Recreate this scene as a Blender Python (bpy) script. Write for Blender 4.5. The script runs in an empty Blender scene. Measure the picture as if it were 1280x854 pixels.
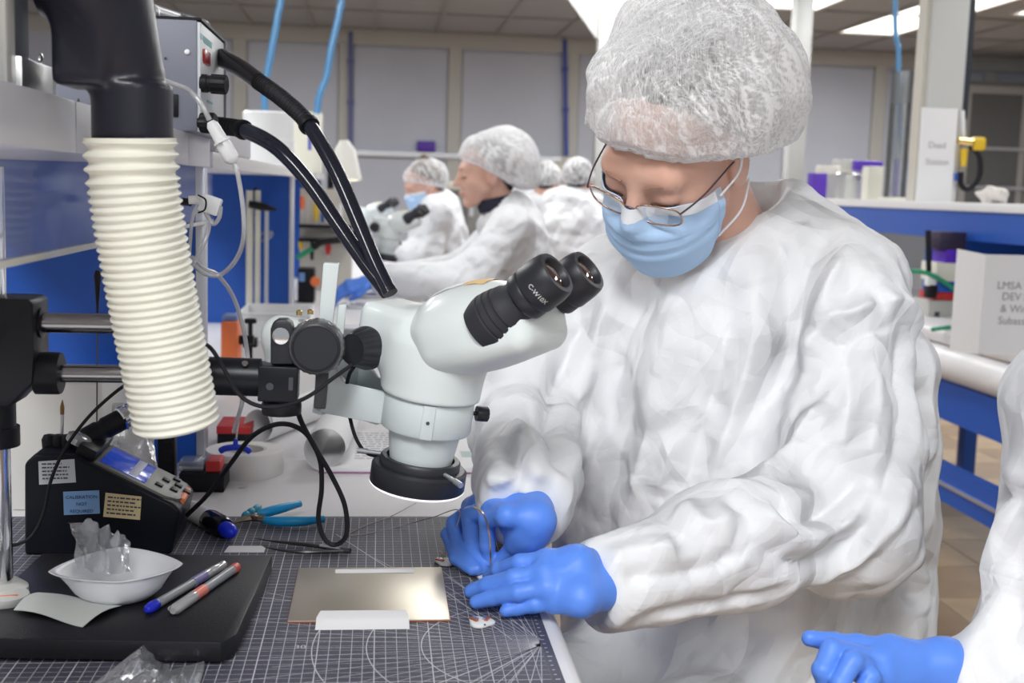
import bpy, bmesh, math, random
import numpy as np
from mathutils import Vector, Matrix

random.seed(7)
RNG = np.random.RandomState(11)
scene = bpy.context.scene
COL = scene.collection
PI = math.pi
rad = math.radians

# ------------------------------------------------------------------ camera
FPX = 1500.0                       # focal length in pixels of a 1280 x 854 frame
TABLE = 0.78                       # height of the bench tops
CAM = Vector((0.0, 0.0, TABLE + 0.411))
YAW, PITCH, ROLL = rad(6.47), rad(7.19), rad(1.75)
F0 = Vector((math.sin(YAW) * math.cos(PITCH), math.cos(YAW) * math.cos(PITCH), -math.sin(PITCH)))
R0 = Vector((math.cos(YAW), -math.sin(YAW), 0))
U0 = R0.cross(F0)
RV = R0 * math.cos(ROLL) + U0 * math.sin(ROLL)
UV = U0 * math.cos(ROLL) - R0 * math.sin(ROLL)
cam_data = bpy.data.cameras.new('camera')
cam_data.sensor_width = 36.0
cam_data.lens = 36.0 * FPX / 1280.0
cam_data.clip_start = 0.02
cam_data.dof.use_dof = True
cam_data.dof.focus_distance = 1.27
cam_data.dof.aperture_fstop = 8.0
cam = bpy.data.objects.new('camera', cam_data)
COL.objects.link(cam)
m = Matrix((RV, UV, -F0)).transposed().to_4x4()
m.translation = CAM
cam.matrix_world = m
scene.camera = cam

# ------------------------------------------------------------------ world, exposure
scene.view_settings.view_transform = 'Standard'
scene.view_settings.look = 'None'
scene.view_settings.gamma = 1.0
scene.view_settings.exposure = 0.86
scene.view_settings.use_curve_mapping = False
w = bpy.data.worlds.new('world')
scene.world = w
w.use_nodes = True
w.node_tree.nodes['Background'].inputs[0].default_value = (0.93, 0.96, 1.0, 1)
w.node_tree.nodes['Background'].inputs[1].default_value = 0.23
# (the ceiling fixtures carry the area lights; see ceiling_fixture)


def at(px, py, Y):
    """the world point seen at a pixel of the photograph, on the plane y = Y"""
    d = F0 + RV * ((px - 640) / FPX) - UV * ((py - 427) / FPX)
    return CAM + d * (Y / d.y)


def onz(px, py, z):
    d = F0 + RV * ((px - 640) / FPX) - UV * ((py - 427) / FPX)
    return CAM + d * ((z - CAM.z) / d.z)


def onx(px, py, x):
    d = F0 + RV * ((px - 640) / FPX) - UV * ((py - 427) / FPX)
    return CAM + d * ((x - CAM.x) / d.x)


# ------------------------------------------------------------------ materials
MATS = {}


def mat(name, col, rough=0.5, metal=0.0, bump=None, var=None, spec=None, trans=0.0, ior=1.45,
        sss=0.0, emit=None, coat=0.0, alpha=None):
    """principled material; bump=(scale, strength[, stretch]), var=(scale, other colour)"""
    if name in MATS:
        return MATS[name]
    mt = bpy.data.materials.new(name)
    mt.use_nodes = True
    nt = mt.node_tree
    b = nt.nodes['Principled BSDF']
    b.inputs['Base Color'].default_value = (*col, 1)
    b.inputs['Roughness'].default_value = rough
    b.inputs['Metallic'].default_value = metal
    b.inputs['IOR'].default_value = ior
    if spec is not None:
        b.inputs['Specular IOR Level'].default_value = spec
    if trans:
        b.inputs['Transmission Weight'].default_value = trans
    if sss:
        b.inputs['Subsurface Weight'].default_value = sss
        b.inputs['Subsurface Radius'].default_value = (0.02, 0.01, 0.006)
    if coat:
        b.inputs['Coat Weight'].default_value = coat
    if emit:
        b.inputs['Emission Color'].default_value = (*emit[0], 1)
        b.inputs['Emission Strength'].default_value = emit[1]
    if alpha is not None:
        b.inputs['Alpha'].default_value = alpha
    tc = None
    if bump or var:
        tc = nt.nodes.new('ShaderNodeTexCoord')
    if bump:
        n = nt.nodes.new('ShaderNodeTexNoise')
        n.inputs['Scale'].default_value = bump[0]
        n.inputs['Detail'].default_value = 4
        src = tc.outputs['Object']
        if len(bump) > 2:
            mp = nt.nodes.new('ShaderNodeMapping')
            mp.inputs['Scale'].default_value = bump[2]
            nt.links.new(src, mp.inputs[0])
            src = mp.outputs[0]
        nt.links.new(src, n.inputs['Vector'])
        bp = nt.nodes.new('ShaderNodeBump')
        bp.inputs['Strength'].default_value = bump[1]
        bp.inputs['Distance'].default_value = 0.002
        nt.links.new(n.outputs['Fac'], bp.inputs['Height'])
        nt.links.new(bp.outputs[0], b.inputs['Normal'])
    if var:
        n = nt.nodes.new('ShaderNodeTexNoise')
        n.inputs['Scale'].default_value = var[0]
        n.inputs['Detail'].default_value = 5
        nt.links.new(tc.outputs['Object'], n.inputs['Vector'])
        mx = nt.nodes.new('ShaderNodeMix')
        mx.data_type = 'RGBA'
        mx.inputs[6].default_value = (*col, 1)
        mx.inputs[7].default_value = (*var[1], 1)
        rp = nt.nodes.new('ShaderNodeMapRange')
        rp.inputs[1].default_value = 0.35
        rp.inputs[2].default_value = 0.65
        nt.links.new(n.outputs['Fac'], rp.inputs[0])
        nt.links.new(rp.outputs[0], mx.inputs[0])
        nt.links.new(mx.outputs[2], b.inputs['Base Color'])
    MATS[name] = mt
    return mt


def film(name, tint=(1, 1, 1), gloss=0.12, rough=0.05, haze=0.0, hazecol=(0.9, 0.9, 0.9), wrinkle=None, facing=0.5):
    """a thin clear sheet: transparent, glossy at glancing angles, a little milky"""
    if name in MATS:
        return MATS[name]
    mt = bpy.data.materials.new(name)
    mt.use_nodes = True
    nt = mt.node_tree
    nt.nodes.clear()
    out = nt.nodes.new('ShaderNodeOutputMaterial')
    tr = nt.nodes.new('ShaderNodeBsdfTransparent')
    tr.inputs[0].default_value = (*tint, 1)
    df = nt.nodes.new('ShaderNodeBsdfDiffuse')
    df.inputs[0].default_value = (*hazecol, 1)
    gl = nt.nodes.new('ShaderNodeBsdfGlossy')
    gl.inputs['Roughness'].default_value = rough
    m1 = nt.nodes.new('ShaderNodeMixShader')
    m1.inputs[0].default_value = haze
    nt.links.new(tr.outputs[0], m1.inputs[1])
    nt.links.new(df.outputs[0], m1.inputs[2])
    lw = nt.nodes.new('ShaderNodeLayerWeight')
    lw.inputs[0].default_value = facing
    mr = nt.nodes.new('ShaderNodeMapRange')
    mr.inputs[3].default_value = gloss * 0.35
    mr.inputs[4].default_value = min(1.0, gloss * 4)
    nt.links.new(lw.outputs['Fresnel'], mr.inputs[0])
    m2 = nt.nodes.new('ShaderNodeMixShader')
    nt.links.new(mr.outputs[0], m2.inputs[0])
    nt.links.new(m1.outputs[0], m2.inputs[1])
    nt.links.new(gl.outputs[0], m2.inputs[2])
    if wrinkle:
        tc = nt.nodes.new('ShaderNodeTexCoord')
        n = nt.nodes.new('ShaderNodeTexNoise')
        n.inputs['Scale'].default_value = wrinkle[0]
        n.inputs['Detail'].default_value = 3
        n.inputs['Distortion'].default_value = 1.5
        nt.links.new(tc.outputs['Object'], n.inputs['Vector'])
        bp = nt.nodes.new('ShaderNodeBump')
        bp.inputs['Strength'].default_value = wrinkle[1]
        bp.inputs['Distance'].default_value = 0.004
        nt.links.new(n.outputs['Fac'], bp.inputs['Height'])
        nt.links.new(bp.outputs[0], gl.inputs['Normal'])
        nt.links.new(bp.outputs[0], df.inputs['Normal'])
    nt.links.new(m2.outputs[0], out.inputs[0])
    MATS[name] = mt
    return mt


# ------------------------------------------------------------------ objects
WM = {}                                     # world matrix of every object made


def tag(o, label=None, cat=None, group=None, kind=None):
    if label:
        o['label'] = label
    if cat:
        o['category'] = cat
    if group:
        o['group'] = group
    if kind:
        o['kind'] = kind
    return o


def thing(name, label, cat, loc, group=None):
    o = bpy.data.objects.new(name, None)
    o.empty_display_size = 0.05
    COL.objects.link(o)
    o.location = loc
    WM[o] = Matrix.Translation(Vector(loc))
    return tag(o, label, cat, group)


def link_mesh(name, me, material, parent=None, origin=None):
    o = bpy.data.objects.new(name, me)
    COL.objects.link(o)
    if material:
        me.materials.append(material)
    if parent is not None:
        o.parent = parent
        WM[o] = WM[parent].copy()
        me.transform(WM[parent].inverted())
    else:
        n = len(me.vertices)
        co = np.empty(n * 3, dtype=np.float32)
        me.vertices.foreach_get('co', co)
        co = co.reshape(-1, 3)
        lo, hi = co.min(0), co.max(0)
        p = Vector(((lo[0] + hi[0]) / 2, (lo[1] + hi[1]) / 2, lo[2])) if origin is None else Vector(origin)
        me.transform(Matrix.Translation(-p))
        o.location = p
        WM[o] = Matrix.Translation(p)
    return o


def copy_tree(o, parent=None, label=None):
    c = o.copy()
    COL.objects.link(c)
    c.parent = parent
    if label:
        c['label'] = label
    for ch in o.children:
        copy_tree(ch, c)
    return c


def frame(x, y, z, o=(0, 0, 0)):
    m = Matrix((Vector(x).normalized(), Vector(y).normalized(), Vector(z).normalized())).transposed().to_4x4()
    m.translation = Vector(o)
    return m


def aim(o, d, up=(0, 0, 1)):
    """frame at o whose z axis points along d"""
    z = Vector(d).normalized()
    x = Vector(up).cross(z)
    if x.length < 1e-4:
        x = Vector((1, 0, 0)).cross(z)
    x.normalize()
    return frame(x, z.cross(x), z, o)


def T(x, y, z):
    return Matrix.Translation((x, y, z))


def spline(pts, sub=8, closed=False):
    P = [Vector(p) for p in pts]
    n = len(P)
    out = []
    rng = range(n) if closed else range(n - 1)
    for i in rng:
        p1, p2 = P[i], P[(i + 1) % n]
        p0 = P[(i - 1) % n] if (closed or i > 0) else p1 + (p1 - p2)
        p3 = P[(i + 2) % n] if (closed or i + 2 < n) else p2 + (p2 - p1)
        for k in range(sub):
            t = k / sub
            out.append(0.5 * ((2 * p1) + (p2 - p0) * t + (2 * p0 - 5 * p1 + 4 * p2 - p3) * t * t
                              + (3 * p1 - p0 - 3 * p2 + p3) * t ** 3))
    if not closed:
        out.append(P[-1].copy())
    return out


class MB:
    def __init__(s, M=None):
        s.v, s.f = [], []
        s.M = M

    def add(s, vs, fs):
        o = len(s.v)
        if s.M is not None:
            s.v += [s.M @ Vector(p) for p in vs]
        else:
            s.v += [Vector(p) for p in vs]
        s.f += [[i + o for i in f] for f in fs]
        return s

    def box(s, c, size, M=None):
        hx, hy, hz = size[0] / 2, size[1] / 2, size[2] / 2
        vs = [Vector((x * hx, y * hy, z * hz)) for z in (-1, 1) for y in (-1, 1) for x in (-1, 1)]
        if M is not None:
            vs = [M @ p for p in vs]
        vs = [p + Vector(c) for p in vs]
        return s.add(vs, [[0, 2, 3, 1], [4, 5, 7, 6], [0, 1, 5, 4], [2, 6, 7, 3], [0, 4, 6, 2], [1, 3, 7, 5]])

    def span(s, lo, hi):
        return s.box([(a + b) / 2 for a, b in zip(lo, hi)], [abs(b - a) for a, b in zip(lo, hi)])

    def tube(s, pts, r, n=10, cap=True, closed=False, flat=1.0):
        P = [Vector(p) for p in pts]
        m_ = len(P)
        R = r if isinstance(r, (list, tuple)) else [r] * m_
        vs, fs = [], []
        prev = None
        for i, p in enumerate(P):
            if closed:
                t = (P[(i + 1) % m_] - P[i - 1])
            else:
                t = P[min(i + 1, m_ - 1)] - P[max(i - 1, 0)]
            t.normalize()
            if prev is None:
                a = Vector((0, 0, 1)) if abs(t.z) < 0.9 else Vector((1, 0, 0))
                u = t.cross(a).normalized()
            else:
                u = (prev - t * prev.dot(t)).normalized()
            prev = u
            w_ = t.cross(u)
            for k in range(n):
                a = 2 * PI * k / n
                vs.append(p + u * (R[i] * math.cos(a)) + w_ * (R[i] * flat * math.sin(a)))
        segs = m_ if closed else m_ - 1
        for i in range(segs):
            j = (i + 1) % m_
            for k in range(n):
                k2 = (k + 1) % n
                fs.append([i * n + k, i * n + k2, j * n + k2, j * n + k])
        if cap and not closed:
            fs.append(list(range(n))[::-1])
            fs.append([(m_ - 1) * n + k for k in range(n)])
        return s.add(vs, fs)

    def lathe(s, prof, M=None, n=32, cap=True, mod=None):
        """profile of (radius, height) turned about the z axis of M"""
        vs, fs = [], []
        for i, (r, h) in enumerate(prof):
            for k in range(n):
                a = 2 * PI * k / n
                rr = r * (mod(a, i) if mod else 1)
                vs.append(Vector((rr * math.cos(a), rr * math.sin(a), h)))
        for i in range(len(prof) - 1):
            for k in range(n):
                k2 = (k + 1) % n
                fs.append([i * n + k, i * n + k2, (i + 1) * n + k2, (i + 1) * n + k])
        if cap:
            if prof[0][0] > 1e-5:
                fs.append(list(range(n))[::-1])
            if prof[-1][0] > 1e-5:
                fs.append([(len(prof) - 1) * n + k for k in range(n)])
        if M is not None:
            vs = [M @ p for p in vs]
        return s.add(vs, fs)

    def prism(s, outline, z0, z1, M=None):
        n = len(outline)
        vs = [Vector((x, y, z0)) for x, y in outline] + [Vector((x, y, z1)) for x, y in outline]
        fs = [list(range(n))[::-1], list(range(n, 2 * n))]
        for i in range(n):
            j = (i + 1) % n
            fs.append([i, j, n + j, n + i])
        if M is not None:
            vs = [M @ p for p in vs]
        return s.add(vs, fs)

    def sheet(s, rows, th=0.0, closed=False):
        """a surface through rows of points, thickened"""
        nr, nc = len(rows), len(rows[0])
        top = [Vector(p) for r in rows for p in r]
        fs = []
        cc = nc if closed else nc - 1
        for i in range(nr - 1):
            for j in range(cc):
                j2 = (j + 1) % nc
                fs.append([i * nc + j, i * nc + j2, (i + 1) * nc + j2, (i + 1) * nc + j])
        if th:
            nor = [Vector((0, 0, 0)) for _ in top]
            for f in fs:
                n_ = (top[f[1]] - top[f[0]]).cross(top[f[3]] - top[f[0]])
                for i in f:
                    nor[i] += n_
            bot = [p - n_.normalized() * th if n_.length > 0 else p for p, n_ in zip(top, nor)]
            N = len(top)
            f2 = [[i + N for i in f][::-1] for f in fs]
            side = []
            if not closed:
                for i in range(nr - 1):
                    a, b = i * nc, (i + 1) * nc
                    side.append([a, b, b + N, a + N])
                    a, b = i * nc + nc - 1, (i + 1) * nc + nc - 1
                    side.append([b, a, a + N, b + N])
            for j in range(cc):
                j2 = (j + 1) % nc
                side.append([j2, j, j + N, j2 + N])
                a, b = (nr - 1) * nc + j, (nr - 1) * nc + j2
                side.append([a, b, b + N, a + N])
            return s.add(top + bot, fs + f2 + side)
        return s.add(top, fs)

    def build(s, name, material, parent=None, bevel=0, seg=2, sharp=38, origin=None, smooth=True):
        me = bpy.data.meshes.new(name)
        me.from_pydata([tuple(p) for p in s.v], [], s.f)
        bm = bmesh.new()
        bm.from_mesh(me)
        bmesh.ops.remove_doubles(bm, verts=bm.verts, dist=1e-6)
        bmesh.ops.recalc_face_normals(bm, faces=bm.faces)
        if bevel:
            es = [e for e in bm.edges if len(e.link_faces) == 2 and e.calc_face_angle(0) > rad(40)]
            bmesh.ops.bevel(bm, geom=es, offset=bevel, segments=seg, affect='EDGES', profile=0.5, clamp_overlap=True)
        bm.to_mesh(me)
        bm.free()
        if smooth:
            me.polygons.foreach_set('use_smooth', [True] * len(me.polygons))
            me.set_sharp_from_angle(angle=rad(sharp))
        return link_mesh(name, me, material, parent, origin)


def cyl(c0, c1, r, n=24):
    return MB().tube([c0, c1], r, n)


# ------------------------------------------------------------------ implicit surfaces (bodies, cloth, cast housings)
def smin(a, b, k):
    h = np.clip(0.5 + 0.5 * (b - a) / k, 0, 1)
    return b + (a - b) * h - k * h * (1 - h)


def smax(a, b, k):
    return -smin(-a, -b, k)


def d_cap(P, a, b, r1, r2):
    a = np.asarray(a, np.float32)
    b = np.asarray(b, np.float32)
    ba = b - a
    t = np.clip(((P - a) @ ba) / max(1e-9, float(ba @ ba)), 0, 1)
    q = P - a - t[:, None] * ba
    return np.sqrt((q * q).sum(1)) - (r1 + (r2 - r1) * t)


def d_ell(P, c, r, R=None):
    q = P - np.asarray(c, np.float32)
    if R is not None:
        q = q @ np.asarray(R, np.float32)          # columns of R are the axes
    r = np.asarray(r, np.float32)
    k0 = np.sqrt(((q / r) ** 2).sum(1))
    k1 = np.sqrt(((q / (r * r)) ** 2).sum(1)) + 1e-9
    return k0 * (k0 - 1) / k1


def d_box(P, c, h, R=None, rnd=0.0):
    q = P - np.asarray(c, np.float32)
    if R is not None:
        q = q @ np.asarray(R, np.float32)
    q = np.abs(q) - (np.asarray(h, np.float32) - rnd)
    return np.sqrt((np.maximum(q, 0) ** 2).sum(1)) + np.minimum(q.max(1), 0) - rnd


def d_cyl(P, a, b, r1, r2, rnd=0.0):
    """capped cone from a to b"""
    a = np.asarray(a, np.float32)
    b = np.asarray(b, np.float32)
    ax = b - a
    L = float(np.sqrt(ax @ ax))
    ax = ax / L
    q = P - a
    h = q @ ax
    rr = np.sqrt(np.maximum((q * q).sum(1) - h * h, 0))
    R = r1 + (r2 - r1) * np.clip(h / L, 0, 1)
    dx = rr - R + rnd
    dy = np.abs(h - L / 2) - L / 2 + rnd
    return np.sqrt(np.maximum(dx, 0) ** 2 + np.maximum(dy, 0) ** 2) + np.minimum(np.maximum(dx, dy), 0) - rnd


def nets(fn, lo, hi, res):
    lo = np.asarray(lo, np.float32)
    hi = np.asarray(hi, np.float32)
    n = np.maximum(np.ceil((hi - lo) / res).astype(int) + 1, 3)
    xs = [lo[i] + res * np.arange(n[i], dtype=np.float32) for i in range(3)]
    V = np.empty(n, np.float32)
    for i in range(0, n[0], 16):
        g = np.stack(np.meshgrid(xs[0][i:i + 16], xs[1], xs[2], indexing='ij'), -1).reshape(-1, 3)
        V[i:i + 16] = fn(g).reshape(-1, n[1], n[2])
    I = V < 0
    c = np.zeros(n - 1, np.int8)
    for dx in (0, 1):
        for dy in (0, 1):
            for dz in (0, 1):
                c += I[dx:n[0] - 1 + dx, dy:n[1] - 1 + dy, dz:n[2] - 1 + dz]
    mask = (c > 0) & (c < 8)
    cells = np.argwhere(mask)
    idx = -np.ones(n - 1, np.int64)
    idx[mask] = np.arange(len(cells))
    acc = np.zeros((len(cells), 3), np.float32)
    cnt = np.zeros(len(cells), np.float32)
    for ax in range(3):
        o1, o2 = [k for k in range(3) if k != ax]
        for a in (0, 1):
            for b in (0, 1):
                p = cells.copy()
                p[:, o1] += a
                p[:, o2] += b
                q = p.copy()
                q[:, ax] += 1
                v0 = V[p[:, 0], p[:, 1], p[:, 2]]
                v1 = V[q[:, 0], q[:, 1], q[:, 2]]
                cr = (v0 < 0) != (v1 < 0)
                t = np.where(cr, v0 / (v0 - v1 + 1e-20), 0)
                pt = p.astype(np.float32)
                pt[:, ax] += t
                acc[cr] += pt[cr]
                cnt[cr] += 1
    verts = acc / np.maximum(cnt, 1)[:, None] * res + lo
    quads = []
    for ax in range(3):
        o1, o2 = [k for k in range(3) if k != ax]
        sl0 = [slice(None)] * 3
        sl1 = [slice(None)] * 3
        sl0[ax] = slice(0, n[ax] - 1)
        sl1[ax] = slice(1, n[ax])
        A, B = I[tuple(sl0)], I[tuple(sl1)]
        e = np.argwhere(A != B)
        ok = (e[:, o1] > 0) & (e[:, o2] > 0) & (e[:, o1] < n[o1] - 1) & (e[:, o2] < n[o2] - 1)
        e = e[ok]
        flip = A[e[:, 0], e[:, 1], e[:, 2]]
        q = []
        for a, b in ((-1, -1), (0, -1), (0, 0), (-1, 0)):
            p = e.copy()
            p[:, o1] += a
            p[:, o2] += b
            q.append(idx[p[:, 0], p[:, 1], p[:, 2]])
        q = np.stack(q, 1)
        if ax == 1:
            flip = ~flip
        q[~flip] = q[~flip][:, ::-1]
        quads.append(q)
    return verts, np.concatenate(quads)


def vert_normals(v, q):
    n = np.zeros_like(v)
    f = np.cross(v[q[:, 2]] - v[q[:, 0]], v[q[:, 3]] - v[q[:, 1]])
    for k in range(4):
        np.add.at(n, q[:, k], f)
    return n / (np.linalg.norm(n, axis=1)[:, None] + 1e-12)


def relax(v, q, it=2, lam=0.5):
    for _ in range(it):
        s = np.zeros_like(v)
        c = np.zeros(len(v), np.float32)
        for a, b in ((0, 1), (1, 2), (2, 3), (3, 0)):
            np.add.at(s, q[:, a], v[q[:, b]])
            np.add.at(s, q[:, b], v[q[:, a]])
            np.add.at(c, q[:, a], 1)
            np.add.at(c, q[:, b], 1)
        v = v + lam * (s / np.maximum(c, 1)[:, None] - v)
    return v.astype(np.float32)


def skin(name, vq, material, parent=None, xf=None, sharp=None):
    v, q = vq
    me = bpy.data.meshes.new(name)
    me.vertices.add(len(v))
    me.vertices.foreach_set('co', np.ascontiguousarray(v, np.float32).ravel())
    me.loops.add(len(q) * 4)
    me.loops.foreach_set('vertex_index', q.astype(np.int32).ravel())
    me.polygons.add(len(q))
    me.polygons.foreach_set('loop_start', np.arange(0, len(q) * 4, 4, dtype=np.int32))
    me.update(calc_edges=True)
    me.validate()
    me.polygons.foreach_set('use_smooth', np.ones(len(me.polygons), dtype=bool))
    if sharp:
        me.set_sharp_from_angle(angle=rad(sharp))
    if xf is not None:
        me.transform(xf)
    return link_mesh(name, me, material, parent)


def text(body, size, M, material, parent, name='lettering', align='LEFT', depth=0.0):
    cu = bpy.data.curves.new(name, 'FONT')
    cu.body = body
    cu.size = size
    cu.align_x = align
    cu.extrude = depth
    cu.resolution_u = 3
    tmp = bpy.data.objects.new(name, cu)
    COL.objects.link(tmp)
    dg = bpy.context.evaluated_depsgraph_get()
    me = bpy.data.meshes.new_from_object(tmp.evaluated_get(dg))
    bpy.data.objects.remove(tmp)
    bpy.data.curves.remove(cu)
    me.name = name
    me.transform(M)
    me.materials.clear()
    return link_mesh(name, me, material, parent)


def lines(n, w_, h, M, material, parent, name='printed_text', seed=0):
    """a block of illegible small print: rows of short dark dashes"""
    rr = random.Random(seed)
    mb = MB(M)
    for i in range(n):
        y = -h * (i + 0.5) / n
        x = 0
        end = w_ * rr.uniform(0.55, 1.0)
        while x < end:
            l = rr.uniform(0.05, 0.16) * w_
            l = min(l, end - x)
            mb.add([(x, y - h / n * 0.2, 0), (x + l, y - h / n * 0.2, 0), (x + l, y + h / n * 0.2, 0), (x, y + h / n * 0.2, 0)], [[0, 1, 2, 3]])
            x += l + w_ * 0.03
    return mb.build(name, material, parent, smooth=False)


# ------------------------------------------------------------------ palette
WHITE = mat('white_laminate', (0.80, 0.79, 0.80), 0.35)
LILAC = mat('pale_grey_laminate', (0.66, 0.66, 0.71), 0.4)
BLUE = mat('blue_painted_panel', (0.012, 0.092, 0.46), 0.38)
BLUE2 = mat('blue_steel', (0.02, 0.09, 0.42), 0.35)
ALU = mat('aluminium', (0.62, 0.63, 0.66), 0.35, 0.85)
STEEL = mat('brushed_steel', (0.66, 0.66, 0.66), 0.28, 1.0, bump=(60, 0.12, (1, 1, 30)))
CHROME = mat('chrome', (0.78, 0.79, 0.82), 0.12, 1.0)
BLACK = mat('black_plastic', (0.008, 0.008, 0.011), 0.45, spec=0.3)
BLACKM = mat('black_metal', (0.010, 0.011, 0.015), 0.36, 0.1, spec=0.35)
RUBBER = mat('black_rubber', (0.012, 0.012, 0.015), 0.6, spec=0.3)
CREAM = mat('cream_plastic', (0.78, 0.77, 0.66), 0.45)
PAPER = mat('white_paper', (0.82, 0.82, 0.83), 0.7)
INK = mat('dark_ink', (0.06, 0.06, 0.08), 0.7)
WPLAS = mat('white_plastic', (0.82, 0.83, 0.84), 0.35)
BEIGE = mat('beige_paint', (0.60, 0.57, 0.50), 0.5)
PURPLE = mat('purple_plastic', (0.09, 0.03, 0.38), 0.45)
RED = mat('red_plastic', (0.55, 0.03, 0.03), 0.4)
ORANGE = mat('orange_plastic', (0.85, 0.20, 0.06), 0.45)
YELLOW = mat('yellow_plastic', (0.75, 0.50, 0.03), 0.4)
GREEN = mat('green_plastic', (0.02, 0.30, 0.14), 0.5)
BRASS = mat('brass', (0.75, 0.55, 0.22), 0.25, 1.0)
CLEAR = film('clear_plastic', (0.97, 0.98, 0.99), 0.2, 0.08, 0.10)
TUBING = film('clear_tubing', (0.93, 0.94, 0.95), 0.16, 0.12, 0.38, (0.88, 0.88, 0.9))
# ================================================================== THE ROOM
LAMP = 0.60
CEIL = 2.75
YB = 12.5
FLOOR_A = mat('floor_vinyl', (0.36, 0.25, 0.14), 0.45, var=(9, (0.30, 0.20, 0.11)))
FLOOR_B = mat('floor_vinyl_dark', (0.26, 0.17, 0.09), 0.45, var=(9, (0.22, 0.14, 0.075)))
CEILM = mat('ceiling_tile_grey', (0.37, 0.39, 0.43), 0.85, bump=(120, 0.15))
BAR = mat('ceiling_bar_grey', (0.30, 0.30, 0.31), 0.5)
PANELM = mat('wall_panel_grey', (0.52, 0.55, 0.64), 0.42, var=(1.5, (0.48, 0.51, 0.60)))
POSTM = mat('wall_post_beige', (0.50, 0.50, 0.48), 0.5)

# the floor beyond the laid tiles carries the same chequer, aligned with them
FLOOR_C = bpy.data.materials.new('floor_vinyl_chequer')
FLOOR_C.use_nodes = True
nt_ = FLOOR_C.node_tree
ck = nt_.nodes.new('ShaderNodeTexChecker')
ck.inputs['Scale'].default_value = 1 / 0.305
ck.inputs['Color1'].default_value = (0.36, 0.25, 0.14, 1)
ck.inputs['Color2'].default_value = (0.26, 0.17, 0.09, 1)
gm = nt_.nodes.new('ShaderNodeNewGeometry')
mp_ = nt_.nodes.new('ShaderNodeMapping')
mp_.inputs['Location'].default_value = (-1.55 + 0.1525, -2.9 + 0.1525, 0.1)
nt_.links.new(gm.outputs['Position'], mp_.inputs[0])
nt_.links.new(mp_.outputs[0], ck.inputs[0])
nt_.links.new(ck.outputs[0], nt_.nodes['Principled BSDF'].inputs['Base Color'])
nt_.nodes['Principled BSDF'].inputs['Roughness'].default_value = 0.45
floor = tag(MB().span((-6, -3, -0.06), (8.5, YB, -0.004)).build('floor', FLOOR_C), kind='structure')
tile_me = {}
for i in range(9):
    for j in range(17):
        x, y = 1.55 + i * 0.305, 2.9 + j * 0.305
        k = (i + j) % 2
        if k not in tile_me:
            o = MB().box((0, 0, -0.002), (0.302, 0.302, 0.004)).build('tile', FLOOR_A if k == 0 else FLOOR_B, smooth=False, origin=(0, 0, 0))
            tile_me[k] = o.data
        else:
            o = bpy.data.objects.new('tile', tile_me[k])
            COL.objects.link(o)
        o.parent = floor
        o.location = Vector((x, y, 0)) - floor.location

ceiling = tag(MB().span((-6, -3, CEIL + 0.03), (8.5, YB, CEIL + 0.09)).build('ceiling', CEILM), kind='structure')
GX, GY = 0.61, 1.22
fix = [(-1, 0), (3, 0), (4, 0), (7, 0), (8, 0.0)]
ct = None
X0, Y0 = -4.03, 8.06
FIXPOS = []
for i in range(20):
    for j in range(4):
        x, y = X0 + i * GX, Y0 + j * GY
        if j == 1 and i in (5, 9, 10, 12, 14):
            FIXPOS.append((x, y))
            continue
        if j == 2 and i in (14,):
            FIXPOS.append((x, y))
            continue
        if ct is None:
            o = MB().box((0, 0, 0.012), (GX - 0.03, GY - 0.03, 0.018)).build('ceiling_tile', CEILM, smooth=False, origin=(0, 0, 0))
            ct = o.data
        else:
            o = bpy.data.objects.new('ceiling_tile', ct)
            COL.objects.link(o)
        o.parent = ceiling
        o.location = Vector((x, y, CEIL)) - ceiling.location
for i in range(21):
    x = X0 + (i - 0.5) * GX
    MB().span((x - 0.02, Y0 - GY / 2, CEIL - 0.012), (x + 0.02, YB - 0.05, CEIL + 0.03)).build('grid_bar', BAR, ceiling, smooth=False)
for j in range(5):
    y = min(Y0 + (j - 0.5) * GY, YB - 0.07)
    MB().span((X0 - GX / 2, y - 0.022, CEIL - 0.016), (X0 + 19.5 * GX, y + 0.022, CEIL + 0.03)).build('grid_bar', BAR, ceiling, smooth=False)

wall = tag(MB().span((-6, YB, 0), (8.5, YB + 0.1, CEIL + 0.09)).build('wall_back', PANELM), kind='structure')
wall_r = tag(MB().span((8.5, 2.5, 0), (8.6, YB + 0.1, CEIL + 0.09)).build('wall_right', PANELM), kind='structure')
for yp in (3.7, 4.92, 6.14, 7.36, 8.58, 9.8, 11.02):
    MB().span((8.455, yp - 0.07, 0), (8.5, yp + 0.07, CEIL)).build('post', POSTM, wall_r, bevel=0.006, seg=1)
px_posts = [175, 300, 432, 568, 714, 860, 990, 1098, 1235]
xs_posts = [at(p, 120, YB).x for p in px_posts]
for a, b in zip(xs_posts[:-1], xs_posts[1:]):
    MB().span((a + 0.075, YB - 0.018, 0.12), (b - 0.075, YB, 2.58)).build('panel', PANELM, wall, bevel=0.004, seg=1)
for x in xs_posts:
    MB().span((x - 0.07, YB - 0.045, 0), (x + 0.07, YB, CEIL)).build('post', POSTM, wall, bevel=0.006, seg=1)
MB().span((-6, YB - 0.06, 2.60), (8.5, YB, CEIL + 0.02)).build('top_rail', POSTM, wall, bevel=0.006, seg=1)
MB().span((at(440, 190, YB).x, YB - 0.09, at(500, 196, YB).z), (at(700, 190, YB).x, YB, at(500, 190, YB).z)).build('ledge', ALU, wall)

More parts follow.
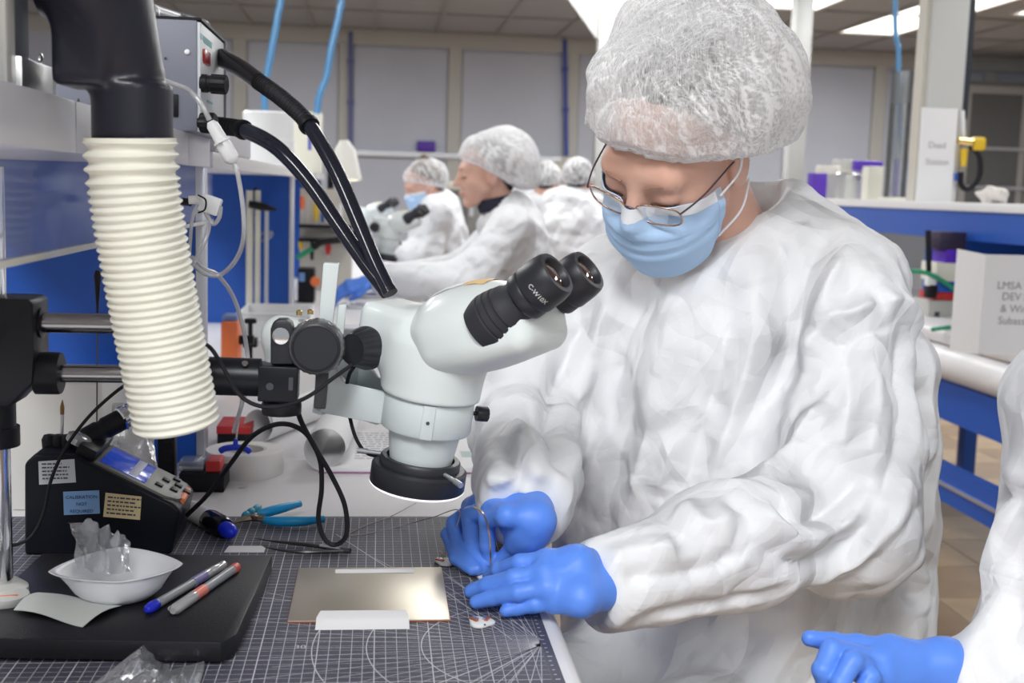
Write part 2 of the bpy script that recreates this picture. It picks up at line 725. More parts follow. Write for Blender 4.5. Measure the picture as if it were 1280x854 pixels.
# pipes and gusseted columns on and before the back wall
def pipe(label, px0, y0, px1, y1, Y, r, m, name='wall_pipe'):
    a, b = at(px0, y0, Y), at(px1, y1, Y)
    mb = MB().tube([a, b], r, 12)
    for t in (0.25, 0.6):
        c = a.lerp(b, t)
        mb.lathe([(r * 1.5, -0.02), (r * 1.5, 0.02)], aim(c, b - a), 12)
    return tag(mb.build(name, m), label, 'pipe')

pipe('slim blue pipe running down the back wall beside a beige post, over the dark gooseneck', 438, 40, 438, 186, YB - 0.07, 0.022, mat('pipe_blue', (0.14, 0.16, 0.36), 0.5))
pipe('thin blue pipe on the back wall just left of the big hairnet', 706, 50, 708, 195, YB - 0.07, 0.022, mat('pipe_blue2', (0.07, 0.10, 0.42), 0.5))


def column(label, px, Y, wpx, ytop, ybot, gus):
    half = wpx / 2 * Y / FPX
    c = at(px, ybot, Y)
    t = thing('steel_column', label, 'column', (c.x, Y, 0))
    MB().span((c.x - half, Y - half, 0), (c.x + half, Y + half, CEIL - 0.02)).build('shaft', mat('column_paint', (0.30, 0.30, 0.29), 0.5), t, bevel=0.008)
    if gus:
        for s in (-1, 1):
            g = gus
            MB().prism([(s * half, 0), (s * (half + g), 0), (s * half, -g * 1.25)], -0.012, 0.012,
                       frame((1, 0, 0), (0, 0, 1), (0, -1, 0), (c.x, Y, CEIL - 0.03))).build('gusset', MATS['column_paint'], t)
    return t


column('pale steel column with triangular gussets under the ceiling, left of the hairnet', 748, 9.6, 16, 30, 240, 0.27)
column('plain pale column rising above the right rim of the big hairnet', 998, 8.2, 22, 0, 100, 0)

# -------- ceiling fixtures: recessed troffers with a diffuser, each with its own area light
LENS = mat('diffuser_lit', (0.9, 0.9, 0.85), 0.5, emit=((1.0, 0.96, 0.88), 1.6))
FRAME_M = mat('fixture_frame', (0.7, 0.7, 0.68), 0.4)


def ceiling_fixture(x, y, power, label, group=None, spread=180):
    t = thing('ceiling_light', label, 'ceiling light', (x, y, CEIL + 0.02), group)
    mb = MB()
    hx, hy = GX / 2 - 0.022, GY / 2 - 0.022
    for sx in (-1, 1):
        mb.span((x + sx * hx - 0.012, y - hy, CEIL - 0.01), (x + sx * hx + 0.012, y + hy, CEIL + 0.02))
    for sy in (-1, 1):
        mb.span((x - hx, y + sy * hy - 0.012, CEIL - 0.01), (x + hx, y + sy * hy + 0.012, CEIL + 0.02))
    mb.build('frame', FRAME_M, t, smooth=False)
    MB().span((x - hx + 0.012, y - hy + 0.012, CEIL + 0.002), (x + hx - 0.012, y + hy - 0.012, CEIL + 0.012)).build('diffuser', LENS, t, smooth=False)
    ld = bpy.data.lights.new('lamp', 'AREA')
    ld.shape = 'RECTANGLE'
    ld.size, ld.size_y = GX - 0.08, GY - 0.08
    ld.energy = power * LAMP
    ld.color = (0.97, 0.985, 1.0)
    lo = bpy.data.objects.new('lamp', ld)
    COL.objects.link(lo)
    lo.parent = t
    lo.location = (0, 0, -0.035)
    return t


names = {0: 'lit ceiling panel at the top edge, above the white storage tub',
         1: 'lit ceiling panel directly left of the gusseted column top',
         2: 'lit ceiling panel directly right of the gusseted column top',
         3: 'lit ceiling panel just over the crown of the big hairnet',
         4: 'wide lit ceiling panel left of the white post with the station card',
         5: 'small far lit ceiling panel right of the big hairnet'}
order = sorted(FIXPOS, key=lambda p: (p[1] > 9.5, p[0]))
for i, (x, y) in enumerate(order):
    ceiling_fixture(x, y, 11, names.get(i, 'lit ceiling panel'))
# unseen ceiling panels, added and placed freely as key and fill lights
for x, y, pw in ((-1.9, 0.1, 55), (-0.35, -1.0, 70), (-1.6, -2.2, 60), (1.3, -2.2, 45), (-1.6, 3.6, 30), (0.8, 3.9, 14), (3.2, 2.6, 17), (3.2, 5.0, 22), (-1.6, 6.3, 38), (0.8, 6.5, 22), (3.2, 7.2, 38), (5.4, 6.5, 38), (-1.6, 9.0, 44), (2.0, 8.6, 40), (5.4, 9.0, 40)):
    ceiling_fixture(x, y, pw, 'added ceiling panel out of view, placed for its light on the benches', 'added ceiling panels out of view')

# ================================================================== BENCHES
XR = onz(722, 826, TABLE).x           # open edge of the near bench


def bench(label, x0, x1, y0, y1, edge, open_side, leg_m=BLUE2, apron=0.10):
    t = thing('workbench', label, 'workbench', ((x0 + x1) / 2, (y0 + y1) / 2, 0))
    MB().span((x0, y0, TABLE - 0.032), (x1, y1, TABLE)).build('worktop', edge, t, bevel=0.012, seg=3)
    ax0, ax1 = (x0 + 0.03, x1 - 0.03)
    for x in (ax0, ax1):
        MB().span((x - 0.015, y0 + 0.05, TABLE - 0.032 - apron), (x + 0.015, y1 - 0.05, TABLE - 0.032)).build('apron', leg_m, t)
    for x in (ax0, ax1):
        for y in (y0 + 0.06, y1 - 0.06):
            MB().span((x - 0.025, y - 0.025, 0), (x + 0.025, y + 0.025, TABLE - 0.032)).build('leg', leg_m, t, bevel=0.003)
    MB().span((ax0, y0 + 0.04, 0.14), (ax1, y0 + 0.08, 0.18)).build('stretcher', leg_m, t)
    return t


XL = -0.62
bench('white workbench in front carrying the cutting mat and the microscope stand', XL, XR, 0.30, 1.80, WHITE, 1)
bench('white workbench in the middle, behind the near microscope, with trays and clamps', XL, XR, 1.82, 3.60, WHITE, 1)
bench('white workbench far down the row under the seated woman in profile', XL, XR, 3.62, 5.40, WHITE, 1)
bench('white workbench at the far end of the row below the worker with the hair bun', XL, XR, 5.42, 7.2, WHITE, 1)

XS = -0.245                             # front plane of the over-bench shelves
SH0 = 1.212                             # underside of the shelf fascia


def shelf_unit(label, y0, y1, fascia, th, shield, joints=(), depth=0.38, div_m=BLUE):
    t = thing('overbench_shelf', label, 'shelf unit', (XS - depth / 2, (y0 + y1) / 2, TABLE))
    MB().span((XS - depth, y0, SH0), (XS - 0.012, y1 - 0.005, SH0 + 0.018)).build('shelf_board', fascia, t, bevel=0.002)
    js = [y0] + list(joints) + [y1]
    for a, b in zip(js[:-1], js[1:]):
        MB().span((XS - 0.012, a + 0.001, SH0 - 0.002), (XS, b - 0.001, SH0 + th)).build('fascia', fascia, t, bevel=0.0015)
    yd = y1 - 0.03
    MB().span((XS - depth, yd - 0.010, TABLE), (XS - 0.014, yd + 0.010, SH0)).build('divider_panel', div_m, t)
    MB().span((XS - 0.014, yd - 0.018, TABLE), (XS - 0.002, yd + 0.018, SH0)).build('edge_post', ALU, t, bevel=0.001)
    MB().span((XS - depth, yd - 0.02, TABLE), (XS - depth + 0.04, yd + 0.02, SH0)).build('post', BLUE2, t)
    MB().span((XS - depth, y0 + 0.02, TABLE), (XS - depth + 0.04, y0 + 0.06, SH0)).build('post', BLUE2, t)
    if shield:
        MB().span((XS - 0.0045, y0 + 0.01, SH0 - 0.078), (XS - 0.0005, y1 + 0.03, SH0)).build('clear_shield', film('acrylic', (0.96, 0.97, 1.0), 0.028, 0.08, 0.03, (0.75, 0.78, 0.85), facing=0.3), t)
        MB().span((XS - 0.006, y0 + 0.01, SH0 - 0.082), (XS + 0.001, y1 + 0.03, SH0 - 0.077)).build('shield_edge', film('acrylic_edge', (0.8, 0.85, 0.92), 0.3, 0.1, 0.45), t)
    return t


shelf_unit('near over-bench shelf with pale grey fascia, blue divider and clear acrylic splash shield', 0.30, 1.80, LILAC, 0.040, True, joints=(1.02, 1.60))
shelf_unit('second over-bench shelf with white edge and blue divider, behind the goosenecks', 1.83, 3.60, WHITE, 0.022, False)
shelf_unit('third over-bench shelf far down the row, its narrow blue divider by the tool rack', 3.63, 5.40, WHITE, 0.022, False)

# -------- the bench row on the right, its shelf and blue beams
XRB = onz(1225, 425, TABLE).x
XRS = XRB + 0.30
RB = thing('workbench', 'white workbench on the right with thick rounded edge and blue frame, behind the gowned shoulder', 'workbench', (XRB + 0.4, 5, 0))
MB().span((XRB, 2.2, TABLE - 0.045), (XRB + 0.8, 7.5, TABLE)).build('worktop', WHITE, RB, bevel=0.012, seg=3)
MB().tube([(XRB + 0.02, 2.2, TABLE - 0.105), (XRB + 0.02, 7.5, TABLE - 0.105)], 0.055, 20).build('rounded_edge', WHITE, RB)
MB().span((XRB + 0.01, 2.2, TABLE - 0.29), (XRB + 0.05, 7.5, TABLE - 0.165)).build('apron', BLUE, RB)
for y in (2.4, 4.9, 7.3):
    for x in (XRB + 0.05, XRB + 0.74):
        MB().span((x - 0.03, y - 0.03, 0), (x + 0.03, y + 0.03, TABLE - 0.05)).build('leg', BLUE, RB, bevel=0.003)
MB().span((XRB + 0.02, 2.2, 0.22), (XRB + 0.06, 7.5, 0.34)).build('foot_rail', BLUE, RB)
MB().span((XRB + 0.02, 2.2, 0.275), (XRB + 0.012, 7.5, 0.285)).build('foot_rail_trim', ALU, RB)

RSZ = at(1200, 257, XRS * FPX / (1200 - 470)).z
RS = thing('overbench_shelf', 'white shelf on deep blue beam above the right-hand workbench, holding the station card', 'shelf unit', (XRS + 0.25, 5, TABLE))
MB().span((XRS, 2.2, RSZ - 0.02), (XRS + 0.5, 9.2, RSZ + 0.012)).build('shelf_board', WHITE, RS, bevel=0.003)
MB().span((XRS + 0.01, 2.2, RSZ - 0.125), (XRS + 0.04, 9.2, RSZ - 0.02)).build('beam', BLUE2, RS)
MB().span((XRS + 0.06, 4.60, TABLE), (XRS + 0.5, 4.64, RSZ - 0.02)).build('divider_panel', BLUE, RS)
MB().span((XRS + 0.06, 6.5, TABLE), (XRS + 0.5, 6.54, RSZ - 0.02)).build('divider_panel', BLUE, RS)
MB().span((XRS + 0.47, 2.2, TABLE), (XRS + 0.5, 9.2, TABLE + 0.30)).build('back_panel', mat('grey_panel', (0.55, 0.55, 0.53), 0.5), RS)
MB().span((XRS + 0.47, 2.2, TABLE + 0.30), (XRS + 0.5, 9.2, RSZ - 0.02)).build('back_panel', BLUE, RS)
# ================================================================== ON THE NEAR BENCH
MT = TABLE + 0.002                      # top of the cutting mat
MATM = mat('mat_vinyl', (0.070, 0.070, 0.095), 0.5, var=(3, (0.060, 0.060, 0.085)))
PRINT = mat('mat_print', (0.62, 0.62, 0.66), 0.55)
PXC, PYC = 0.152, 1.035                 # centre of the printed protractor
MX1, MY1 = 0.162, 1.466
MX0, MY0 = MX1 - 0.60, MY1 - 0.62
cm = thing('cutting_mat', 'dark grey self-healing cutting mat with white centimetre grid and fan of rays', 'cutting mat', ((MX0 + MX1) / 2, (MY0 + MY1) / 2, TABLE))
MB().span((MX0, MY0, TABLE), (MX1, MY1, MT)).build('mat_sheet', MATM, cm)
mb = MB()
ZL = MT + 0.0002


def strip(mb, a, b, w_):
    a, b = Vector((a[0], a[1], ZL)), Vector((b[0], b[1], ZL))
    d = (b - a).normalized()
    n = Vector((-d.y, d.x, 0)) * w_ / 2
    mb.add([a - n, b - n, b + n, a + n], [[0, 1, 2, 3]])


gy1 = MY1 - 0.007
gx0, gy0 = PXC - 0.58, gy1 - 0.60
for k in range(0, 59):
    strip(mb, (PXC - k * 0.01, gy0), (PXC - k * 0.01, gy1), 0.0009 if k % 5 == 0 else 0.0005)
for k in range(0, 61):
    strip(mb, (gx0, gy1 - k * 0.01), (PXC, gy1 - k * 0.01), 0.0008 if k % 5 == 0 else 0.0004)
mb.build('grid_lines', PRINT, cm, smooth=False)
mb = MB()
for i in range(37):
    a = rad(90 + i * 5)
    d = Vector((math.cos(a), math.sin(a)))
    L = 0.24 if i % 3 else 0.30
    e = [PXC + d.x * L, PYC + d.y * L]
    e[1] = max(gy0, min(gy1, e[1]))
    strip(mb, (PXC, PYC), (e[0], e[1]), 0.0006)
for r in (0.108, 0.157, 0.205):
    pts = [(PXC + r * math.cos(rad(90 + t * 3)), max(gy0, PYC + r * math.sin(rad(90 + t * 3)))) for t in range(61)]
    for p, q in zip(pts[:-1], pts[1:]):
        strip(mb, p, q, 0.0009)
for a, b in (((420, 668), (497, 718)), ((300, 745), (372, 752)), ((555, 738), (640, 800)), ((560, 722), (676, 800))):
    p, q = onz(*a, MT), onz(*b, MT)
    strip(mb, p, q, 0.0009)
for k in range(0, 56):
    y = gy1 - k * 0.01
    strip(mb, (PXC + 0.0025, y), (PXC + (0.0068 if k % 5 == 0 else 0.005), y), 0.0014)
mb.build('printed_rays', PRINT, cm, smooth=False)
q = onz(367, 811, MT)
text('30', 0.011, T(q.x, q.y, ZL), PRINT, cm, 'printed_number')

# ------------------------------------------------------------------ metal plate and its paper strips
pl = thing('metal_plate', 'flat champagne-coloured metal sheet with coppery rim lying on the cutting mat', 'metal plate', (0, 1.18, MT))
MB().span((-0.079, 1.098, MT + 0.0003), (0.0735, 1.257, MT + 0.0022)).build('sheet', mat('champagne_metal', (0.62, 0.57, 0.47), 0.36, 0.85, bump=(4, 0.02)), pl, bevel=0.0004)
MB().span((-0.0795, 1.0975, MT + 0.0002), (0.074, 1.2575, MT + 0.0012)).build('copper_rim', mat('copper', (0.40, 0.11, 0.06), 0.4, 0.6), pl)


def flat_quad(name, label, cat, px, z, th, m, bevel=0.0, group=None):
    P = [onz(a, b, z) for a, b in px]
    return tag(MB().prism([(p.x, p.y) for p in P], z, z + th).build(name, m, bevel=bevel), label, cat, group)


pz = MT + 0.0024
p0, p1 = onz(419, 717, pz), onz(518, 712, pz)
o = MB()
o.span((p0.x, p0.y + 0.001, pz), (p1.x, p1.y, pz + 0.0003))
o.span((p0.x, p1.y, MT + 0.0004), (p1.x, p1.y + 0.001, pz + 0.0003))
tag(o.build('paper_strip', PAPER), 'thin white strip along the back edge of the metal plate', 'paper strip')
a0, a1 = onz(394, 786, MT), onz(511, 769, pz)
rows = []
for t, (y, z) in enumerate(((1.079, MT + 0.0004), (1.093, MT + 0.0012), (1.0965, pz), (1.104, pz + 0.0006), (1.123, pz + 0.0004))):
    rows.append([(a0.x + (a1.x - a0.x) * u / 8 + (0.003 if t > 3 else 0) * (1 if u < 4 else -1), y, z) for u in range(9)])
tag(MB().sheet(rows, 0.0003).build('paper_strip', PAPER), 'wide white paper strip folded over the front edge of the metal plate', 'paper strip')

# ------------------------------------------------------------------ boom stand of the microscope
SB = MT + 0.021
FR, BR = onz(293, 799, SB), onz(340, 694, SB)
FRC, FL = onz(277, 803, SB), onz(-60, 797, SB)
v = BR - onz(296, 792, SB)
BLc = Vector((FL.x + v.x, BR.y + 0.01, SB))
out = [(FL.x, FL.y), (FRC.x, FRC.y), (onz(296, 792, SB).x, onz(296, 792, SB).y), (BR.x, BR.y), (BLc.x, BLc.y)]
POLE = onz(0, 742, SB)
PX, PY = POLE.x - 0.001, POLE.y
stand = thing('boom_stand', 'black boom stand with heavy base plate, chrome pole and two horizontal rods', 'stand', (PX, PY, MT))
MB().prism(out, MT + 0.003, SB).build('base_plate', mat('base_paint', (0.010, 0.010, 0.013), 0.42, bump=(500, 0.12), spec=0.35), stand, bevel=0.0015)
cx, cy = sum(p[0] for p in out) / 5, sum(p[1] for p in out) / 5
for p in (out[0], out[2], out[3], out[4]):
    x, y = p[0] + (cx - p[0]) * 0.2, p[1] + (cy - p[1]) * 0.2
    MB().lathe([(0.010, 0), (0.010, 0.003)], T(x, y, MT), 16).build('rubber_foot', RUBBER, stand)
MB().tube([(PX, PY, SB), (PX, PY, SB + 0.395)], 0.0128, 28).build('pole', CHROME, stand)
MB().lathe([(0.026, 0), (0.026, 0.006), (0.018, 0.012)], T(PX, PY, SB), 28).build('pole_flange', mat('off_white_collar', (0.6, 0.6, 0.58), 0.4), stand)
YB1 = PY + 0.0
zt = at(90, 404, PY).z
zl = at(115, 467, PY).z
c0 = at(50, 371, PY)
c1 = at(-30, 470, PY)
zc1 = at(20, 552, PY).z
# clamp block: upper body, sleeve below it
mb = MB()
mb.prism([(PX - 0.03, c0.z), (c0.x - 0.004, c0.z), (c0.x, c0.z - 0.004), (c0.x, zl + 0.018), (c0.x - 0.002, zl - 0.006), (PX + 0.02, zl - 0.028), (PX - 0.03, zl - 0.028)], -0.028, 0.024,
         frame((1, 0, 0), (0, 0, 1), (0, -1, 0), (0, PY, 0)))
cb = mb.build('clamp_block', BLACKM, stand, bevel=0.002)
MB().tube([(PX, PY, zl - 0.020), (PX, PY, zc1 + 0.012)], 0.0185, 28).build('sleeve', BLACKM, stand)
MB().lathe([(0.0215, 0), (0.0215, 0.018)], T(PX, PY, zc1 - 0.004), 28).build('sleeve_collar', BLACK, stand)
for dx, dz in ((0.0, 0.0),):
    MB().lathe([(0.014, 0), (0.014, 0.003), (0.011, 0.004)], aim((c0.x - 0.001, PY, zt), (1, 0, 0)), 24).build('rod_bushing', BLACKM, stand)
xe = at(226, 404, PY).x
MB().tube([(PX, PY, zt), (xe, PY, zt)], 0.0092, 24).build('rod', mat('rod_chrome', (0.30, 0.29, 0.29), 0.2, 1.0), stand)
MB().tube([(PX, PY - 0.001, zl), (xe, PY - 0.001, zl)], 0.0082, 24).build('rod', MATS['rod_chrome'], stand)
MB().lathe([(0.0195, 0), (0.0195, 0.020), (0.0185, 0.022)], aim((c0.x - 0.004, PY - 0.001, zl), (1, 0, 0)), 28).build('rod_bushing', BLACK, stand)
MB().box((xe + 0.003, PY, (zt + zl) / 2), (0.012, 0.030, zt - zl + 0.034)).build('end_yoke', BLACKM, stand, bevel=0.002)
ta, tb = Vector((xe + 0.004, PY - 0.001, zl)), at(326, 472, PY)
MB().tube([ta, tb], 0.0178, 32).build('boom_tube', BLACKM, stand)
MB().lathe([(0.003, 0), (0.003, 0.0012)], aim(at(306, 455, PY - 0.016), (0.1, -0.6, 0.8)), 12).build('set_screw', CHROME, stand)
kb = at(349, 477, PY)
M_k = frame((1, 0, -0.02), (0.02, 0, 1), (0, -1, 0), kb)
MB(M_k).box((0, 0, 0), (0.036, 0.033, 0.036)).build('end_block', BLACKM, stand, bevel=0.0015)
MB(M_k).lathe([(0.0035, 0.0), (0.0035, 0.0005)], T(-0.007, -0.002, 0.0181), 14).build('hole', INK, stand)
MB(M_k).box((0.012, 0.001, 0.018), (0.004, 0.012, 0.001)).build('hole', INK, stand)
kk = at(352, 507, PY)
MB().lathe([(0.0135, -0.010), (0.0135, 0.004), (0.0175, 0.004), (0.0185, 0.006), (0.0185, 0.014), (0.0175, 0.016), (0.013, 0.0165)][::-1], aim(kk + Vector((0, 0, 0.008)), (0, 0, -1)), 36).build('lock_knob', BLACK, stand)

# ------------------------------------------------------------------ soldering-station like black controller with stickers
SY = onz(150, 694, MT).y
st = thing('control_station', 'black bench controller with tilted blue screen, keypad and three stickers on its side', 'controller', (at(130, 690, SY).x, SY + 0.05, MT))
SPX = [(30, 690), (30, 580), (44, 567), (92, 569), (128, 587), (196, 621), (216, 630), (226, 640), (214, 690)]
prof = [at(a, b, SY) for a, b in SPX]
zmin = MT
prof = [(p.x, max(p.z, zmin) if i not in (0, 8) else zmin) for i, p in enumerate(prof)]
SD = 0.098
Mst = frame((1, 0, 0), (0, 0, 1), (0, -1, 0), (0, SY, 0))       # local z points at the viewer
mb = MB(Mst).prism(prof, -SD, 0)
mb.build('housing', mat('station_black', (0.005, 0.006, 0.011), 0.45, spec=0.25), st, bevel=0.004, seg=3)
# sloped face
A, B = Vector((prof[4][0], 0, prof[4][1])), Vector((prof[6][0], 0, prof[6][1]))
sl = (B - A).normalized()
nn = Vector((-sl.z, 0, sl.x))
MF = frame(sl, (0, 1, 0), sl.cross(Vector((0, 1, 0))), (A.x, SY + 0.004, A.z))   # x along slope, y away, z out of the face
if MF.col[2].z < 0:
    MF = frame(sl, (0, 1, 0), -sl.cross(Vector((0, 1, 0))), (A.x, SY + 0.004, A.z))
L = (B - A).length


def plate(name, x0, x1, y0, y1, z0, z1, m, par, bev=0.0008, M=None):
    return MB(M if M is not None else MF).span((x0, y0, z0), (x1, y1, z1)).build(name, m, par, bevel=bev)


kp = MB(MF).prism([(-0.012, 0.002), (L - 0.012, 0.002), (L + 0.002, 0.012), (L + 0.008, 0.03), (L + 0.008, 0.06), (L + 0.002, 0.078), (L - 0.012, 0.088), (-0.012, 0.088)], -0.004, 0.0025).build('keypad_bezel', mat('warm_grey', (0.17, 0.17, 0.15), 0.45), st, bevel=0.001)
scr = plate('screen', -0.008, L * 0.55, 0.010, 0.080, 0.0022, 0.0034, mat('screen_blue', (0.006, 0.02, 0.16), 0.15, emit=((0.02, 0.05, 0.35), 0.35)), kp)
plate('screen_label', L * 0.30, L * 0.42, 0.012, 0.078, 0.0032, 0.0037, mat('pale_label', (0.45, 0.47, 0.6), 0.5), scr)
for bx, by in ((0.66, 0.022), (0.70, 0.050), (0.86, 0.030), (0.88, 0.052), (0.82, 0.07), (1.02, 0.045)):
    plate('button', L * bx, L * bx + 0.009, by, by + 0.009, 0.002, 0.0046, BLACK, kp)
gl = plate('grip_rail', -0.035, -0.014, 0.005, 0.09, -0.004, 0.012, BLACK, st, 0.002)
MB(MF).lathe([(0.014, 0), (0.014, 0.007), (0.010, 0.010), (0.004, 0.010)], T(-0.040, 0.03, 0.004), 24).build('clear_dial', film('dial_clear', (0.9, 0.92, 0.94), 0.3, 0.1, 0.35), st)
for k, dx in enumerate((0.0, 0.011, 0.023)):
    c = at(62 + k * 11, 561 - k, SY + 0.045)
    MB().lathe([(0.0075, -0.008), (0.0085, 0.004), (0.006, 0.009), (0.002, 0.010)], T(c.x, c.y, prof[2][1] + 0.002), 16).build('stand_knob', BLACK, st)
eo = at(229, 634, SY - 0.002)
MB().box((at(226, 634, SY + 0.05).x, SY + 0.05, at(226, 634, SY + 0.03).z), (0.010, 0.05, 0.026), Matrix.Rotation(rad(20), 3, 'Y')).build('orange_end', ORANGE, st, bevel=0.003)


def sticker(px, m, name):
    P = [at(a, b, SY - 0.0004) for a, b in px]
    c = sum(P, Vector()) / len(P)
    oo = MB(frame((1, 0, 0), (0, 0, 1), (0, -1, 0), (0, SY, 0))).prism([(p.x, p.z) for p in P], 0.0002, 0.0007).build(name, m, st, bevel=0.0)
    return oo, P


s1, P1 = sticker([(48, 577), (93, 574), (95, 603), (49, 606)], mat('sticker_white', (0.55, 0.56, 0.57), 0.5), 'sticker')
s2, P2 = sticker([(79, 615), (124, 613), (125, 642), (80, 644)], mat('sticker_blue', (0.20, 0.36, 0.62), 0.5), 'sticker')
s3, P3 = sticker([(132, 616), (177, 621), (175, 650), (129, 646)], mat('sticker_tan', (0.72, 0.58, 0.33), 0.5), 'sticker')


def txt_M(p, ang=0.0):
    return frame((math.cos(ang), 0, math.sin(ang)), (-math.sin(ang), 0, math.cos(ang)), (0, -1, 0), (p.x, SY - 0.0011, p.z))


lines(5, 0.034, 0.020, txt_M(at(52, 578, SY - 0.001), 0.03), INK, s1, seed=1)
lines(5, 0.036, 0.022, txt_M(at(135, 619, SY - 0.001), -0.09), INK, s3, seed=2)
for w_, y in (('CALIBRATION', 622), ('NOT', 630.5), ('REQUIRED', 639.5)):
    text(w_, 0.0052, txt_M(at(102, y + 1.5, SY - 0.001), 0.02), mat('navy_ink', (0.02, 0.03, 0.10), 0.6), s2, 'lettering', 'CENTER')

# hand piece resting in the holder
h0, h1 = at(100, 552, SY + 0.05), at(176, 512, SY + 0.09)
hp = thing('hand_piece', 'black handpiece with silver and teal collar leaning on the controller, behind the hose end', 'tool', (h0.x, h0.y, h0.z))
Mh = aim(h0, h1 - h0)
hl = (h1 - h0).length
MB(Mh).lathe([(0.0095, 0), (0.012, 0.008), (0.0125, hl * 0.3), (0.011, hl * 0.33), (0.011, hl * 0.38), (0.0125, hl * 0.41), (0.0125, hl * 0.66)], None, 24).build('grip', BLACK, hp)
MB(Mh).lathe([(0.0130, hl * 0.66), (0.0145, hl * 0.68), (0.0145, hl * 0.74), (0.012, hl * 0.75), (0.012, hl * 0.79), (0.014, hl * 0.80), (0.014, hl * 0.86)], None, 24).build('collar', CHROME, hp)
MB(Mh).lathe([(0.013, hl * 0.86), (0.013, hl * 0.98), (0.006, hl)], None, 24).build('tip', mat('teal', (0.02, 0.25, 0.28), 0.4), hp)

# little paint brush in the controller's holder
b0, b1 = at(77, 560, SY + 0.05), at(78, 500, SY + 0.05)
br = thing('small_brush', 'tiny brush with brown bristles standing in the black controller', 'brush', tuple(b0))
MB().tube([b0, b0.lerp(b1, 0.7)], [0.0014, 0.0022], 8).build('ferrule', ALU, br)
MB().tube([b0.lerp(b1, 0.7), b0.lerp(b1, 0.85), b1], [0.0022, 0.0024, 0.0004], 8).build('bristles', mat('bristle_brown', (0.28, 0.15, 0.06), 0.8), br)

# black probe needle leaning before the blue divider
n0, n1 = at(121, 540, SY + 0.09), at(122, 338, SY + 0.09)
pb = thing('probe', 'thin dark probe with flared black head standing before the blue divider', 'probe', tuple(n0))
MB().tube([n0, n0.lerp(n1, 0.75)], 0.0009, 8).build('shaft', mat('dark_steel', (0.1, 0.1, 0.11), 0.3, 0.9), pb)
MB().tube([n0.lerp(n1, 0.74), n0.lerp(n1, 0.80), n0.lerp(n1, 0.97), n1], [0.0010, 0.0016, 0.0042, 0.0025], 10).build('head', BLACK, pb)

# lead running over the controller
pts = [at(172, 476, SY - 0.06), at(150, 486, SY - 0.05), at(112, 520, SY - 0.035), at(82, 560, SY - 0.03), at(64, 600, SY - 0.03), at(55, 640, SY - 0.03), at(38, 672, SY - 0.035), at(10, 683, SY - 0.04), at(-25, 684, SY - 0.05)]
tag(MB().tube(spline(pts, 8), 0.0019, 8).build('power_lead', RUBBER), 'black lead curving down over the stickered side of the controller', 'cable')

# ------------------------------------------------------------------ weigh boat, bag, pens, paper on the base plate
WB = onz(142, 748, SB)
boat = MB()
WPL = mat('boat_white', (0.80, 0.81, 0.84), 0.3)
rows = []
c4 = [onz(62, 716, SB + 0.030), onz(150, 729, SB + 0.026), onz(227, 706, SB + 0.031), onz(150, 686, SB + 0.026)]
ctr = (c4[0] + c4[1] + c4[2] + c4[3]) / 4
ctr.z = SB + 0.0012
NB = 64


def rim(u, f, z):
    out = []
    for k in range(NB):
        a = k / NB * 4
        i = int(a) % 4
        t = a - int(a)
        p, q = c4[i], c4[(i + 1) % 4]
        s = p.lerp(q, t)
        bulge = math.sin(t * PI)
        c = s + (s - ctr) * (0.22 * bulge)
        circ = Vector((math.cos(0), 0, 0))
        d = c - ctr
        d.z = 0
        dl = d.length
        rr = 0.052
        w_ = f
        L_ = dl * w_ + rr * (1 - w_)
        L_ *= u
        dn = d.normalized()
        zz = z + (s.z - (SB + 0.028)) * f
        out.append((ctr.x + dn.x * L_, ctr.y + dn.y * L_, zz))
    return out


for u, f, z in ((0.02, 0, SB + 0.001), (0.5, 0, SB + 0.0008), (0.62, 0.05, SB + 0.0022), (0.74, 0.2, SB + 0.008), (0.82, 0.4, SB + 0.016), (0.9, 0.75, SB + 0.024), (0.96, 1, SB + 0.028), (1.02, 1, SB + 0.0285)):
    rows.append(rim(u, f, z))
boat.sheet(rows, 0.0009, closed=True)
tag(boat.build('weigh_boat', WPL, sharp=60), 'white plastic weigh boat with flared corners holding a crumpled clear bag', 'dish')


def crumple(name, label, cat, outline_px, zbase, hump, m, seed, nx=26, ny=18, plane=None, amp=0.006):
    """a clear pouch: bilinear patch over four corners, creased, thin double layer"""
    r_ = np.random.RandomState(seed)
    C = outline_px
    planes = [(r_.randn(3), r_.rand() * 6) for _ in range(7)]
    rows = []
    for j in range(ny + 1):
        v_ = j / ny
        row = []
        for i in range(nx + 1):
            u = i / nx
            p = (C[0] * (1 - u) + C[1] * u) * (1 - v_) + (C[3] * (1 - u) + C[2] * u) * v_
            e = min(u, 1 - u, v_, 1 - v_) * 4
            e = min(1, e)
            h = 0
            for n_, b_ in planes:
                x = (n_[0] * u + n_[1] * v_) * 3.0 + b_
                h += abs((x % 2) - 1) - 0.5
            q = p + Vector((0, 0, 1)) * (hump * e + amp * h * (0.35 + 0.65 * e)) + Vector((0.3, -0.3, 0)) * amp * h
            q.z = max(q.z, zbase + 0.0006)
            row.append(q)
        rows.append(row)
    return tag(MB().sheet(rows, 0.0002).build(name, m, sharp=12), label, cat)


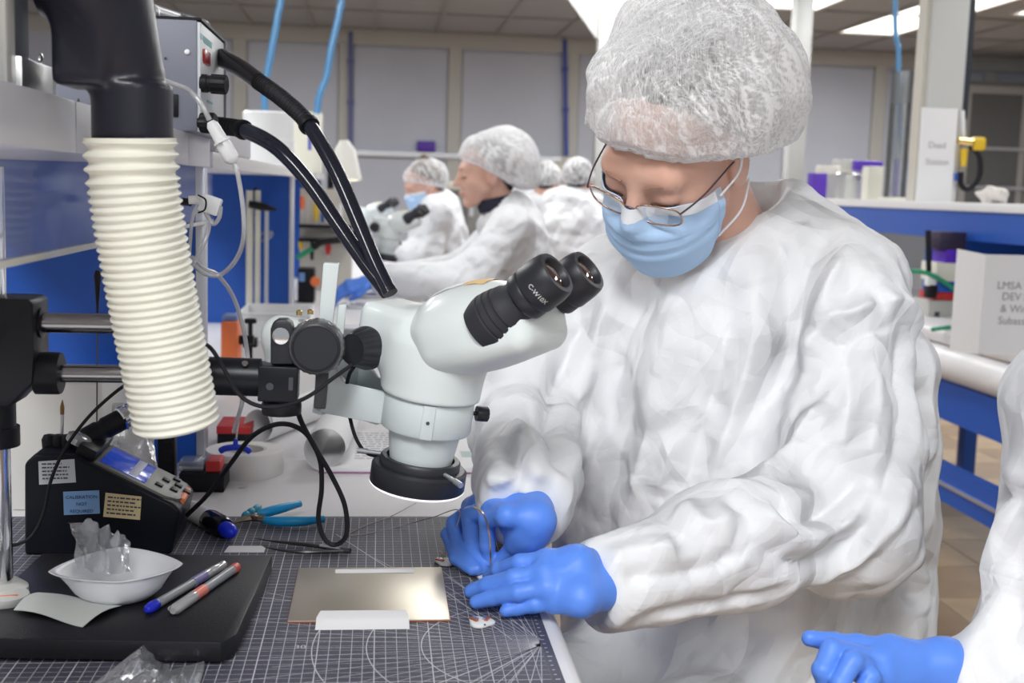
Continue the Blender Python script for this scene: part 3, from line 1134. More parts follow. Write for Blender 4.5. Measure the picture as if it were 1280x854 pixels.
BAG = film('bag_film', (0.97, 0.975, 0.99), 0.13, 0.16, 0.13, (0.85, 0.87, 0.92), wrinkle=(35, 0.35), facing=0.45)
bz = SB + 0.010
B4 = [at(96, 712, WB.y - 0.012), at(165, 716, WB.y - 0.016), at(158, 668, WB.y + 0.030), at(86, 652, WB.y + 0.036)]
crumple('plastic_bag', 'crumpled clear plastic bag stuffed in the white weigh boat', 'bag', B4, SB + 0.006, 0.010, BAG, 3, amp=0.0075)
B5 = [onz(70, 872, MT), onz(235, 880, MT), onz(206, 838, MT), onz(150, 828, MT + 0.012)]
B5 = [Vector((onz(60, 900, MT).x, onz(60, 900, MT).y, MT + 0.001)), Vector((onz(215, 900, MT).x, onz(215, 900, MT).y, MT + 0.001)), at(212, 838, 1.0), at(180, 806, 1.005)]
crumple('plastic_pouch', 'clear crinkled plastic pouch at the bottom edge, in front of the base plate', 'bag', B5, MT + 0.0005, 0.004, BAG, 8, amp=0.003)
B6 = [Vector((onz(170, 905, MT).x, onz(170, 905, MT).y, MT + 0.001)), Vector((onz(240, 905, MT).x, onz(240, 905, MT).y, MT + 0.001)), at(255, 827, 0.995), at(205, 840, 0.985)]
crumple('plastic_pouch', 'small folded clear pouch with upturned pointed corner, right of the crinkled one', 'bag', B6, MT + 0.0005, 0.003, BAG, 12, amp=0.0025)


def pen(label, pa, pb, kind):
    r = 0.0046
    a, b = onz(*pa, SB + r), onz(*pb, SB + r)
    t = thing('pen', label, 'pen', (a.x, a.y, SB))
    M = aim(a, b - a)
    L_ = (b - a).length
    if kind == 'blue':
        MB(M).lathe([(0.0022, 0), (0.0042, 0.002), (0.0052, 0.008), (0.0052, 0.014), (0.0046, 0.017)], None, 18).build('end_cap', mat('pen_blue', (0.02, 0.03, 0.55), 0.25), t)
        MB(M).lathe([(0.0044, 0.017), (0.0044, L_ * 0.60)], None, 18).build('barrel', mat('pen_grey_clear', (0.30, 0.31, 0.33), 0.2), t)
        MB(M).lathe([(0.0050, L_ * 0.56), (0.0050, L_ * 0.72)], None, 18).build('cap_band', mat('pen_violet', (0.22, 0.20, 0.40), 0.3), t)
        MB(M).lathe([(0.0052, L_ * 0.72), (0.0048, L_ * 0.97), (0.003, L_)], None, 18).build('cap', film('pen_clear', (0.8, 0.8, 0.86), 0.3, 0.1, 0.45), t)
    else:
        MB(M).lathe([(0.003, 0), (0.0052, 0.004), (0.0055, L_ * 0.30)], None, 18).build('cap', film('pen_clear2', (0.9, 0.82, 0.82), 0.35, 0.1, 0.45), t)
        MB(M).lathe([(0.0052, L_ * 0.26), (0.0052, L_ * 0.45)], None, 18).build('grip', mat('pen_coral', (0.75, 0.22, 0.17), 0.35), t)
        MB(M).lathe([(0.0046, L_ * 0.45), (0.0046, L_ * 0.92)], None, 18).build('barrel', mat('pen_grey_clear', (0.30, 0.31, 0.33), 0.2), t)
        MB(M).lathe([(0.0050, L_ * 0.91), (0.0050, L_ * 0.98), (0.003, L_)], None, 18).build('end_cap', mat('pen_red', (0.75, 0.10, 0.07), 0.35), t)
        MB(M).box((0.0062, 0.0, L_ * 0.2), (0.0014, 0.003, L_ * 0.34)).build('clip', film('pen_clear2'), t)
    return t


pen('clear ballpoint pen with blue tip and violet band lying on the black base plate', (183, 763), (281, 705), 'blue')
pen('clear ballpoint pen with coral grip and red end lying beside the blue-tipped one', (216, 764), (297, 708), 'red')

q4 = [onz(17, 766, SB), onz(103, 785, SB), onz(152, 762, SB), onz(47, 744, SB)]
rows = []
for j in range(7):
    v_ = j / 6
    row = []
    for i in range(11):
        u = i / 10
        p = (q4[0] * (1 - u) + q4[1] * u) * (1 - v_) + (q4[3] * (1 - u) + q4[2] * u) * v_
        z = 0.002 + 0.004 * math.sin(PI * v_) + (0.003 * v_ * u ** 3) + 0.002 * math.sin(u * 5)
        row.append((p.x, p.y, SB + 0.0006 + max(z, 0.0)))
    rows.append(row)
tag(MB().sheet(rows, 0.0004).build('paper_slip', mat('slip_grey_white', (0.58, 0.61, 0.59), 0.65)), 'blank curled paper slip lying on the front left of the base plate', 'paper slip')
dk = onz(6, 752, SB)
dd = thing('small_disc', 'round white plastic lid with orange mark at the foot of the chrome pole', 'lid', (dk.x, dk.y, SB))
MB().lathe([(0.021, 0), (0.022, 0.004), (0.021, 0.007), (0.012, 0.0085), (0.001, 0.0088)], T(dk.x, dk.y, SB), 32).build('lid', mat('lid_white', (0.62, 0.62, 0.60), 0.4), dd)
MB().box((dk.x + 0.003, dk.y - 0.009, SB + 0.0082), (0.022, 0.002, 0.0012), Matrix.Rotation(0.2, 3, 'Z')).build('orange_mark', ORANGE, dd)

# ------------------------------------------------------------------ tools on the mat
flat_quad('paper_tag', 'small white paper tag lying behind the black base plate', 'paper tag', [(280, 691), (330, 691), (332, 685), (327, 683), (286, 683)], MT, 0.0006, PAPER)

# tweezers
tz = thing('tweezers', 'dark steel tweezers lying on the mat behind the metal plate', 'tweezers', tuple(onz(380, 684, MT)))
TWM = mat('tweezer_steel', (0.06, 0.06, 0.065), 0.35, 0.8)
for arm in ([(318, 673), (345, 677), (375, 680), (405, 684), (437, 688)], [(330, 684), (352, 688), (382, 690), (410, 689), (437, 688)]):
    P = [onz(a, b, MT + 0.004) for a, b in arm]
    P = spline(P, 6)
    n = len(P)
    MB().tube(P, [0.0005 + 0.0028 * min(1, i / n * 2.2) for i in range(n)], 8, flat=0.7).build('arm', TWM, tz)
e = onz(430, 688, MT + 0.004)
MB().tube([onz(418, 687, MT + 0.004), onz(438, 689, MT + 0.004)], 0.0036, 8, flat=0.8).build('joined_end', TWM, tz)
MB().tube([onz(400, 682, MT + 0.0075), onz(425, 686, MT + 0.0075)], 0.0018, 8).build('steel_insert', ALU, tz)

# pliers
pr = thing('pliers', 'small pliers with turquoise sleeved handles at the back edge of the mat', 'pliers', tuple(onz(340, 652, MT)))
PLB = mat('plier_turquoise', (0.01, 0.30, 0.62), 0.32)
STL = mat('plier_steel', (0.22, 0.18, 0.14), 0.4, 0.9)
hA = spline([onz(328, 650, MT + 0.006), onz(345, 652, MT + 0.007), onz(375, 652, MT + 0.008), onz(405, 649, MT + 0.008)], 8)
hB = spline([onz(322, 643, MT + 0.010), onz(335, 640, MT + 0.012), onz(355, 635, MT + 0.013), onz(375, 630, MT + 0.013)], 8)
for h in (hA, hB):
    n = len(h)
    MB().tube(h, [0.0042 + 0.0018 * math.sin(PI * min(1, i / n * 1.1)) for i in range(n)], 14).build('handle', PLB, pr)
MB().tube(spline([onz(304, 646, MT + 0.008), onz(313, 640, MT + 0.010), onz(324, 634, MT + 0.010)], 6), [0.0028, 0.0042, 0.0045, 0.0046] * 3 + [0.004], 12).build('spring_sleeve', mat('plier_teal', (0.01, 0.25, 0.36), 0.35), pr)
MB().tube([onz(332, 650, MT + 0.007), onz(314, 648, MT + 0.007), onz(300, 651, MT + 0.006), onz(290, 655, MT + 0.005)], [0.0045, 0.006, 0.004, 0.0014], 10, flat=0.6).build('jaw', STL, pr)
MB().tube([onz(330, 646, MT + 0.010), onz(314, 646, MT + 0.009), onz(300, 649, MT + 0.007), onz(291, 654, MT + 0.006)], [0.004, 0.0055, 0.0035, 0.0012], 10, flat=0.6).build('jaw', STL, pr)
pv = onz(318, 646, MT + 0.012)
MB().lathe([(0.004, 0), (0.004, 0.003), (0.002, 0.004)], T(pv.x, pv.y, MT + 0.010), 14).build('pivot', STL, pr)

# flat, tapered white handle with black collar and blue end
s0, s1 = onz(236, 636, MT + 0.013), onz(283, 662, MT + 0.011)
sd = thing('marker_tool', 'white barrelled tool with black collar and bright blue end lying beside the controller', 'tool', (s0.x, s0.y, MT))
Msd = aim(s0, s1 - s0)
sl_ = (s1 - s0).length
MB(Msd).lathe([(0.008, -0.02), (0.0105, -0.01), (0.0115, sl_ * 0.2), (0.0115, sl_ * 0.55), (0.0105, sl_ * 0.62)], None, 24).build('barrel', mat('barrel_white', (0.62, 0.60, 0.60), 0.4), sd)
MB(Msd).lathe([(0.0125, sl_ * 0.55), (0.0135, sl_ * 0.62), (0.0135, sl_ * 0.90), (0.0115, sl_ * 0.96)], None, 24).build('collar', mat('gloss_black', (0.008, 0.008, 0.012), 0.12), sd)
MB(Msd).lathe([(0.0085, sl_ * 0.93), (0.0095, sl_ * 1.0), (0.0085, sl_ * 1.12), (0.004, sl_ * 1.17), (0.001, sl_ * 1.18)], None, 24).build('end_cap', mat('bright_blue', (0.01, 0.03, 0.70), 0.3), sd)

# ------------------------------------------------------------------ white picks with copper pads
COP = mat('copper_pad', (0.55, 0.17, 0.08), 0.35, 0.5)


def pick(label, px, z, ang, wpads):
    c = onz(*px, z)
    t = thing('sensor_tab', label, 'sensor', (c.x, c.y, z))
    M = T(c.x, c.y, z) @ Matrix.Rotation(ang, 4, 'Z')
    outl = []
    for k in range(28):
        a = 2 * PI * k / 28
        r = 0.0125 * (1 + 0.22 * math.cos(3 * a) * 0.6) * (1.0 if math.sin(a) < 0 else 0.92)
        outl.append((r * math.cos(a), r * 1.05 * math.sin(a)))
    MB(M).prism(outl, 0.0004, 0.0034).build('body', mat('tab_white', (0.82, 0.83, 0.82), 0.4), t, bevel=0.001)
    for sx in wpads:
        MB(M).box((sx * 0.0065, 0.002, 0.0042), (0.0035, 0.0105, 0.0014), Matrix.Rotation(-sx * 0.5, 3, 'Z')).build('copper_pad', COP, t)
        MB(M).box((sx * 0.0048, 0.004, 0.0044), (0.0030, 0.0075, 0.0018), Matrix.Rotation(-sx * 0.5, 3, 'Z')).build('chip', mat('chip_silver', (0.5, 0.5, 0.55), 0.25, 0.8), t)
    MB(M).box((0.0015, -0.0118, 0.0034), (0.0016, 0.002, 0.001)).build('mark', INK, t)
    return t


pick('white rounded sensor tab with one copper pad, beside the back corner of the metal plate', (557, 704), MT, 0.5, (-1,))
pick('white rounded sensor tab with two copper pads lying in front of the gloved hands', (601, 780), MT, 0.1, (-1, 1))
pick('white sensor tab mostly covered by the gloved fingertips', (607, 722), MT, 0.4, (1,))

# hair-thin leads on the mat
WIRE = mat('thin_lead', (0.45, 0.40, 0.38), 0.4)
pts = [onz(553, 698, MT + 0.004), at(575, 640, 1.27), at(540, 647, 1.36), onz(500, 658, MT + 0.002), onz(455, 668, MT + 0.001), onz(436, 668, MT + 0.001), onz(460, 656, MT + 0.001), onz(490, 645, MT + 0.002), onz(520, 629, MT + 0.001)]
tag(MB().tube(spline(pts, 10), 0.0006, 6).build('thin_wire', WIRE), 'hair-thin pinkish lead looping over the back of the mat', 'wire')

# ------------------------------------------------------------------ behind the mat
rl = onz(300, 602, TABLE)
ry = onz(300, 602, TABLE).y + 0.055
tr_ = thing('tape_roll', 'large white tape roll lying flat on the bench under the boom', 'tape roll', (rl.x, ry, TABLE))
MB().lathe([(0.030, 0.0002), (0.054, 0.0), (0.0545, 0.002), (0.0545, 0.032), (0.053, 0.034), (0.031, 0.034), (0.030, 0.033), (0.030, 0.0002)], T(rl.x, ry, TABLE), 56, cap=False).build('roll', mat('tape_white', (0.80, 0.79, 0.77), 0.45), tr_)
MB().lathe([(0.0298, 0.0), (0.0298, 0.0335), (0.027, 0.0335), (0.027, 0.0)], T(rl.x, ry, TABLE), 40, cap=False).build('core', mat('card_grey', (0.62, 0.60, 0.55), 0.7), tr_)
stk_ = flat_quad('bench_label', 'tiny printed label stuck to the bench in front of the tape roll', 'label', [(292, 613), (310, 613), (310, 606), (292, 606)], TABLE, 0.0004, mat('label_grey', (0.72, 0.72, 0.72), 0.5))
lc = onz(300, 611, TABLE + 0.0004)
lines(3, 0.012, 0.009, T(lc.x - 0.002, lc.y + 0.008, TABLE + 0.0006), INK, stk_, seed=5)

# blue T-handle key standing on the roll
tb0 = Vector((rl.x - 0.008, ry - 0.043, TABLE + 0.0355))
th_ = thing('wing_key', 'blue plastic wing-handled key standing head down on the tape roll', 'key', tuple(tb0))
mb = MB()
P = [tb0 + Vector((-0.021, 0, 0.004)), tb0 + Vector((-0.014, 0, 0.008)), tb0 + Vector((0, 0, 0.010)), tb0 + Vector((0.014, 0, 0.008)), tb0 + Vector((0.021, 0, 0.003))]
mb.tube(spline(P, 6), [0.0036] + [0.0046] * 22 + [0.0042, 0.0034], 12)
mb.tube([tb0 + Vector((0, 0, 0.010)), tb0 + Vector((0.001, 0, 0.022))], [0.0042, 0.0026], 12)
mb.build('wing_handle', mat('key_blue', (0.02, 0.05, 0.62), 0.35), th_)
MB().tube([tb0 + Vector((0.001, 0, 0.018)), tb0 + Vector((0.010, 0.002, 0.10))], 0.0013, 8).build('shaft', ALU, th_)

# black relay box with red block and clear blue lid
q = onz(262, 616, TABLE)
bx = thing('red_topped_box', 'small black box with red block on top, between the hose end and the tape roll', 'box', (q.x, q.y + 0.03, TABLE))
MB().span((q.x - 0.040, q.y, TABLE), (q.x + 0.019, q.y + 0.06, TABLE + 0.026)).build('body', BLACK, bx, bevel=0.002)
MB().span((q.x - 0.006, q.y + 0.004, TABLE + 0.026), (q.x + 0.014, q.y + 0.045, TABLE + 0.042)).build('red_block', RED, bx, bevel=0.003)
MB().span((q.x - 0.042, q.y + 0.01, TABLE + 0.026), (q.x - 0.009, q.y + 0.05, TABLE + 0.040)).build('clear_lid', film('lid_blueclear', (0.75, 0.82, 0.95), 0.25, 0.1, 0.35, (0.6, 0.68, 0.85)), bx, bevel=0.002)
# tall black tool upright behind the hose end
q = onz(211, 600, TABLE)
tk = thing('black_tool', 'upright black tool body behind the lower end of the ribbed hose', 'tool', (q.x, q.y, TABLE))
MB().span((q.x - 0.014, q.y - 0.01, TABLE), (q.x + 0.010, q.y + 0.012, at(211, 528, q.y).z)).build('body', BLACK, tk, bevel=0.004)
for k in range(4):
    MB().box((q.x + 0.0005, q.y - 0.0104, TABLE + 0.03 + k * 0.012), (0.012, 0.001, 0.003)).build('grip_rib', BLACKM, tk)
# pale box behind the controller
p0, p1 = at(14, 655, 1.50), at(128, 480, 1.50)
tag(MB().span((p0.x, 1.50, TABLE), (p1.x, 1.66, p1.z)).build('storage_carton', mat('pale_grey_card', (0.66, 0.65, 0.62), 0.6), bevel=0.003), 'plain pale grey carton standing behind the black controller', 'carton')
B7 = [at(128, 580, 1.48), at(196, 584, 1.47), at(188, 510, 1.55), at(140, 505, 1.55)]
crumple('plastic_bag', 'milky crumpled plastic bag between the controller and the blue divider', 'bag', B7, TABLE, 0.012, film('milky_film', (0.95, 0.96, 0.97), 0.3, 0.2, 0.55, (0.85, 0.86, 0.88), wrinkle=(50, 0.5)), 21, amp=0.007)

# open notebook with a curled page
n1, n2 = onz(398, 592, TABLE), onz(606, 590, TABLE)
nb = thing('notebook', 'open white notebook behind the microscope, its left page rolled into a tube', 'notebook', ((n1.x + n2.x) / 2, n1.y + 0.13, TABLE))
MB().span((n1.x, n1.y, TABLE), (n2.x + 0.02, n1.y + 0.27, TABLE + 0.0015)).build('cover', mat('cover_violet', (0.32, 0.12, 0.28), 0.5), nb)
MB().span((n1.x + 0.002, n1.y + 0.002, TABLE + 0.0015), (n2.x + 0.018, n1.y + 0.268, TABLE + 0.009)).build('page_block', PAPER, nb, bevel=0.001)
cxr, czr = n1.x + 0.010, TABLE + 0.034
rows = []
for j in range(9):
    y = n1.y + 0.004 + 0.26 * j / 8
    row = []
    for i in range(40):
        a = -PI / 2 - i / 39 * PI * 1.95
        r = 0.0335 - 0.007 * (i / 39)
        row.append((cxr + r * math.cos(a) + 0.02 * j / 8, y, czr - 0.008 + r * math.sin(a) + 0.009))
    rows.append(row)
MB().sheet(rows, 0.0004).build('curled_page', PAPER, nb, sharp=80)
Mnb = T(n1.x + 0.05, n1.y + 0.25, TABLE + 0.0093)
lines(12, 0.10, 0.20, Mnb, mat('faint_ink', (0.45, 0.45, 0.5), 0.7), nb, seed=9)
MB().span((n2.x - 0.03, n1.y + 0.07, TABLE + 0.0091), (n2.x + 0.005, n1.y + 0.11, TABLE + 0.0094)).build('printed_picture', mat('print_green', (0.45, 0.55, 0.53), 0.6), nb)

# rolled loose paper by the tape roll
q = onz(345, 560, TABLE)
rows = []
for j in range(8):
    row = []
    for i in range(30):
        a = i / 29 * PI * 2.2
        r = 0.024 + 0.006 * i / 29
        row.append((q.x - 0.03 + 0.012 * j + r * math.cos(a) * 0.8, q.y + 0.02 + 0.03 * j, TABLE + 0.0315 + r * math.sin(a)))
    rows.append(row)
tag(MB().sheet(rows, 0.0004).build('rolled_paper', PAPER, sharp=80), 'loosely rolled white paper lying on the bench behind the tape roll', 'paper roll')
q = onz(296, 560, TABLE)
rb = thing('striped_box', 'dark box with red band half hidden behind the rolled paper', 'box', (q.x, q.y + 0.05, TABLE))
MB().span((q.x - 0.03, q.y, TABLE), (q.x + 0.02, q.y + 0.08, TABLE + 0.03)).build('body', BLACK, rb, bevel=0.002)
MB().span((q.x - 0.031, q.y - 0.001, TABLE + 0.022), (q.x + 0.021, q.y + 0.081, TABLE + 0.034)).build('band', RED, rb, bevel=0.001)
# ================================================================== THE STEREO MICROSCOPE
SCW = mat('scope_enamel', (0.70, 0.755, 0.75), 0.32, coat=0.15)
SCW2 = mat('scope_enamel_grey', (0.62, 0.675, 0.68), 0.36)
SBK = mat('scope_black', (0.020, 0.021, 0.027), 0.42)
SRB = mat('scope_rubber', (0.026, 0.027, 0.034), 0.62)
LENSG = mat('eyepiece_glass', (0.05, 0.025, 0.02), 0.06, coat=1.0)

SO = at(521, 607, 1.17)
SXS = Vector((0.82, -0.57, 0)).normalized()
SYS = Vector((0, 0, 1)).cross(SXS)
TILT = rad(8)
SZ = (Vector((0, 0, 1)) + RV * 0.125 - Vector((F0.x, F0.y, 0)) * 0.06).normalized()
SU = (SXS - SZ * SXS.dot(SZ)).normalized()
SYS = SZ.cross(SU)
MS = frame(SU, SYS, SZ, SO)
mm = 0.001


def make_scope(label, M, simple=False):
    t = thing('stereo_microscope', label, 'microscope', tuple(M.translation))
    # ring light
    MB(M).lathe([(0.036, 0.000), (0.046, 0.0), (0.0475, 0.002), (0.0475, 0.019), (0.045, 0.0215), (0.040, 0.022), (0.040, 0.028), (0.0385, 0.030), (0.034, 0.030), (0.034, 0.0)], None, 56, cap=False).build('ring_light', SBK, t)
    rl_ = MB(M).lathe([(0.0455, -0.0012), (0.0475, 0.0008), (0.0455, 0.002), (0.037, 0.002), (0.037, -0.0012)], None, 56, cap=False).build('lit_ring', mat('ring_led', (0.9, 0.88, 0.92), 0.5, emit=((1.0, 0.90, 1.0), 0.55)), t)
    if not simple:
        for a in (rad(195), rad(-20)):
            p = Vector((0.040 * math.cos(a), 0.040 * math.sin(a), 0.0245))
            d = Vector((math.cos(a), math.sin(a), -0.08))
            MB(M).tube([p, p + d * 0.022], 0.0022, 10).build('thumb_screw', ALU, t)
            MB(M).tube([p + d * 0.016, p + d * 0.026], 0.0030, 10).build('thumb_screw_head', ALU, t)
        a = rad(150)
        MB(M).box((0.043 * math.cos(a), 0.043 * math.sin(a), 0.024), (0.020, 0.020, 0.022), Matrix.Rotation(a, 3, 'Z')).build('connector', SBK, t, bevel=0.002)
    # objective cone
    MB(M).lathe([(0.0300, 0.020), (0.0310, 0.026), (0.0365, 0.062), (0.0365, 0.068)], None, 48).build('objective', SCW2, t)
    # holder ring and arm
    a_m = MB(M)
    hr = [(0.0385, 0.060), (0.0435, 0.060), (0.0448, 0.062), (0.0448, 0.092), (0.0435, 0.094), (0.0385, 0.094), (0.0385, 0.060)]
    a_m.lathe(hr, None, 56, cap=False)
    ho = a_m.build('holder_ring', SCW2, t)
    MB(M).box((0.0445 * math.cos(rad(-57)), 0.0445 * math.sin(rad(-57)), 0.077), (0.0032, 0.012, 0.0335), Matrix.Rotation(rad(-57), 3, 'Z')).build('clamp_tab', SCW2, t, bevel=0.0005)
    MB(M).lathe([(0.0018, 0), (0.0018, 0.0006)], aim(Vector((0.0462 * math.cos(rad(-57)), 0.0462 * math.sin(rad(-57)), 0.077)), (math.cos(rad(-57)), math.sin(rad(-57)), 0)), 12).build('screw_hole', INK, t)
    MB(M).lathe([(0.0022, 0), (0.0022, 0.006), (0.0075, 0.006), (0.0078, 0.008), (0.0078, 0.017), (0.0068, 0.018)], aim(Vector((0.030, 0.033, 0.078)), (0.70, 0.72, 0.0)), 20, mod=lambda a, i: 1 + (0.05 * math.cos(9 * a) if i > 2 else 0)).build('clamp_knob', SBK, t)
    # arm: two cheeks and a web running back to the focus block
    arm = MB(M)
    for s in (-1, 1):
        v0, v1 = s * 0.0245, s * 0.031
        arm.add([(-0.030, v0, 0.060), (-0.112, v0, 0.052), (-0.114, v0, 0.118), (-0.098, v0, 0.118), (-0.092, v0, 0.097), (-0.080, v0, 0.089), (-0.030, v0, 0.092),
                 (-0.030, v1, 0.060), (-0.112, v1, 0.052), (-0.114, v1, 0.118), (-0.098, v1, 0.118), (-0.092, v1, 0.097), (-0.080, v1, 0.089), (-0.030, v1, 0.092)],
                [[0, 1, 2, 3, 4, 5, 6], [13, 12, 11, 10, 9, 8, 7]] + [[i, (i + 1) % 7, 7 + (i + 1) % 7, 7 + i] for i in range(7)])
    arm.span((-0.112, -0.026, 0.056), (-0.040, 0.026, 0.068))
    arm.span((-0.116, -0.031, 0.050), (-0.104, 0.031, 0.120))
    arm.build('arm', SCW2, t, bevel=0.0015)

    # cast body -----------------------------------------------------
    def f_body(P):
        d = d_cyl(P, (0, 0, 0.094), (0.002, 0, 0.150), 0.0495, 0.046, 0.004)
        b = d_box(P, (-0.042, 0, 0.146), (0.034, 0.034, 0.030), None, 0.012)
        d = smin(d, b, 0.020)
        c = d_cap(P, (0.0, 0, 0.130), (0.030, 0, 0.165), 0.042, 0.036)
        d = smin(d, c, 0.02)
        # keep it under the parting plane of the head
        n = np.array((0.42, 0, 0.91), np.float32)
        d = smax(d, (P - np.array((0.045, 0, 0.148), np.float32)) @ n - 0.010, 0.004)
        return smax(d, 0.0945 - P[:, 2], 0.002)
    skin('zoom_body', nets(f_body, (-0.085, -0.065, 0.085), (0.085, 0.065, 0.19), 0.0022 if not simple else 0.004), SCW, t, M)

    def f_head2(P):
        # the head: a domed prism housing, inclined front carrying the tubes
        q = P - np.array((0.042, 0, 0.170), np.float32)
        ca, sa = math.cos(rad(-22)), math.sin(rad(-22))
        u = q[:, 0] * ca - q[:, 2] * sa
        w2 = q[:, 0] * sa + q[:, 2] * ca
        Q = np.stack([u, q[:, 1], w2], 1)
        d = d_ell(Q, (0, 0, 0.002), (0.074, 0.052, 0.043))
        e = d_box(Q, (0.016, 0, -0.008), (0.060, 0.049, 0.025), None, 0.018)
        d = smin(d, e, 0.02)
        return d
    skin('head', nets(f_head2, (-0.07, -0.075, 0.10), (0.14, 0.075, 0.25), 0.0022 if not simple else 0.004), SCW, t, M)
    if not simple:
        def on_head(u, v, uu, vv):
            return None
        for (u0, u1, mcol, nm) in ((-0.004, 0.028, PAPER, 'label_white'), (0.031, 0.052, mat('label_tan', (0.80, 0.55, 0.26), 0.5), 'label_tan')):
            rows = []
            for i in range(9):
                u = u0 + (u1 - u0) * i / 8
                row = []
                for j in range(7):
                    v_ = -0.020 + 0.032 * j / 6
                    # walk down onto the head surface
                    lo_, hi_ = 0.15, 0.25
                    zz = np.linspace(hi_, lo_, 160, dtype=np.float32)
                    dd_ = f_head2(np.stack([np.full(160, u, np.float32), np.full(160, v_, np.float32), zz], 1))
                    k = int(np.argmax(dd_ < 0))
                    row.append((u, v_, float(zz[k]) + 0.0010))
                rows.append(row)
            lb = MB(M).sheet(rows, 0.0004).build('label', mcol, t)
    # eyepiece tubes -----------------------------------------------
    el = rad(45)
    ED = Vector((math.cos(el), 0, math.sin(el)))
    for s in (-1, 1):
        b0 = Vector((0.074, s * 0.0335, 0.186))
        Me = M @ aim(b0, ED)
        tb_ = MB(Me).lathe([(0.025, -0.012), (0.0272, 0.000), (0.0275, 0.004), (0.0262, 0.005), (0.0262, 0.006), (0.0270, 0.007), (0.0265, 0.011), (0.0250, 0.012), (0.0250, 0.013), (0.0258, 0.014), (0.0250, 0.018), (0.0232, 0.019), (0.0232, 0.020), (0.0240, 0.021), (0.0228, 0.026), (0.0195, 0.031), (0.0195, 0.040)], None, 48).build('eyepiece_tube', SRB, t)
        ey = MB(Me).lathe([(0.0195, 0.038), (0.0222, 0.040), (0.0228, 0.042), (0.0228, 0.050), (0.0222, 0.051), (0.0232, 0.052), (0.0238, 0.054), (0.0235, 0.070), (0.0222, 0.078), (0.0205, 0.081), (0.0165, 0.0815), (0.0150, 0.080), (0.0140, 0.076), (0.0, 0.076)], None, 48).build('eyepiece', SBK, t)
        MB(Me).lathe([(0.0138, 0.0762), (0.012, 0.0775), (0.006, 0.0788), (0.0, 0.0792)], None, 32).build('lens', LENSG, ey)
        if s == -1 and not simple:
            # engraving wrapped round the barrel
            cu = bpy.data.curves.new('engraving', 'FONT')
            for body, size, h, dot in (('C-W10X', 0.0062, 0.0650, 0),):
                cu.body = body
                cu.size = size
                cu.resolution_u = 3
                tmp = bpy.data.objects.new('engraving', cu)
                COL.objects.link(tmp)
                me = bpy.data.meshes.new_from_object(tmp.evaluated_get(bpy.context.evaluated_depsgraph_get()))
                bpy.data.objects.remove(tmp)
                # camera-facing side of the barrel
                cdir = (Me.to_3x3().inverted() @ (CAM - Me.translation)).normalized()
                a0 = math.atan2(cdir.y, cdir.x)
                for vtx in me.vertices:
                    x, y = vtx.co.x, vtx.co.y
                    # text runs round the barrel
                    ang = a0 - 0.1 + (x - 0.004) / 0.0238
                    vtx.co = Vector((0.02405 * math.cos(ang), 0.02405 * math.sin(ang), h - 0.004 + y))
                me.materials.clear()
                me.transform(Me)
                link_mesh('engraving', me, mat('engrave_white', (0.75, 0.75, 0.75), 0.6), ey)
            bpy.data.curves.remove(cu)
    # zoom knobs ----------------------------------------------------
    for s in (-1, 1):
        kd = Vector((-0.1, s, 0)).normalized()
        Mk = M @ aim(Vector((-0.058, s * 0.032, 0.131)), kd)
        MB(Mk).lathe([(0.0215, 0.0), (0.0215, 0.004), (0.0205, 0.006), (0.0165, 0.020), (0.0155, 0.022), (0.0150, 0.0235), (0.0, 0.0225)], None, 96, mod=lambda a, i: 1 + (0.045 * math.cos(14 * a) if 1 < i < 4 else 0)).build('zoom_knob', SBK, t)
    if not simple:
        MB(M).lathe([(0.0032, 0), (0.0032, 0.0012), (0.002, 0.0016)], aim((-0.018, -0.0345, 0.134), (0, -1, 0.1)), 16).build('screw_cap', mat('cap_cream', (0.75, 0.75, 0.68), 0.4), t)
    return t


scope = make_scope('large white stereo microscope with black eyepieces and ring light, in front of the gowned worker', MS)

# focus block between the boom and the scope -----------------------------------
FB = thing('focus_mount', 'pale focusing mount with big black knob joining the microscope to the boom', 'focus mount', tuple(at(392, 480, 1.14)))
FY = 1.125
# upright rack slabs
def slab(px, Yf, dpt, m, name):
    P = [at(a, b, Yf) for a, b in px]
    return MB(frame((1, 0, 0), (0, 0, 1), (0, -1, 0), (0, Yf, 0))).prism([(p.x, p.z) for p in P], -dpt, 0).build(name, m, FB, bevel=0.0012)


slab([(404, 329), (424, 330), (416, 404), (412, 440), (395, 440), (398, 404)], FY, 0.018, SCW2, 'rack_slab')
slab([(396, 440), (413, 440), (407, 512), (392, 511)], FY, 0.018, mat('dark_track', (0.05, 0.05, 0.055), 0.35, 0.5), 'rack_track')
slab([(423, 381), (433, 381), (428, 432), (417, 432)], FY + 0.010, 0.014, SCW2, 'rack_slab')
# white casting behind the knob, black bearing block, chrome disc
mb = MB()
def f_cast(P):
    d = d_cap(P, tuple(at(352, 420, FY + 0.02)), tuple(at(392, 425, FY + 0.02)), 0.018, 0.020)
    return smin(d, d_cap(P, tuple(at(352, 420, FY + 0.02)), tuple(at(350, 460, FY + 0.02)), 0.016, 0.014), 0.01)
cc = at(370, 435, FY + 0.02)
skin('casting', nets(f_cast, tuple(cc - Vector((0.06, 0.05, 0.06))), tuple(cc + Vector((0.06, 0.05, 0.06))), 0.0025), SCW, FB)
P = [at(a, b, FY - 0.012) for a, b in [(338, 456), (338, 412), (341, 404), (347, 400), (358, 400), (364, 404), (367, 412), (367, 456)]]
MB(frame((1, 0, 0), (0, 0, 1), (0, -1, 0), (0, FY - 0.012, 0))).prism([(p.x, p.z) for p in P], -0.022, 0).build('bearing_block', SBK, FB, bevel=0.002)
c = at(351, 420, FY - 0.0125)
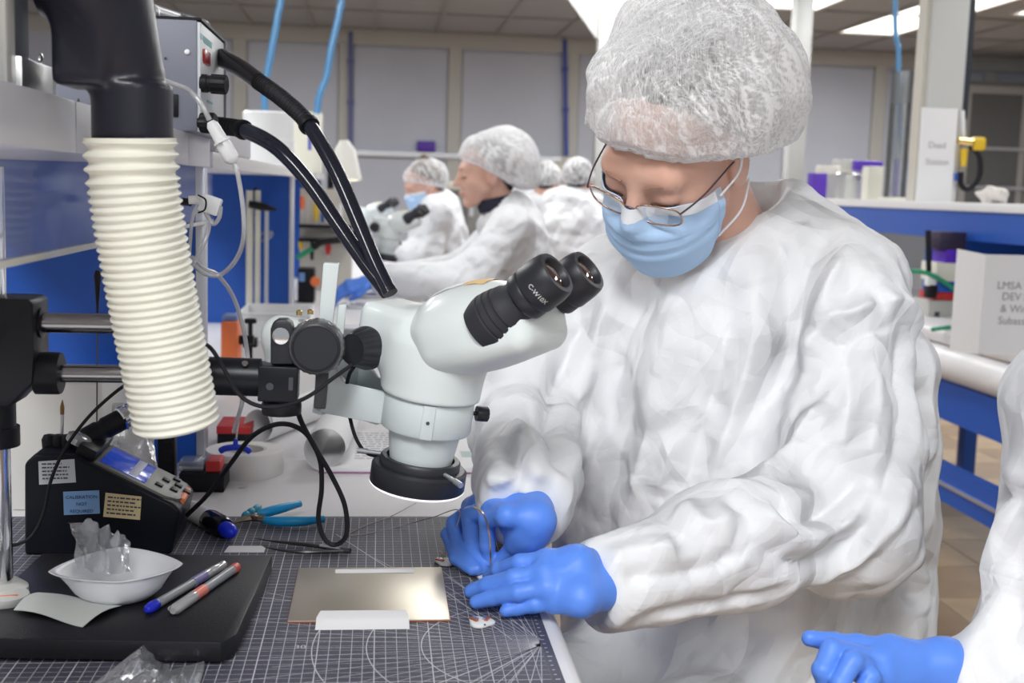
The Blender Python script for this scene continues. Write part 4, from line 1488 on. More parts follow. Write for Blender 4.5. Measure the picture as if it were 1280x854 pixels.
MB().lathe([(0.0078, 0), (0.0078, 0.0016), (0.0065, 0.002)], aim(c, (0, -1, 0)), 24).build('chrome_disc', CHROME, FB)
kd = (CAM - at(391, 436, FY)).normalized()
kd = (kd + RV * -0.07 + UV * -0.10).normalized()
kc = at(396, 433, FY - 0.002)
MB().lathe([(0.0265, 0.0), (0.0268, 0.003), (0.0250, 0.013), (0.0235, 0.015)], aim(kc, kd), 56, mod=lambda a, i: 1 + 0.012 * math.cos(28 * a)).build('knob_rim', mat('knob_rim_grey', (0.12, 0.12, 0.13), 0.25, 0.3, coat=0.3), FB)
MB().lathe([(0.0235, 0.012), (0.0225, 0.0165), (0.0205, 0.0175), (0.0200, 0.0168), (0.0, 0.0168)], aim(kc, kd), 56).build('knob_face', SBK, FB)
MB().tube([kc + kd * -0.02, kc + kd * 0.002], 0.014, 24).build('knob_hub', SBK, FB)
for p in ((374, 394), (388, 393)):
    c = at(p[0], p[1], FY + 0.004)
    MB().lathe([(0.0028, 0), (0.0028, 0.004), (0.001, 0.005)], T(c.x, c.y, c.z), 12).build('brass_screw', BRASS, FB)

# cables of the scope ---------------------------------------------------------
def cable(label, px, r, m=RUBBER, name='cable', sub=9):
    P = [at(a, b, y) for a, b, y in px]
    return tag(MB().tube(spline(P, sub), r, 9).build(name, m), label, 'cable')


cable('black cable arching up behind the mat and looping down in front of the pliers', [(234, 644, 1.36), (260, 618, 1.33), (288, 580, 1.30), (316, 545, 1.27), (350, 530, 1.24), (380, 540, 1.22), (399, 572, 1.21), (402, 610, 1.22), (398, 648, 1.235), (406, 674, 1.24), (420, 681, 1.24), (433, 668, 1.23), (431, 632, 1.22), (414, 594, 1.21), (394, 560, 1.19), (377, 528, 1.17), (370, 505, 1.16)], 0.0026)
cable('black lead from the ring light up behind the microscope arm', [(478, 572, 1.185), (458, 566, 1.19), (445, 548, 1.19), (437, 520, 1.195), (433, 490, 1.19), (436, 470, 1.18), (443, 458, 1.165)], 0.0019)
cable('thin black cable drooping from the hose under the lock knob to the zoom knob', [(244, 428, 1.135), (262, 434, 1.06), (278, 458, 1.055), (298, 492, 1.055), (322, 507, 1.055), (352, 508, 1.058), (385, 496, 1.07), (415, 474, 1.08), (440, 456, 1.09)], 0.0019)
# ================================================================== FUME EXTRACTOR ON THE NEAR SHELF
ZS1 = SH0 + 0.040                       # top of the near shelf fascia
ZSB = SH0 + 0.018
EY = 0.985
fx = thing('fume_extractor', 'steel fume extractor on the near shelf with black elbow and cream ribbed hose', 'fume extractor', (XS - 0.15, 0.75, ZSB))
MB().span((XS - 0.34, 0.42, ZSB), (XS - 0.022, 0.905, ZSB + 0.46)).build('housing', STEEL, fx, bevel=0.003)
MB().span((XS - 0.030, 0.893, ZS1 - 0.002), (XS - 0.016, 0.915, ZSB + 0.46)).build('edge_strip', mat('strip_pale', (0.72, 0.72, 0.68), 0.3, 0.3), fx, bevel=0.002)
MB().span((XS - 0.20, 0.905, ZSB), (XS - 0.035, 0.99, ZSB + 0.40)).build('rear_box', mat('duct_dark', (0.02, 0.02, 0.03), 0.4), fx)
MB().span((XS - 0.05, 0.920, ZS1 + 0.022), (XS - 0.018, 0.958, ZSB + 0.42)).build('flange', mat('flange_slate', (0.16, 0.18, 0.22), 0.4, 0.4), fx, bevel=0.003)
MB().span((XS - 0.06, 0.915, ZSB), (XS - 0.012, 0.999, ZS1 + 0.024)).build('bracket', STEEL, fx, bevel=0.0015)
for (a, b, Y_, r) in ((24, 72, 0.87, 0.004), (28, 71, 0.88, 0.0035), (50, 73, 0.93, 0.004), (59, 118, 0.94, 0.0042)):
    c = onx(a, b, XS - 0.0215 if Y_ < 0.9 else XS - 0.0165)
    MB().lathe([(r, 0), (r * 0.9, 0.0015), (r * 0.3, 0.0025)], aim(c, (1, 0, 0)), 14).build('screw', CHROME, fx)
c = onx(98, 128, XS - 0.0118)
MB().lathe([(0.0035, 0), (0.0035, 0.0004)], aim(c, (1, 0, 0)), 14).build('bolt_hole', INK, fx)
DUCT = mat('duct_black', (0.016, 0.016, 0.026), 0.34, bump=(300, 0.08))
e0, e1, e2, e3 = at(166, 176, EY), at(165, 112, EY), at(146, 50, EY - 0.003), at(96, -75, EY - 0.01)


def f_elbow(P):
    d = d_cyl(P, tuple(e0), tuple(e1 + Vector((0, 0, 0.004))), 0.0310, 0.0310, 0.001)
    h = d_cap(P, tuple(e1 + Vector((-0.002, 0, 0.010))), tuple(e3), 0.0275, 0.050)
    h = smin(h, d_cap(P, tuple(e3), tuple(e3 + Vector((-0.06, 0, 0.0))), 0.05, 0.055), 0.02)
    b = d_box(P, tuple(at(108, 36, EY - 0.005)), (0.020, 0.030, 0.045), None, 0.006)
    return smin(smin(h, b, 0.012), d, 0.006)


skin('elbow', nets(f_elbow, tuple(at(20, 180, EY - 0.08)), (at(260, 0, EY).x, EY + 0.08, at(0, -160, EY).z), 0.0028), DUCT, fx)
axis = spline([at(163, 172, EY), at(164.5, 200, EY + 0.001), at(169, 245, EY + 0.003), at(182, 325, EY + 0.01), at(200, 422, EY + 0.02), at(221, 531, EY + 0.03)], 60)
# arc length resample
cum = [0]
for a, b in zip(axis[:-1], axis[1:]):
    cum.append(cum[-1] + (b - a).length)
Ltot = cum[-1]
arr = np.array([[p.x, p.y, p.z] for p in axis])
NS = 420
ss = np.linspace(0, Ltot, NS)
res_ = [Vector((np.interp(s, cum, arr[:, 0]), np.interp(s, cum, arr[:, 1]), np.interp(s, cum, arr[:, 2]))) for s in ss]
rr_ = []
for s in ss:
    if s < 0.0035:
        rr_.append(0.0352)
    elif s < 0.034:
        ph = (s - 0.0035) / 0.0102
        x = ph % 1.0
        rr_.append(0.0325 + 0.0042 * (0.5 + 0.5 * math.cos(2 * PI * x)) ** 1.6)
    else:
        ph = (s - 0.034) / 0.00635
        rr_.append(0.0345 + 0.0014 * math.cos(2 * PI * ph))
mb = MB()
mb.tube(res_, rr_, 44, cap=False)
mb.tube(res_[::-1], [r - 0.003 for r in rr_[::-1]], 44, cap=False)
HOSE = mat('hose_cream', (0.84, 0.83, 0.73), 0.42)
mb.build('hose', HOSE, fx, sharp=75)

# ================================================================== FIBRE-OPTIC ILLUMINATOR
IY0, IY1, IX0, IX1, IZ1 = 1.565, 1.80, XS - 0.155, XS + 0.020, ZSB + 0.160
il = thing('light_source', 'grey fibre-optic light source box with red switch and black knob on the near shelf', 'light source', ((IX0 + IX1) / 2, (IY0 + IY1) / 2, ZS1))
MB().span((IX0, IY0, ZS1), (IX1 - 0.004, IY1, IZ1)).build('case', mat('case_slate', (0.20, 0.21, 0.26), 0.45), il, bevel=0.002)
fp = MB().span((IX1 - 0.006, IY0 + 0.002, ZS1), (IX1, IY1 - 0.002, IZ1 - 0.003)).build('front_panel', mat('panel_pale', (0.60, 0.63, 0.66), 0.4), il, bevel=0.001)
MB().span((IX0, IY0 - 0.001, IZ1 - 0.001), (IX1 + 0.002, IY1 + 0.002, IZ1 + 0.002)).build('top_edge', BLACK, il)
MB().span((IX1 - 0.005, IY1 - 0.004, ZS1), (IX1 + 0.003, IY1 + 0.002, IZ1)).build('panel_edge', MATS['case_slate'], il)
Mf = frame((0, 1, 0), (0, 0, 1), (1, 0, 0), (IX1, 0, 0))
c = onx(257, 72, IX1)
MB(Mf).box((c.y, c.z, 0.001), (0.052, 0.017, 0.004)).build('switch', mat('switch_red', (0.35, 0.01, 0.015), 0.25), fp, bevel=0.001)
c = onx(258, 52, IX1)
MB(Mf).box((c.y + 0.01, c.z, 0.0003), (0.075, 0.008, 0.0006)).build('badge', mat('badge_teal', (0.05, 0.35, 0.42), 0.4), fp)
MB(Mf).box((c.y - 0.045, c.z + 0.001, 0.0003), (0.03, 0.006, 0.0006)).build('badge', mat('badge_pale', (0.35, 0.55, 0.62), 0.4), fp)
c = onx(262, 128, IX1)
MB(Mf).box((c.y, c.z, 0.0003), (0.05, 0.003, 0.0006)).build('printed_mark', MATS['badge_teal'], fp)
kc_ = onx(252, 104, IX1)
MB().lathe([(0.0115, 0), (0.0115, 0.008), (0.0105, 0.009), (0.0105, 0.012), (0.012, 0.013), (0.012, 0.030), (0.011, 0.032)], aim(kc_, (1, -0.15, -0.04)), 36, mod=lambda a, i: 1 + (0.04 * math.cos(14 * a) if i > 3 else 0)).build('dial_knob', BLACK, il)
c = at(234, 65, IY0 - 0.0005)
MB().lathe([(0.0036, 0), (0.003, 0.002), (0.001, 0.0028)], aim(c, (0, -1, 0)), 14).build('screw', WPLAS, il)
c = at(207, 73, IY0 - 0.0005)
MB().lathe([(0.0018, 0), (0.0018, 0.0006)], aim(c, (0, -1, 0)), 10).build('hole', INK, il)
c = at(217, 132, IY0)
MB().box((c.x, c.y, c.z), (0.012, 0.005, 0.028)).build('rocker_socket', BLACK, il, bevel=0.001)


# gooseneck light guides
def goose(label, px, r0, r1, rib):
    P = spline([at(a, b, y) for a, b, y in px], 14)
    t = thing('gooseneck', label, 'light guide', tuple(P[0]))
    n = len(P)
    R = [r0 + (r1 - r0) * i / (n - 1) for i in range(n)]
    i0, i1 = int(n * rib[0]), int(n * rib[1])
    if i0 > 1:
        MB().tube(P[:i0 + 1], [x * 1.12 for x in R[:i0 + 1]], 20).build('sleeve', mat('sleeve_gloss', (0.010, 0.010, 0.014), 0.14), t)
    # ribbed strain relief
    seg = P[i0:i1 + 1]
    fine, fr = [], []
    k = 0
    for a, b, ra in zip(seg[:-1], seg[1:], R[i0:i1]):
        m_ = max(2, int((b - a).length / 0.0013))
        for j in range(m_):
            fine.append(a.lerp(b, j / m_))
            fr.append(ra * (1.05 + 0.07 * math.sin(k * 1.5)))
            k += 1
    MB().tube(fine, fr, 18).build('ribbed_relief', RUBBER, t, sharp=80)
    MB().tube(P[i1:], R[i1:], 20).build('guide', mat('guide_gloss', (0.012, 0.013, 0.022), 0.16), t)
    d = (P[i1 + 1] - P[i1]).normalized()
    MB().lathe([(r0 * 1.16, -0.004), (r0 * 1.2, 0.0), (r0 * 1.16, 0.004)], aim(P[i1], d), 20).build('collar', BLACK, t)
    MB().tube([P[-3], P[-1] + (P[-1] - P[-2]) * 0.3], r1 * 1.06, 20).build('end_ferrule', mat('ferrule_dark', (0.05, 0.05, 0.06), 0.2, 0.8), t)
    return t


goose('upper black gooseneck light guide arching from the light source, its ribbed joint against the wall', [(276, 72, 1.74), (300, 85, 1.70), (322, 101, 1.66), (356, 126, 1.60), (386, 156, 1.55), (420, 214, 1.50), (448, 278, 1.46), (470, 330, 1.43), (488, 366, 1.41)], 0.0112, 0.0085, (0.26, 0.50))
goose('lower black gooseneck light guide leaving the knurled socket under the black knob', [(258, 156, 1.70), (280, 158, 1.66), (306, 163, 1.62), (345, 184, 1.56), (385, 226, 1.52), (425, 284, 1.48), (460, 335, 1.45), (484, 366, 1.43)], 0.0112, 0.0085, (0.05, 0.28))
c = onx(247, 154, IX1)
MB().lathe([(0.006, -0.01), (0.006, -0.006), (0.012, -0.006), (0.0125, 0.0), (0.0125, 0.010), (0.011, 0.012)], aim(c + Vector((0.012, -0.012, 0)), (1, -0.2, 0)), 32, mod=lambda a, i: 1 + (0.03 * math.cos(16 * a) if i > 1 else 0)).build('guide_socket', BLACK, il)

# silver torch lying on the light source
a, b = at(188, 20, 1.66), at(262, 44, 1.70)
a.z = b.z = IZ1 + 0.0125
a = Vector((at(188, 20, 1.66).x, 1.64, IZ1 + 0.0125 + 0.004))
b = Vector((at(250, 44, 1.70).x, 1.74, IZ1 + 0.0125 - 0.002))
to = thing('torch', 'silver cylinder with dark grip lying on top of the light source', 'torch', (a.x, a.y, IZ1))
Mt = aim(a, b - a)
tl = (b - a).length
MB(Mt).lathe([(0.009, -0.004), (0.0115, 0), (0.0115, 0.006), (0.0095, 0.007), (0.0095, 0.010), (0.0115, 0.011), (0.0105, tl * 0.5)], None, 28).build('head', ALU, to)
MB(Mt).lathe([(0.0122, tl * 0.5), (0.0125, tl * 0.55), (0.0125, tl * 0.97), (0.011, tl)], None, 28).build('grip', mat('grip_slate', (0.06, 0.06, 0.075), 0.4), to)

# ------------------------------------------------------------------ clear air line with white connectors
CT = [(196, 100, 1.16), (212, 103, 1.18), (236, 113, 1.20), (252, 131, 1.20), (262, 150, 1.20)]
ln = thing('air_line', 'clear thin air line with white inline connector hanging in front of the light source', 'tubing', tuple(at(262, 150, 1.20)))
MB().tube(spline([at(*p) for p in CT], 8), 0.0026, 10).build('upper_tube', TUBING, ln)
c0_, c1_ = at(263, 152, 1.20), at(293, 204, 1.20)
Mc = aim(c0_, c1_ - c0_)
cl_ = (c1_ - c0_).length
MB(Mc).lathe([(0.0035, 0), (0.0060, 0.004), (0.0066, cl_ * 0.40), (0.0066, cl_ * 0.44), (0.0085, cl_ * 0.45), (0.0085, cl_ * 0.50), (0.0068, cl_ * 0.51), (0.0076, cl_ * 0.56), (0.0078, cl_ * 0.88), (0.0055, cl_ * 0.96), (0.003, cl_)], None, 24).build('connector', WPLAS, ln)
MB(Mc).box((0, 0.0, cl_ * 0.47), (0.026, 0.004, 0.003)).build('connector_wing', WPLAS, ln)
LT = [(293, 204, 1.20), (298, 222, 1.20), (304, 262, 1.21), (304, 300, 1.22), (294, 326, 1.24), (276, 343, 1.26), (258, 343, 1.25), (240, 330, 1.22)]
MB().tube(spline([at(*p) for p in LT], 10), 0.0024, 10).build('lower_tube', TUBING, ln)
LT = [(240, 322, 1.23), (256, 336, 1.25), (272, 344, 1.27), (290, 368, 1.29), (302, 402, 1.31), (309, 440, 1.33), (311, 470, 1.33), (304, 500, 1.33), (292, 540, 1.35)]
ln2 = tag(MB().tube(spline([at(*p) for p in LT], 10), 0.0024, 10).build('air_line', TUBING), 'second clear air line crossing the first and running down behind the boom', 'tubing')
cl = thing('tube_clip', 'white pinch clip with a clear tube loop beside the ribbed hose', 'clip', tuple(at(258, 258, 1.24)))
cb_ = at(263, 256, 1.24)
MB(frame((0.9, 0, -0.3), (0.3, 0, 0.9), (0, -1, 0), cb_)).box((0, 0, 0), (0.020, 0.018, 0.012)).build('clip_block', WPLAS, cl, bevel=0.002)
MB().tube(spline([at(*p) for p in [(236, 250, 1.24), (246, 250, 1.24), (254, 252, 1.235)]], 5), 0.0045, 10).build('clip_nozzle', WPLAS, cl)
MB().tube(spline([at(*p) for p in [(248, 244, 1.23), (257, 250, 1.222), (256, 262, 1.224), (248, 266, 1.23)]], 6), 0.0009, 8).build('clip_spring', BLACK, cl)
MB().tube(spline([at(*p) for p in [(256, 264, 1.24), (266, 280, 1.24), (274, 272, 1.24), (276, 258, 1.24)]], 6), 0.0022, 10).build('tube_loop', TUBING, cl)
MB().tube(spline([at(*p) for p in [(262, 278, 1.24), (258, 296, 1.24), (246, 322, 1.23), (232, 340, 1.22)]], 6), 0.0024, 10).build('tube_tail', TUBING, cl)
MB().tube(spline([at(*p) for p in [(246, 256, 1.24), (240, 276, 1.24), (238, 300, 1.23), (236, 325, 1.22)]], 6), 0.0018, 10).build('tube_tail', TUBING, cl)
MB().tube([at(228, 252, 1.25), at(238, 253, 1.245)], 0.004, 10).build('clip_peg', BLACK, cl)

# ================================================================== SECOND BENCH: trays, stands, boxes
def rbox(name, label, cat, lo, hi, m, bevel=0.003):
    return tag(MB().span(lo, hi).build(name, m, bevel=bevel), label, cat)


def tray(label, x0, x1, y0, y1, h, m):
    t = thing('tray', label, 'tray', ((x0 + x1) / 2, (y0 + y1) / 2, TABLE))
    mb = MB()
    w_ = 0.006
    mb.span((x0, y0, TABLE), (x1, y1, TABLE + 0.006))
    mb.build('floor', m, t)
    for lo, hi in (((x0, y0, TABLE), (x1, y0 + w_, TABLE + h)), ((x0, y1 - w_, TABLE), (x1, y1, TABLE + h)), ((x0, y0, TABLE), (x0 + w_, y1, TABLE + h)), ((x1 - w_, y0, TABLE), (x1, y1, TABLE + h))):
        MB().span(lo, hi).build('side', m, t, bevel=0.002)
    MB().span((x0 - 0.004, y0 - 0.008, TABLE + h - 0.006), (x1 + 0.004, y0 + 0.004, TABLE + h)).build('rim', m, t, bevel=0.002)
    return t


q = onz(330, 458, TABLE)
tray('low white tray on the second bench, nearest to the focus knob', at(282, 430, 2.75).x, at(370, 430, 2.75).x, 2.75, 3.10, 0.058, WPLAS)
tray('longer white tray behind the first, in front of the lab stand', at(296, 400, 3.15).x, at(386, 400, 3.15).x, 3.15, 3.40, 0.075, WPLAS)
c = onz(288, 462, TABLE)
og = thing('orange_device', 'small orange instrument with black nozzle on the second bench', 'instrument', (c.x, 2.55, TABLE))
ox0, ox1 = at(276, 430, 2.52).x, at(297, 430, 2.52).x
MB().span((ox0, 2.52, TABLE), (ox1, 2.60, at(285, 403, 2.52).z)).build('case', ORANGE, og, bevel=0.004)
MB().span((ox0, 2.54, at(285, 403, 2.52).z), (ox1 - 0.004, 2.60, at(285, 396, 2.52).z)).build('lid', mat('lid_blue', (0.2, 0.3, 0.6), 0.4), og, bevel=0.002)
MB().tube([(ox1, 2.55, at(300, 425, 2.55).z), (ox1 + 0.03, 2.55, at(300, 425, 2.55).z)], 0.010, 16).build('nozzle', BLACK, og)
c = at(313, 420, 2.65)
ck_ = thing('clamp', 'little black screw clamp beside the orange instrument', 'clamp', (c.x, 2.65, TABLE))
MB().tube([(c.x, 2.65, TABLE), (c.x, 2.65, at(313, 402, 2.65).z)], 0.005, 12).build('screw', BLACKM, ck_)
MB().lathe([(0.013, 0), (0.014, 0.006), (0.012, 0.010)], T(c.x, 2.65, at(313, 404, 2.65).z), 18).build('head', BLACK, ck_)
MB().box((c.x, 2.65, at(313, 428, 2.65).z), (0.03, 0.03, 0.02)).build('jaw', BLACKM, ck_, bevel=0.002)

ls = thing('lab_stand', 'pale lab stand with twin posts, black lever and glass clamp before the blue divider', 'stand', (at(322, 365, 3.3).x, 3.53, TABLE))
lx = at(324, 300, 3.52).x
MB().span((lx - 0.05, 3.42, TABLE), (lx + 0.09, 3.48, TABLE + 0.012)).build('base', BEIGE, ls, bevel=0.002)
for px_, r in ((312, 0.010), (322, 0.008), (333, 0.006)):
    x = at(px_, 300, 3.45).x
    MB().tube([(x, 3.45, TABLE + 0.01), (x, 3.45, at(px_, 238 if px_ < 330 else 262, 3.45).z)], r, 14).build('post', CREAM if px_ < 330 else ALU, ls)
a = at(311, 255, 3.42)
b = at(346, 262, 3.42)
MB().tube([a, a.lerp(b, 0.5), b], [0.010, 0.012, 0.003], 12).build('lever', BLACK, ls)
MB().tube([at(320, 235, 3.51), at(321, 275, 3.51)], 0.006, 10).build('lever_rod', BLACKM, ls)
MB().tube(spline([at(316, 300, 3.5), at(328, 292, 3.5), at(340, 292, 3.5), at(332, 300, 3.5), at(320, 300, 3.5)], 6), 0.006, 10).build('glass_clamp', CLEAR, ls)

# tubs and boxes on the far shelves
def tub(label, px0, px1, yt, X, m, z):
    c = onx((px0 + px1) / 2, 215, X)
    r = (px1 - px0) / 2 * c.y / FPX
    h = at((px0 + px1) / 2, yt, c.y).z - z
    t = thing('storage_tub', label, 'tub', (c.x, c.y, z))
    MB().lathe([(r * 0.93, 0), (r, 0.005), (r, h * 0.48)], T(c.x, c.y, z), 36).build('tub', m, t)
    MB().lathe([(r * 1.01, h * 0.48), (r * 1.01, h * 0.52), (r * 0.98, h * 0.53), (r * 0.98, h * 0.97), (r * 0.9, h)], T(c.x, c.y, z), 36).build('second_tub', m, t)
    return t


tub('tall white double tub on the second shelf, left of the beige carton', 304, 366, 140, XS - 0.10, WPLAS, SH0 + 0.018)
p = onx(384, 200, XS - 0.03)
bb = thing('carton', 'beige carton with small blue print beside the white tub on the far shelf', 'carton', (p.x, p.y, SH0 + 0.018))
hw = 17 * p.y / FPX
MB().span((p.x - hw, p.y - 0.05, SH0 + 0.018), (p.x + hw, p.y + 0.1, at(384, 140, p.y).z)).build('box', CREAM, bb, bevel=0.003)
MB().span((p.x + hw * 0.1, p.y - 0.0515, at(384, 188, p.y).z), (p.x + hw * 0.35, p.y - 0.05, at(384, 168, p.y).z)).build('print', mat('print_blue', (0.1, 0.12, 0.45), 0.5), bb)
bn0 = at(278, 222, 2.1)
rbox('fascia_bin', 'pale grey bin front at the start of the second shelf, beyond the light source', 'bin', (XS - 0.16, 1.86, SH0 + 0.0225), (XS + 0.001, 2.35, SH0 + 0.062), LILAC)

# lamp form invented for an unclear white thing, and tool rack far behind
p = at(428, 205, 5.2)
lp = thing('invented_lamp', 'invented lamp form with glowing mouth, in place of a bright white thing behind the goosenecks', 'lamp', (p.x - 0.1, 5.25, TABLE))
MB().tube(spline([(p.x - 0.04, 5.25, TABLE), (p.x - 0.05, 5.25, at(415, 250, 5.25).z), at(414, 205, 5.25), at(420, 188, 5.25)], 6), 0.014, 10).build('arm', BLACK, lp)
MB().lathe([(0.02, 0), (0.045, 0.04), (0.062, 0.17), (0.058, 0.17), (0.04, 0.05)], aim(at(430, 176, 5.22), Vector((0.10, -0.1, -1))), 24).build('shade', mat('shade_cream', (0.75, 0.74, 0.68), 0.5), lp)
MB().lathe([(0.0, 0.05), (0.036, 0.05), (0.03, 0.10), (0.0, 0.115)], aim(at(430, 176, 5.22), Vector((0.10, -0.1, -1))), 16).build('bulb', mat('invented_glow', (1, 1, 0.95), 0.5, emit=((1, 0.97, 0.9), 4)), lp)  # added glow, gives the white thing its brightness
MB().lathe([(0.07, 0), (0.07, 0.012), (0.02, 0.02)], T(p.x - 0.04, 5.25, TABLE), 24).build('base', BLACK, lp)

rk = thing('tool_rack', 'rack of small hand tools standing behind the blue divider, with black rails', 'tool rack', (at(400, 300, 4.7).x, 4.7, TABLE))
rx0, rx1 = at(374, 300, 4.7).x, at(440, 300, 4.7).x
MB().span((rx0, 4.74, TABLE), (rx1, 4.76, at(400, 236, 4.74).z)).build('back_board', BEIGE, rk)
for yy in (281, 298):
    MB().span((rx0, 4.66, at(400, yy + 4, 4.7).z), (rx1, 4.74, at(400, yy, 4.7).z)).build('rail', BLACKM, rk)
for px_, y0_, y1_, m_, w_ in ((378, 245, 262, ORANGE, 3), (384, 248, 275, ALU, 2), (395, 249, 276, YELLOW, 3.2), (403, 262, 278, BLUE2, 2.5), (376, 300, 312, YELLOW, 3), (410, 303, 318, RED, 4), (390, 302, 325, BLACK, 2.6), (425, 255, 279, WPLAS, 3)):
    c0__, c1__ = at(px_, y0_, 4.68), at(px_, y1_, 4.68)
    rw = w_ * 4.68 / FPX
    nm = thing('hand_tool', 'small %s handled tool hanging %s in the far tool rack' % ({ORANGE: 'orange', ALU: 'silver', YELLOW: 'yellow', BLUE2: 'blue', RED: 'red', BLACK: 'black', WPLAS: 'white'}[m_], 'on the upper rail' if y0_ < 290 else 'below the lower rail'), 'tool', tuple(c1__))
    MB().tube([c0__, c0__.lerp(c1__, 0.5), c1__], [rw * 0.8, rw, rw * 0.7], 12).build('handle', m_, nm)
    MB().tube([c1__, c1__ + (c1__ - c0__) * 0.35], rw * 0.3, 8).build('blade', ALU, nm)
pts = [at(372, 322, 4.6), at(388, 312, 4.58), at(402, 303, 4.55), at(425, 300, 4.5)]
gt = thing('pliers', 'far pliers with green sleeve and black grip jutting from the tool rack', 'pliers', tuple(pts[0]))
MB().tube(spline(pts[:2] + [pts[1].lerp(pts[2], 0.3)], 6), 0.010, 10).build('sleeve', GREEN, gt)
MB().tube(spline([pts[1].lerp(pts[2], 0.3)] + pts[2:], 6), 0.013, 10).build('grip', BLACK, gt)
q = at(385, 350, 4.2)
bk = thing('camera_box', 'black instrument block with blue window and orange dial on the far bench', 'instrument', (q.x, 4.2, TABLE))
MB().span((at(372, 350, 4.2).x, 4.2, TABLE), (at(393, 350, 4.2).x, 4.3, at(384, 336, 4.2).z)).build('body', BLACK, bk, bevel=0.005)
MB().span((at(374, 350, 4.2).x, 4.196, at(380, 352, 4.2).z), (at(381, 350, 4.2).x, 4.2, at(380, 341, 4.2).z)).build('window', mat('window_blue', (0.2, 0.35, 0.65), 0.2), bk)
MB().lathe([(0.018, 0), (0.016, 0.008)], aim((at(394, 351, 4.2).x, 4.2, at(394, 352, 4.2).z), (0.3, -1, 0)), 18).build('dial', ORANGE, bk)

# amber roll and dishes in front of the seated woman
c = onz(517, 342, TABLE + 0.005)
am = thing('amber_roll', 'amber brown tape roll standing on the far bench before the seated woman', 'tape roll', (c.x, 4.35, TABLE))
rz = 0.034
ac = Vector((at(517, 328, 4.35).x, 4.35, TABLE + rz + 0.02))
MB().lathe([(0.014, -0.022), (0.038, -0.022), (0.038, 0.022), (0.014, 0.022), (0.014, -0.022)], aim(ac, (0.5, -0.8, 0.3)), 28, cap=False).build('roll', mat('amber', (0.40, 0.13, 0.03), 0.3), am)
MB().span((ac.x - 0.03, 4.33, TABLE), (ac.x + 0.03, 4.37, TABLE + 0.02)).build('holder', CREAM, am)
for lab, px_, py_, Y_, r in (('shallow grey dish on the far bench below the gooseneck tips', 462, 372, 3.5, 0.055), ('small grey dish behind the white rack slab', 442, 385, 3.2, 0.04)):
    c = onz(px_, py_, TABLE)
    tag(MB().lathe([(0.0, 0.0), (r * 0.9, 0.0), (r, 0.014), (r * 0.96, 0.014), (r * 0.86, 0.003), (0.0, 0.003)], T(c.x, c.y, TABLE), 32, cap=False).build('dish', ALU), lab, 'dish')
c = onz(470, 398, TABLE)
rbox('instrument_tray', 'flat dark grey instrument tray on the second bench behind the focus mount', 'tray', (c.x - 0.09, 2.95, TABLE), (c.x + 0.09, 3.30, TABLE + 0.02), mat('slate_tray', (0.16, 0.16, 0.18), 0.4))

# ================================================================== background microscopes (same make as the near one)
def pole_stand(label, x, y):
    t = thing('microscope_stand', label, 'stand', (x, y, TABLE))
    MB().span((x - 0.09, y - 0.07, TABLE), (x + 0.09, y + 0.07, TABLE + 0.018)).build('base', BLACKM, t, bevel=0.003)
    MB().tube([(x, y, TABLE + 0.018), (x, y, TABLE + 0.36)], 0.012, 16).build('pole', CHROME, t)
    MB().box((x + 0.02, y, TABLE + 0.20), (0.07, 0.05, 0.05)).build('carrier', BLACKM, t, bevel=0.003)
    return t


def far_scope(label, px, py, Y, rot=0.0):
    o = copy_tree(scope, None, label)
    o.location = at(px, py, Y)
    o.rotation_euler.z = rot
    return o


far_scope('white stereo microscope used by the worker with the hair bun', 482, 326, 5.0, 0.35)
far_scope('third white microscope, farthest along the bench row, partly behind the goosenecks', 456, 302, 6.4, 0.3)
a = at(482, 326, 5.0)
pole_stand('pole stand carrying the microscope of the worker with the hair bun', a.x - 0.16, a.y + 0.05)
a = at(456, 302, 6.4)
pole_stand('farthest pole stand on the bench row, under the third microscope', a.x - 0.16, a.y + 0.05)

# ================================================================== RIGHT-HAND BENCH AND SHELF
ZR = RSZ + 0.012
# white post with dark edge
XP = XRS + 0.22
pa, pb_ = onx(1150, 140, XP), onx(1199, 140, XP)
pm = (pa.y + pb_.y) / 2
po = thing('service_post', 'tall white service post with black edge strip rising behind the station card', 'post', (XP, pm, ZR))
w2 = (pb_.x - pa.x) / 2
cpx = at(1174, 140, pm).x
hw = 24 * pm / FPX
MB().span((cpx - hw, pm - 0.05, ZR), (cpx + hw, pm + 0.06, CEIL)).build('column', mat('post_white', (0.66, 0.67, 0.66), 0.4), po, bevel=0.006)
MB().span((cpx + hw, pm - 0.04, ZR + 0.35), (cpx + hw + 0.028, pm + 0.05, CEIL)).build('edge_strip', mat('strip_dark', (0.03, 0.035, 0.05), 0.4), po)
MB().span((cpx - hw - 0.02, pm - 0.03, ZR), (cpx - hw, pm + 0.05, CEIL)).build('side_channel', BEIGE, po)
# station card
cd_Y = pm - 0.09
k0, k1 = at(1146, 243, cd_Y), at(1198, 136, cd_Y)
cd = thing('station_card', 'white card reading Dead Station propped against the service post', 'sign', ((k0.x + k1.x) / 2, cd_Y, ZR))
MB().span((k0.x, cd_Y, ZR), (k1.x, cd_Y + 0.012, k1.z)).build('card', PAPER, cd, bevel=0.001)
Mcd = frame((1, 0, 0), (0, 0, 1), (0, -1, 0), (0, cd_Y - 0.001, 0))
GR = mat('print_grey', (0.30, 0.30, 0.32), 0.6)
for w_, yy in (('Dead', 185), ('Station', 206)):
    c = at(1171, yy, cd_Y)
    text(w_, 0.036, frame((1, 0, 0), (0, 0, 1), (0, -1, 0), (c.x, cd_Y - 0.001, c.z)), GR, cd, 'lettering', 'CENTER')
MB().tube([at(1195, 226, cd_Y - 0.01), at(1195, 216, cd_Y - 0.01)], 0.007, 8).build('blue_clip', BLUE2, cd)
